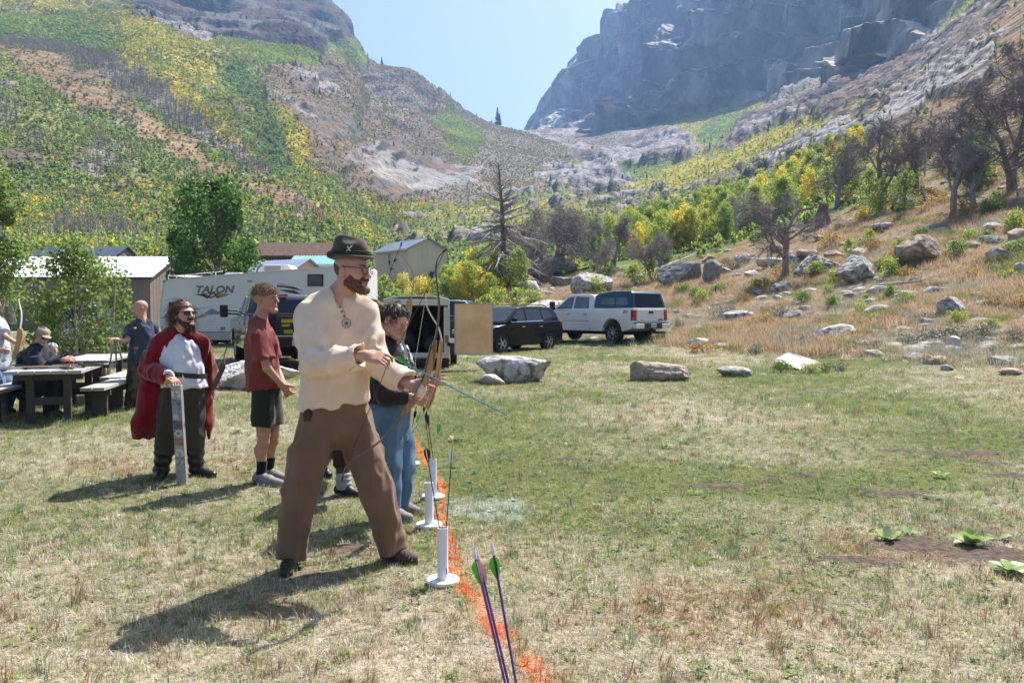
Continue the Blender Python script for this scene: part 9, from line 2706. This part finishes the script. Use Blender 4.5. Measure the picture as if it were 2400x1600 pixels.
def bald_man():
 Y = 12.2
 P = Person('person', (at(330, 958, Y)[0], Y), 'bald bearded man in navy printed t-shirt holding gear out', V3(-6.5, 11.5, -.05), V3(-5.1, 12.8, 1.78), .0085)
 f = unit((-.55, -.84, 0))
 J = dict(neck=at(333, 752, Y), chest=at(334, 785, Y), pelv=at(326, 848, Y), RS=at(312, 770, Y - .05), RE=at(296, 800, Y - .22), RW=at(270, 795, Y - .38), LS=at(358, 770, Y + .08), LE=at(366, 815, Y + .16), LW=at(360, 850, Y + .05),
             RH=at(318, 862, Y - .05), RK=at(312, 908, Y - .06), RA=at(306, 946, Y - .03), LH=at(340, 862, Y + .06), LK=at(346, 908, Y + .05), LA=at(348, 946, Y + .1))
 q = P.head(at(328, 722, Y), (-.80, -.60, .05), sc=1.03, neck=J['neck'] + V3(0, 0, -.03), neck_r=.062)
 simple_skin(P, J, f, 1.1); P.hand(J['RW'], (-.9, -.4, .1), (0, 0, -1), 1, curl=(.9, 1., .8)); P.hand(J['LW'], (0, 0, -1), (-.5, -.5, 0), 1)
 P.build_skin((0.52, 0.27, 0.20))
 ts = top_garment(P, J, 't_shirt', cloth('tee_navy', (0.045, 0.062, 0.10), (0.035, 0.05, 0.082), scale=8), .010, f, (.085, .195, .20, .20), 'short', at(327, 848, Y), depth=.80, fold=.015, seed=15, open_neck=.06, sl_r=(.09, .092, .06))
 # printed lettering and emblem on the chest
 c = at(334, 795, Y) + f * .150; R4 = basis(unit(np.cross(V3(0, 0, 1), f)), (0, 0, 1), f)
 mo = mat('shirt_print_orange', (.48, .26, .10), scale=20, rough=.8); mr = mat('shirt_print_red', (.42, .07, .06), (.35, .3, .25), scale=40, rough=.8)
 b_ = Matrix.Translation(Vector(c - P.base)) @ R4
 for dz, t, s_, m_ in ((-.13, 'HOLD MY', .055, mo), (-.19, 'BEER', .075, mo), (.17, 'NEVADA', .045, mo)):
  text_mesh('lettering', t, s_, m_, ts, b_ @ Matrix.Translation((0, dz, .008)), .012, bold=.003)
 mb = MB(); mb.lathe([(.001, .014), (.05, .012), (.06, .004)], 9, Matrix.Translation((0, .04, 0))); mb.v = [tuple(b_ @ Vector(v)) for v in mb.v]; mb.build('shirt_emblem', mr, ts)
 bottom_garment(P, J, 'trousers', mat('camouflage', (0.085, 0.068, 0.045), (0.035, 0.03, 0.022), scale=9, rough=.9, sharp=(.45, .55), c3=(.12, .10, .075), scale3=6), .010, f, .19, [.118, .11, .095, .088, .09], fold=.012, depth=.8)
 shoe(P, J['RA'], at(293, 960, Y - .15), M_SUEDE, M_SOLE, h=.009); shoe(P, J['LA'], at(336, 960, Y - .05), M_SUEDE, M_SOLE, h=.009)
 def beard(g):
  for sg in (-1, 1): g.cone(q(sg * .05, .015, -.06), q(sg * .016, .07, -.10), .018, .022, .02)
  g.cone(q(-.014, .086, -.098), q(.014, .086, -.098), .022, .022, .01)
 P.wear('beard', P.hc - .16, P.hc + .16, .008, mat('beard_grey', (.38, .33, .29), (.26, .21, .18), scale=60, rough=.7), beard)
 mb = MB(); w = at(268, 800, Y - .38)
 for k in range(3): mb.tube([w + V3(.02 * k, 0, 0), w + V3(-.05 + .06 * k, .02, -.16), w + V3(-.09 + .1 * k, .03, -.34)], .012, 6)
 mb.v = [tuple(Vector(v) - Vector(w)) for v in mb.v]
 o = mb.build('quiver_straps', mat('strap_grey', (.32, .30, .28), (.05, .05, .05), scale=14, rough=.7), None, loc=w); tag(o, 'tangle of grey straps hanging from the bald man\'s hand', 'straps')
bald_man()
def seated_man():
 Y = 11.4
 bz = 0.46
 P = Person('person', (at(85, 960, Y)[0], Y), 'seated man in navy fleece and tan cap leaning on the table', V3(-7.6, 10.6, -.05), V3(-5.7, 12.3, 1.5), .0085)
 f = unit((.85, -.52, 0))
 J = dict(neck=at(88, 812, Y), chest=at(78, 845, Y), pelv=at(66, 905, Y), RS=at(72, 830, Y - .18), RE=at(98, 868, Y - .34), RW=at(148, 842, Y - .36), LS=at(98, 822, Y + .18), LE=at(122, 850, Y + .16), LW=at(158, 838, Y - .15),
             RH=at(68, 915, Y - .10), RK=at(118, 905, Y - .22), RA=at(116, 968, Y - .2), LH=at(74, 915, Y + .10), LK=at(124, 905, Y + .08), LA=at(120, 962, Y + .1))
 for k in ('RA', 'LA'): J[k][2] = .09
 q = P.head(at(101, 787, Y - .02), (.72, -.62, -.35), (.2, 0, 1), 1.02, neck=J['neck'] + V3(0, 0, -.02), neck_r=.06)
 simple_skin(P, J, f, 1.05); P.hand(J['RW'], unit(V3(.95, .25, .05)), (-.1, .6, -.6), 1, curl=(.6, .7, .5)); P.hand(J['LW'], unit(V3(.95, -.25, .05)), (-.1, -.5, -.7), -1, curl=(.6, .7, .5))
 P.build_skin((0.50, 0.27, 0.21))
 cuts = dict(J)
 top_garment(P, J, 'fleece', cloth('fleece_navy', (0.020, 0.026, 0.042), (0.014, 0.018, 0.03), scale=9), .010, f, (.085, .20, .205, .20), 'long', at(66, 912, Y), depth=.78, fold=.016, seed=25, sl_r=(.09, .078, .062), open_neck=.058)
 bottom_garment(P, J, 'trousers', cloth('trousers_black', (.02, .02, .022), scale=8), .011, f, .18, [.11, .10, .085, .075, .07], depth=.85)
 shoe(P, J['RA'], J['RA'] + V3(.2, -.08, 0), M_SUEDE, M_SOLE, h=.010); shoe(P, J['LA'], J['LA'] + V3(.2, -.08, 0), M_SUEDE, M_SOLE, h=.010)
 mcap = cloth('cap_tan', (.36, .30, .22), (.28, .235, .17), scale=12)
 def cap(g):
  g.ell(q(0, -.015, .048), V3(.086, .104, .076) * P.hs, P.hR, .01); g.ell(q(0, .0, -.055), V3(.2, .2, .075), P.hR, .004, 'sub')
  g.ell(q(0, .120, .034), V3(.066, .062, .010), P.hR, .010)
 P.wear('cap', P.hc - .22, P.hc + .24, .0075, mcap, cap)
 sunglasses(P)
 hair_cap(P, HAIR_BROWN, .008)
seated_man()
def child():
 Y = 11.9
 P = Person('person', (at(118, 940, Y)[0], Y), 'small child in grey cap sitting beside the man in navy fleece', V3(-7.4, 11.4, -.05), V3(-6.2, 12.5, 1.2), .009)
 f = unit((.8, -.6, 0))
 J = dict(neck=at(118, 836, Y), chest=at(116, 852, Y), pelv=at(112, 895, Y), RS=at(108, 846, Y - .08), RE=at(112, 872, Y - .14), RW=at(136, 872, Y - .16), LS=at(126, 844, Y + .1), LE=at(132, 870, Y + .08), LW=at(146, 868, Y - .05),
             RH=at(112, 900, Y - .05), RK=at(140, 898, Y - .08), RA=at(140, 930, Y - .08), LH=at(116, 900, Y + .06), LK=at(144, 898, Y + .06), LA=at(144, 930, Y + .05))
 q = P.head(at(123, 820, Y), (.85, -.5, -.1), sc=.88, neck=J['neck'], neck_r=.038)
 simple_skin(P, J, f, .62); P.hand(J['RW'], (1, 0, 0), (0, .5, -.6), 1, sc=.65); P.hand(J['LW'], (1, -.2, 0), (0, -.5, -.6), -1, sc=.65)
 P.build_skin((0.56, 0.33, 0.26), eye=False)
 top_garment(P, J, 'jumper', cloth('jumper_dark', (.03, .035, .045), scale=9), .011, f, (.05, .11, .12, .12), 'long', at(113, 893, Y), sl_r=(.055, .048, .04), open_neck=.038, fold=.008)
 bottom_garment(P, J, 'trousers', cloth('trousers_child', (.03, .03, .035), scale=8), .011, f, .11, [.065, .06, .052, .048, .045], depth=.85)
 for A in ('RA', 'LA'):
  def fn(g, A=A): g.cone(J[A] - V3(.02, 0, .03), J[A] + V3(.11, -.05, -.05), .032, .028, .01)
  P.wear('shoe', J[A] - .2, J[A] + .22, .010, M_SUEDE, fn)
 def cap(g):
  g.ell(q(0, -.012, .045), V3(.085, .103, .078) * P.hs, P.hR, .01); g.ell(q(0, .0, -.055), V3(.2, .2, .075), P.hR, .004, 'sub')
 P.wear('cap', P.hc - .2, P.hc + .2, .009, mat('cap_grey_pattern', (.52, .52, .54), (.10, .10, .11), scale=26, rough=.8, sharp=(.42, .5)), cap)
child()
def edge_person():
 Y = 11.7
 P = Person('person', (at(5, 962, Y)[0], Y), 'person in pale grey shirt and jeans at the left frame edge holding a bow', V3(-8.5, 10.9, -.05), V3(-6.7, 12.4, 1.85), .0095)
 f = unit((.75, -.66, 0))
 J = dict(neck=at(-25, 742, Y), chest=at(-22, 780, Y), pelv=at(-12, 858, Y), RS=at(-45, 765, Y - .1), RE=at(-30, 815, Y - .2), RW=at(0, 820, Y - .28), LS=at(-2, 762, Y + .1), LE=at(12, 788, Y + .0), LW=at(38, 804, Y - .12),
             RH=at(-16, 872, Y - .08), RK=at(0, 915, Y - .1), RA=at(2, 955, Y - .1), LH=at(0, 872, Y + .08), LK=at(20, 912, Y + .08), LA=at(18, 950, Y + .12))
 for k in ('RA', 'LA'): J[k][2] = .09
 P.head(at(-14, 712, Y), (.85, -.5, 0), sc=1.02, neck=J['neck'])
 simple_skin(P, J, f, 1.1); P.hand(J['LW'], unit(V3(.8, -.2, .1)), (.3, .8, 0), 1, curl=(1., 1., .8)); P.hand(J['RW'], unit(V3(.9, -.2, -.2)), (.1, .8, -.3), 1, curl=(.8, .9, .7))
 P.build_skin((0.52, 0.29, 0.22))
 top_garment(P, J, 't_shirt', cloth('tee_pale_grey', (.48, .52, .58), (.42, .46, .52), scale=8), .011, f, (.085, .195, .20, .205), 'short', at(-12, 862, Y), depth=.80, fold=.015, seed=35, sl_r=(.09, .09, .06))
 bottom_garment(P, J, 'jeans', MATS['denim_blue'], .011, f, .185, [.12, .112, .092, .082, .082], fold=.013, depth=.82)
 shoe(P, J['RA'], J['RA'] + V3(.18, -.12, 0), M_SUEDE, M_SOLE, h=.010); shoe(P, J['LA'], J['LA'] + V3(.18, -.12, 0), M_SUEDE, M_SOLE, h=.010)
 hair_cap(P, HAIR_BROWN, .009)
edge_person()
# ================================================================== FIELD GRASS
def field_grass():
 rng = np.random.default_rng(99); r = random.Random(99)
 T = [tuft_template('fg%d' % k, 16, 0.055, 0.10, 0.0042, r, 0.9) for k in range(3)]
 T += [tuft_template('thatch%d' % k, 16, 0.075, 0.14, 0.0038, r, 1.35) for k in range(3)]
 T += [tuft_template('clump%d' % k, 26, 0.10, 0.07, 0.0045, r, 0.7) for k in range(2)]
 def clover(name):
  V = []; F = []
  for i in range(9):
   a = r.uniform(0, 6.28); q = r.uniform(0, .05); z = r.uniform(.012, .035); w = r.uniform(.007, .013); n = len(V)
   cx, cy = q * math.cos(a), q * math.sin(a); t = r.uniform(-.4, .4)
   for k in range(4):
    b = a + k * math.pi / 2; V.append((cx + w * math.cos(b) * (1.5 if k % 2 == 0 else 1), cy + w * math.sin(b) * (1.5 if k % 2 == 0 else 1), z + t * w * math.cos(b)))
   F.append((n, n + 1, n + 2, n + 3))
  return np_mesh(name, np.array(V), np.array(F))
 T += [clover('clover0'), clover('clover1')]
 for t in T:
  if not t.materials: t.materials.append(MAT_BLADE_I)
 P = []
 for y0, y1, dens in ((2.5, 6, 720), (6, 10, 380), (10, 18, 120), (18, 46, 30)):
  area = (y1 ** 2 - y0 ** 2) / 2 * 1.52
  n = int(area * dens)
  Y = np.sqrt(rng.uniform(y0 ** 2, y1 ** 2, n)); U = rng.uniform(-0.78, 0.74, n)
  P.append(np.stack([U * Y, Y], -1))
 P = np.concatenate(P); X, Y = P[:, 0], P[:, 1]
 Z = gz(X, Y); n = len(X)
 soil = soil_mask(X, Y)
 keep = (Z < 0.45) & (rng.random(n) > soil * 0.93)
 X, Y, Z = X[keep], Y[keep], Z[keep]; n = len(X)
 Z = Z + 0.05 * soil_mask(X, Y) * 0.5 * (Y < 12)
 dry = field_dry(X, Y)
 u = rng.random(n); v = rng.random(n)
 straw = np.array([0.57, 0.49, 0.34]); pale = np.array([0.76, 0.71, 0.61]); green = np.array([0.21, 0.30, 0.08]); olive = np.array([0.37, 0.37, 0.13]); brown = np.array([0.30, 0.20, 0.12]); bluegreen = np.array([0.22, 0.29, 0.17])
 isdry = u < 0.04 + 0.82 * dry
 c = np.where(isdry[:, None], straw, green)
 c[isdry & (v < 0.22)] = pale; c[isdry & (v > 0.90)] = brown
 c[~isdry & (v < 0.40)] = olive; c[~isdry & (v > 0.85)] = bluegreen
 rust = fbm(X * 0.8 + 31, Y * 0.8, oct=3, seed=405)
 c[isdry & (rust > 0.36) & (v < 0.7)] = (0.42, 0.25, 0.13)
 c = c * rng.uniform(0.7, 1.2, n)[:, None]
 idx = np.where(isdry, rng.integers(3, 6, n), rng.integers(0, 3, n))
 cl = (v > 0.955) & (Y < 14); idx[cl] = rng.integers(6, 8, cl.sum())
 cv = (~isdry) & (v > 0.62) & (v < .8) & (Y < 10); idx[cv] = rng.integers(8, 10, cv.sum())
 s = rng.uniform(0.40, 0.92, n) * np.where(Y > 10, 1.5, 1.0) * np.where(Y > 18, 1.6, 1.0)
 dl, wl = line_dist(X, Y)
 on = (dl < wl * (0.4 + 0.9 * rng.random(n))) & (rng.random(n) < 0.85); c[on] = np.array([0.86, 0.17, 0.02]) * rng.uniform(0.75, 1.1, n)[on][:, None]
 pp = paint_patch(X, Y); m = rng.random(n) < pp * 0.5; c[m & ~on] = np.array([0.50, 0.53, 0.50]) * rng.uniform(.8, 1.15, n)[m & ~on][:, None]
 rot = np.zeros((n, 3)); rot[:, 2] = rng.uniform(0, 6.28, n); rot[:, :2] = rng.normal(0, 0.15, (n, 2))
 scatter('field_grass', np.stack([X, Y, Z - .004], -1), rot, np.stack([s, s, s * rng.uniform(.55, 1.1, n)], -1), c, idx, T, 'short dry and green grass of the mown field with orange painted blades', 'grass')
field_grass()
# ================================================================== HAZE
def haze():
 mb = MB(); mb.span((-2700, -90, -1.2), (2900, 2750, 800))
 m = bpy.data.materials.new('valley_haze'); m.use_nodes = True
 nt = m.node_tree; nt.nodes.remove(nt.nodes["Principled BSDF"])
 v = nt.nodes.new("ShaderNodeVolumePrincipled")
 v.inputs["Color"].default_value = (0.33, 0.56, 1.0, 1)
 v.inputs["Density"].default_value = 0.00025
 v.inputs["Anisotropy"].default_value = 0.25
 nt.links.new(v.outputs[0], nt.nodes["Material Output"].inputs["Volume"])
 o = mb.build('haze', m)
 tag(o, 'thin blue haze filling the valley air', 'haze', kind='stuff')
haze()
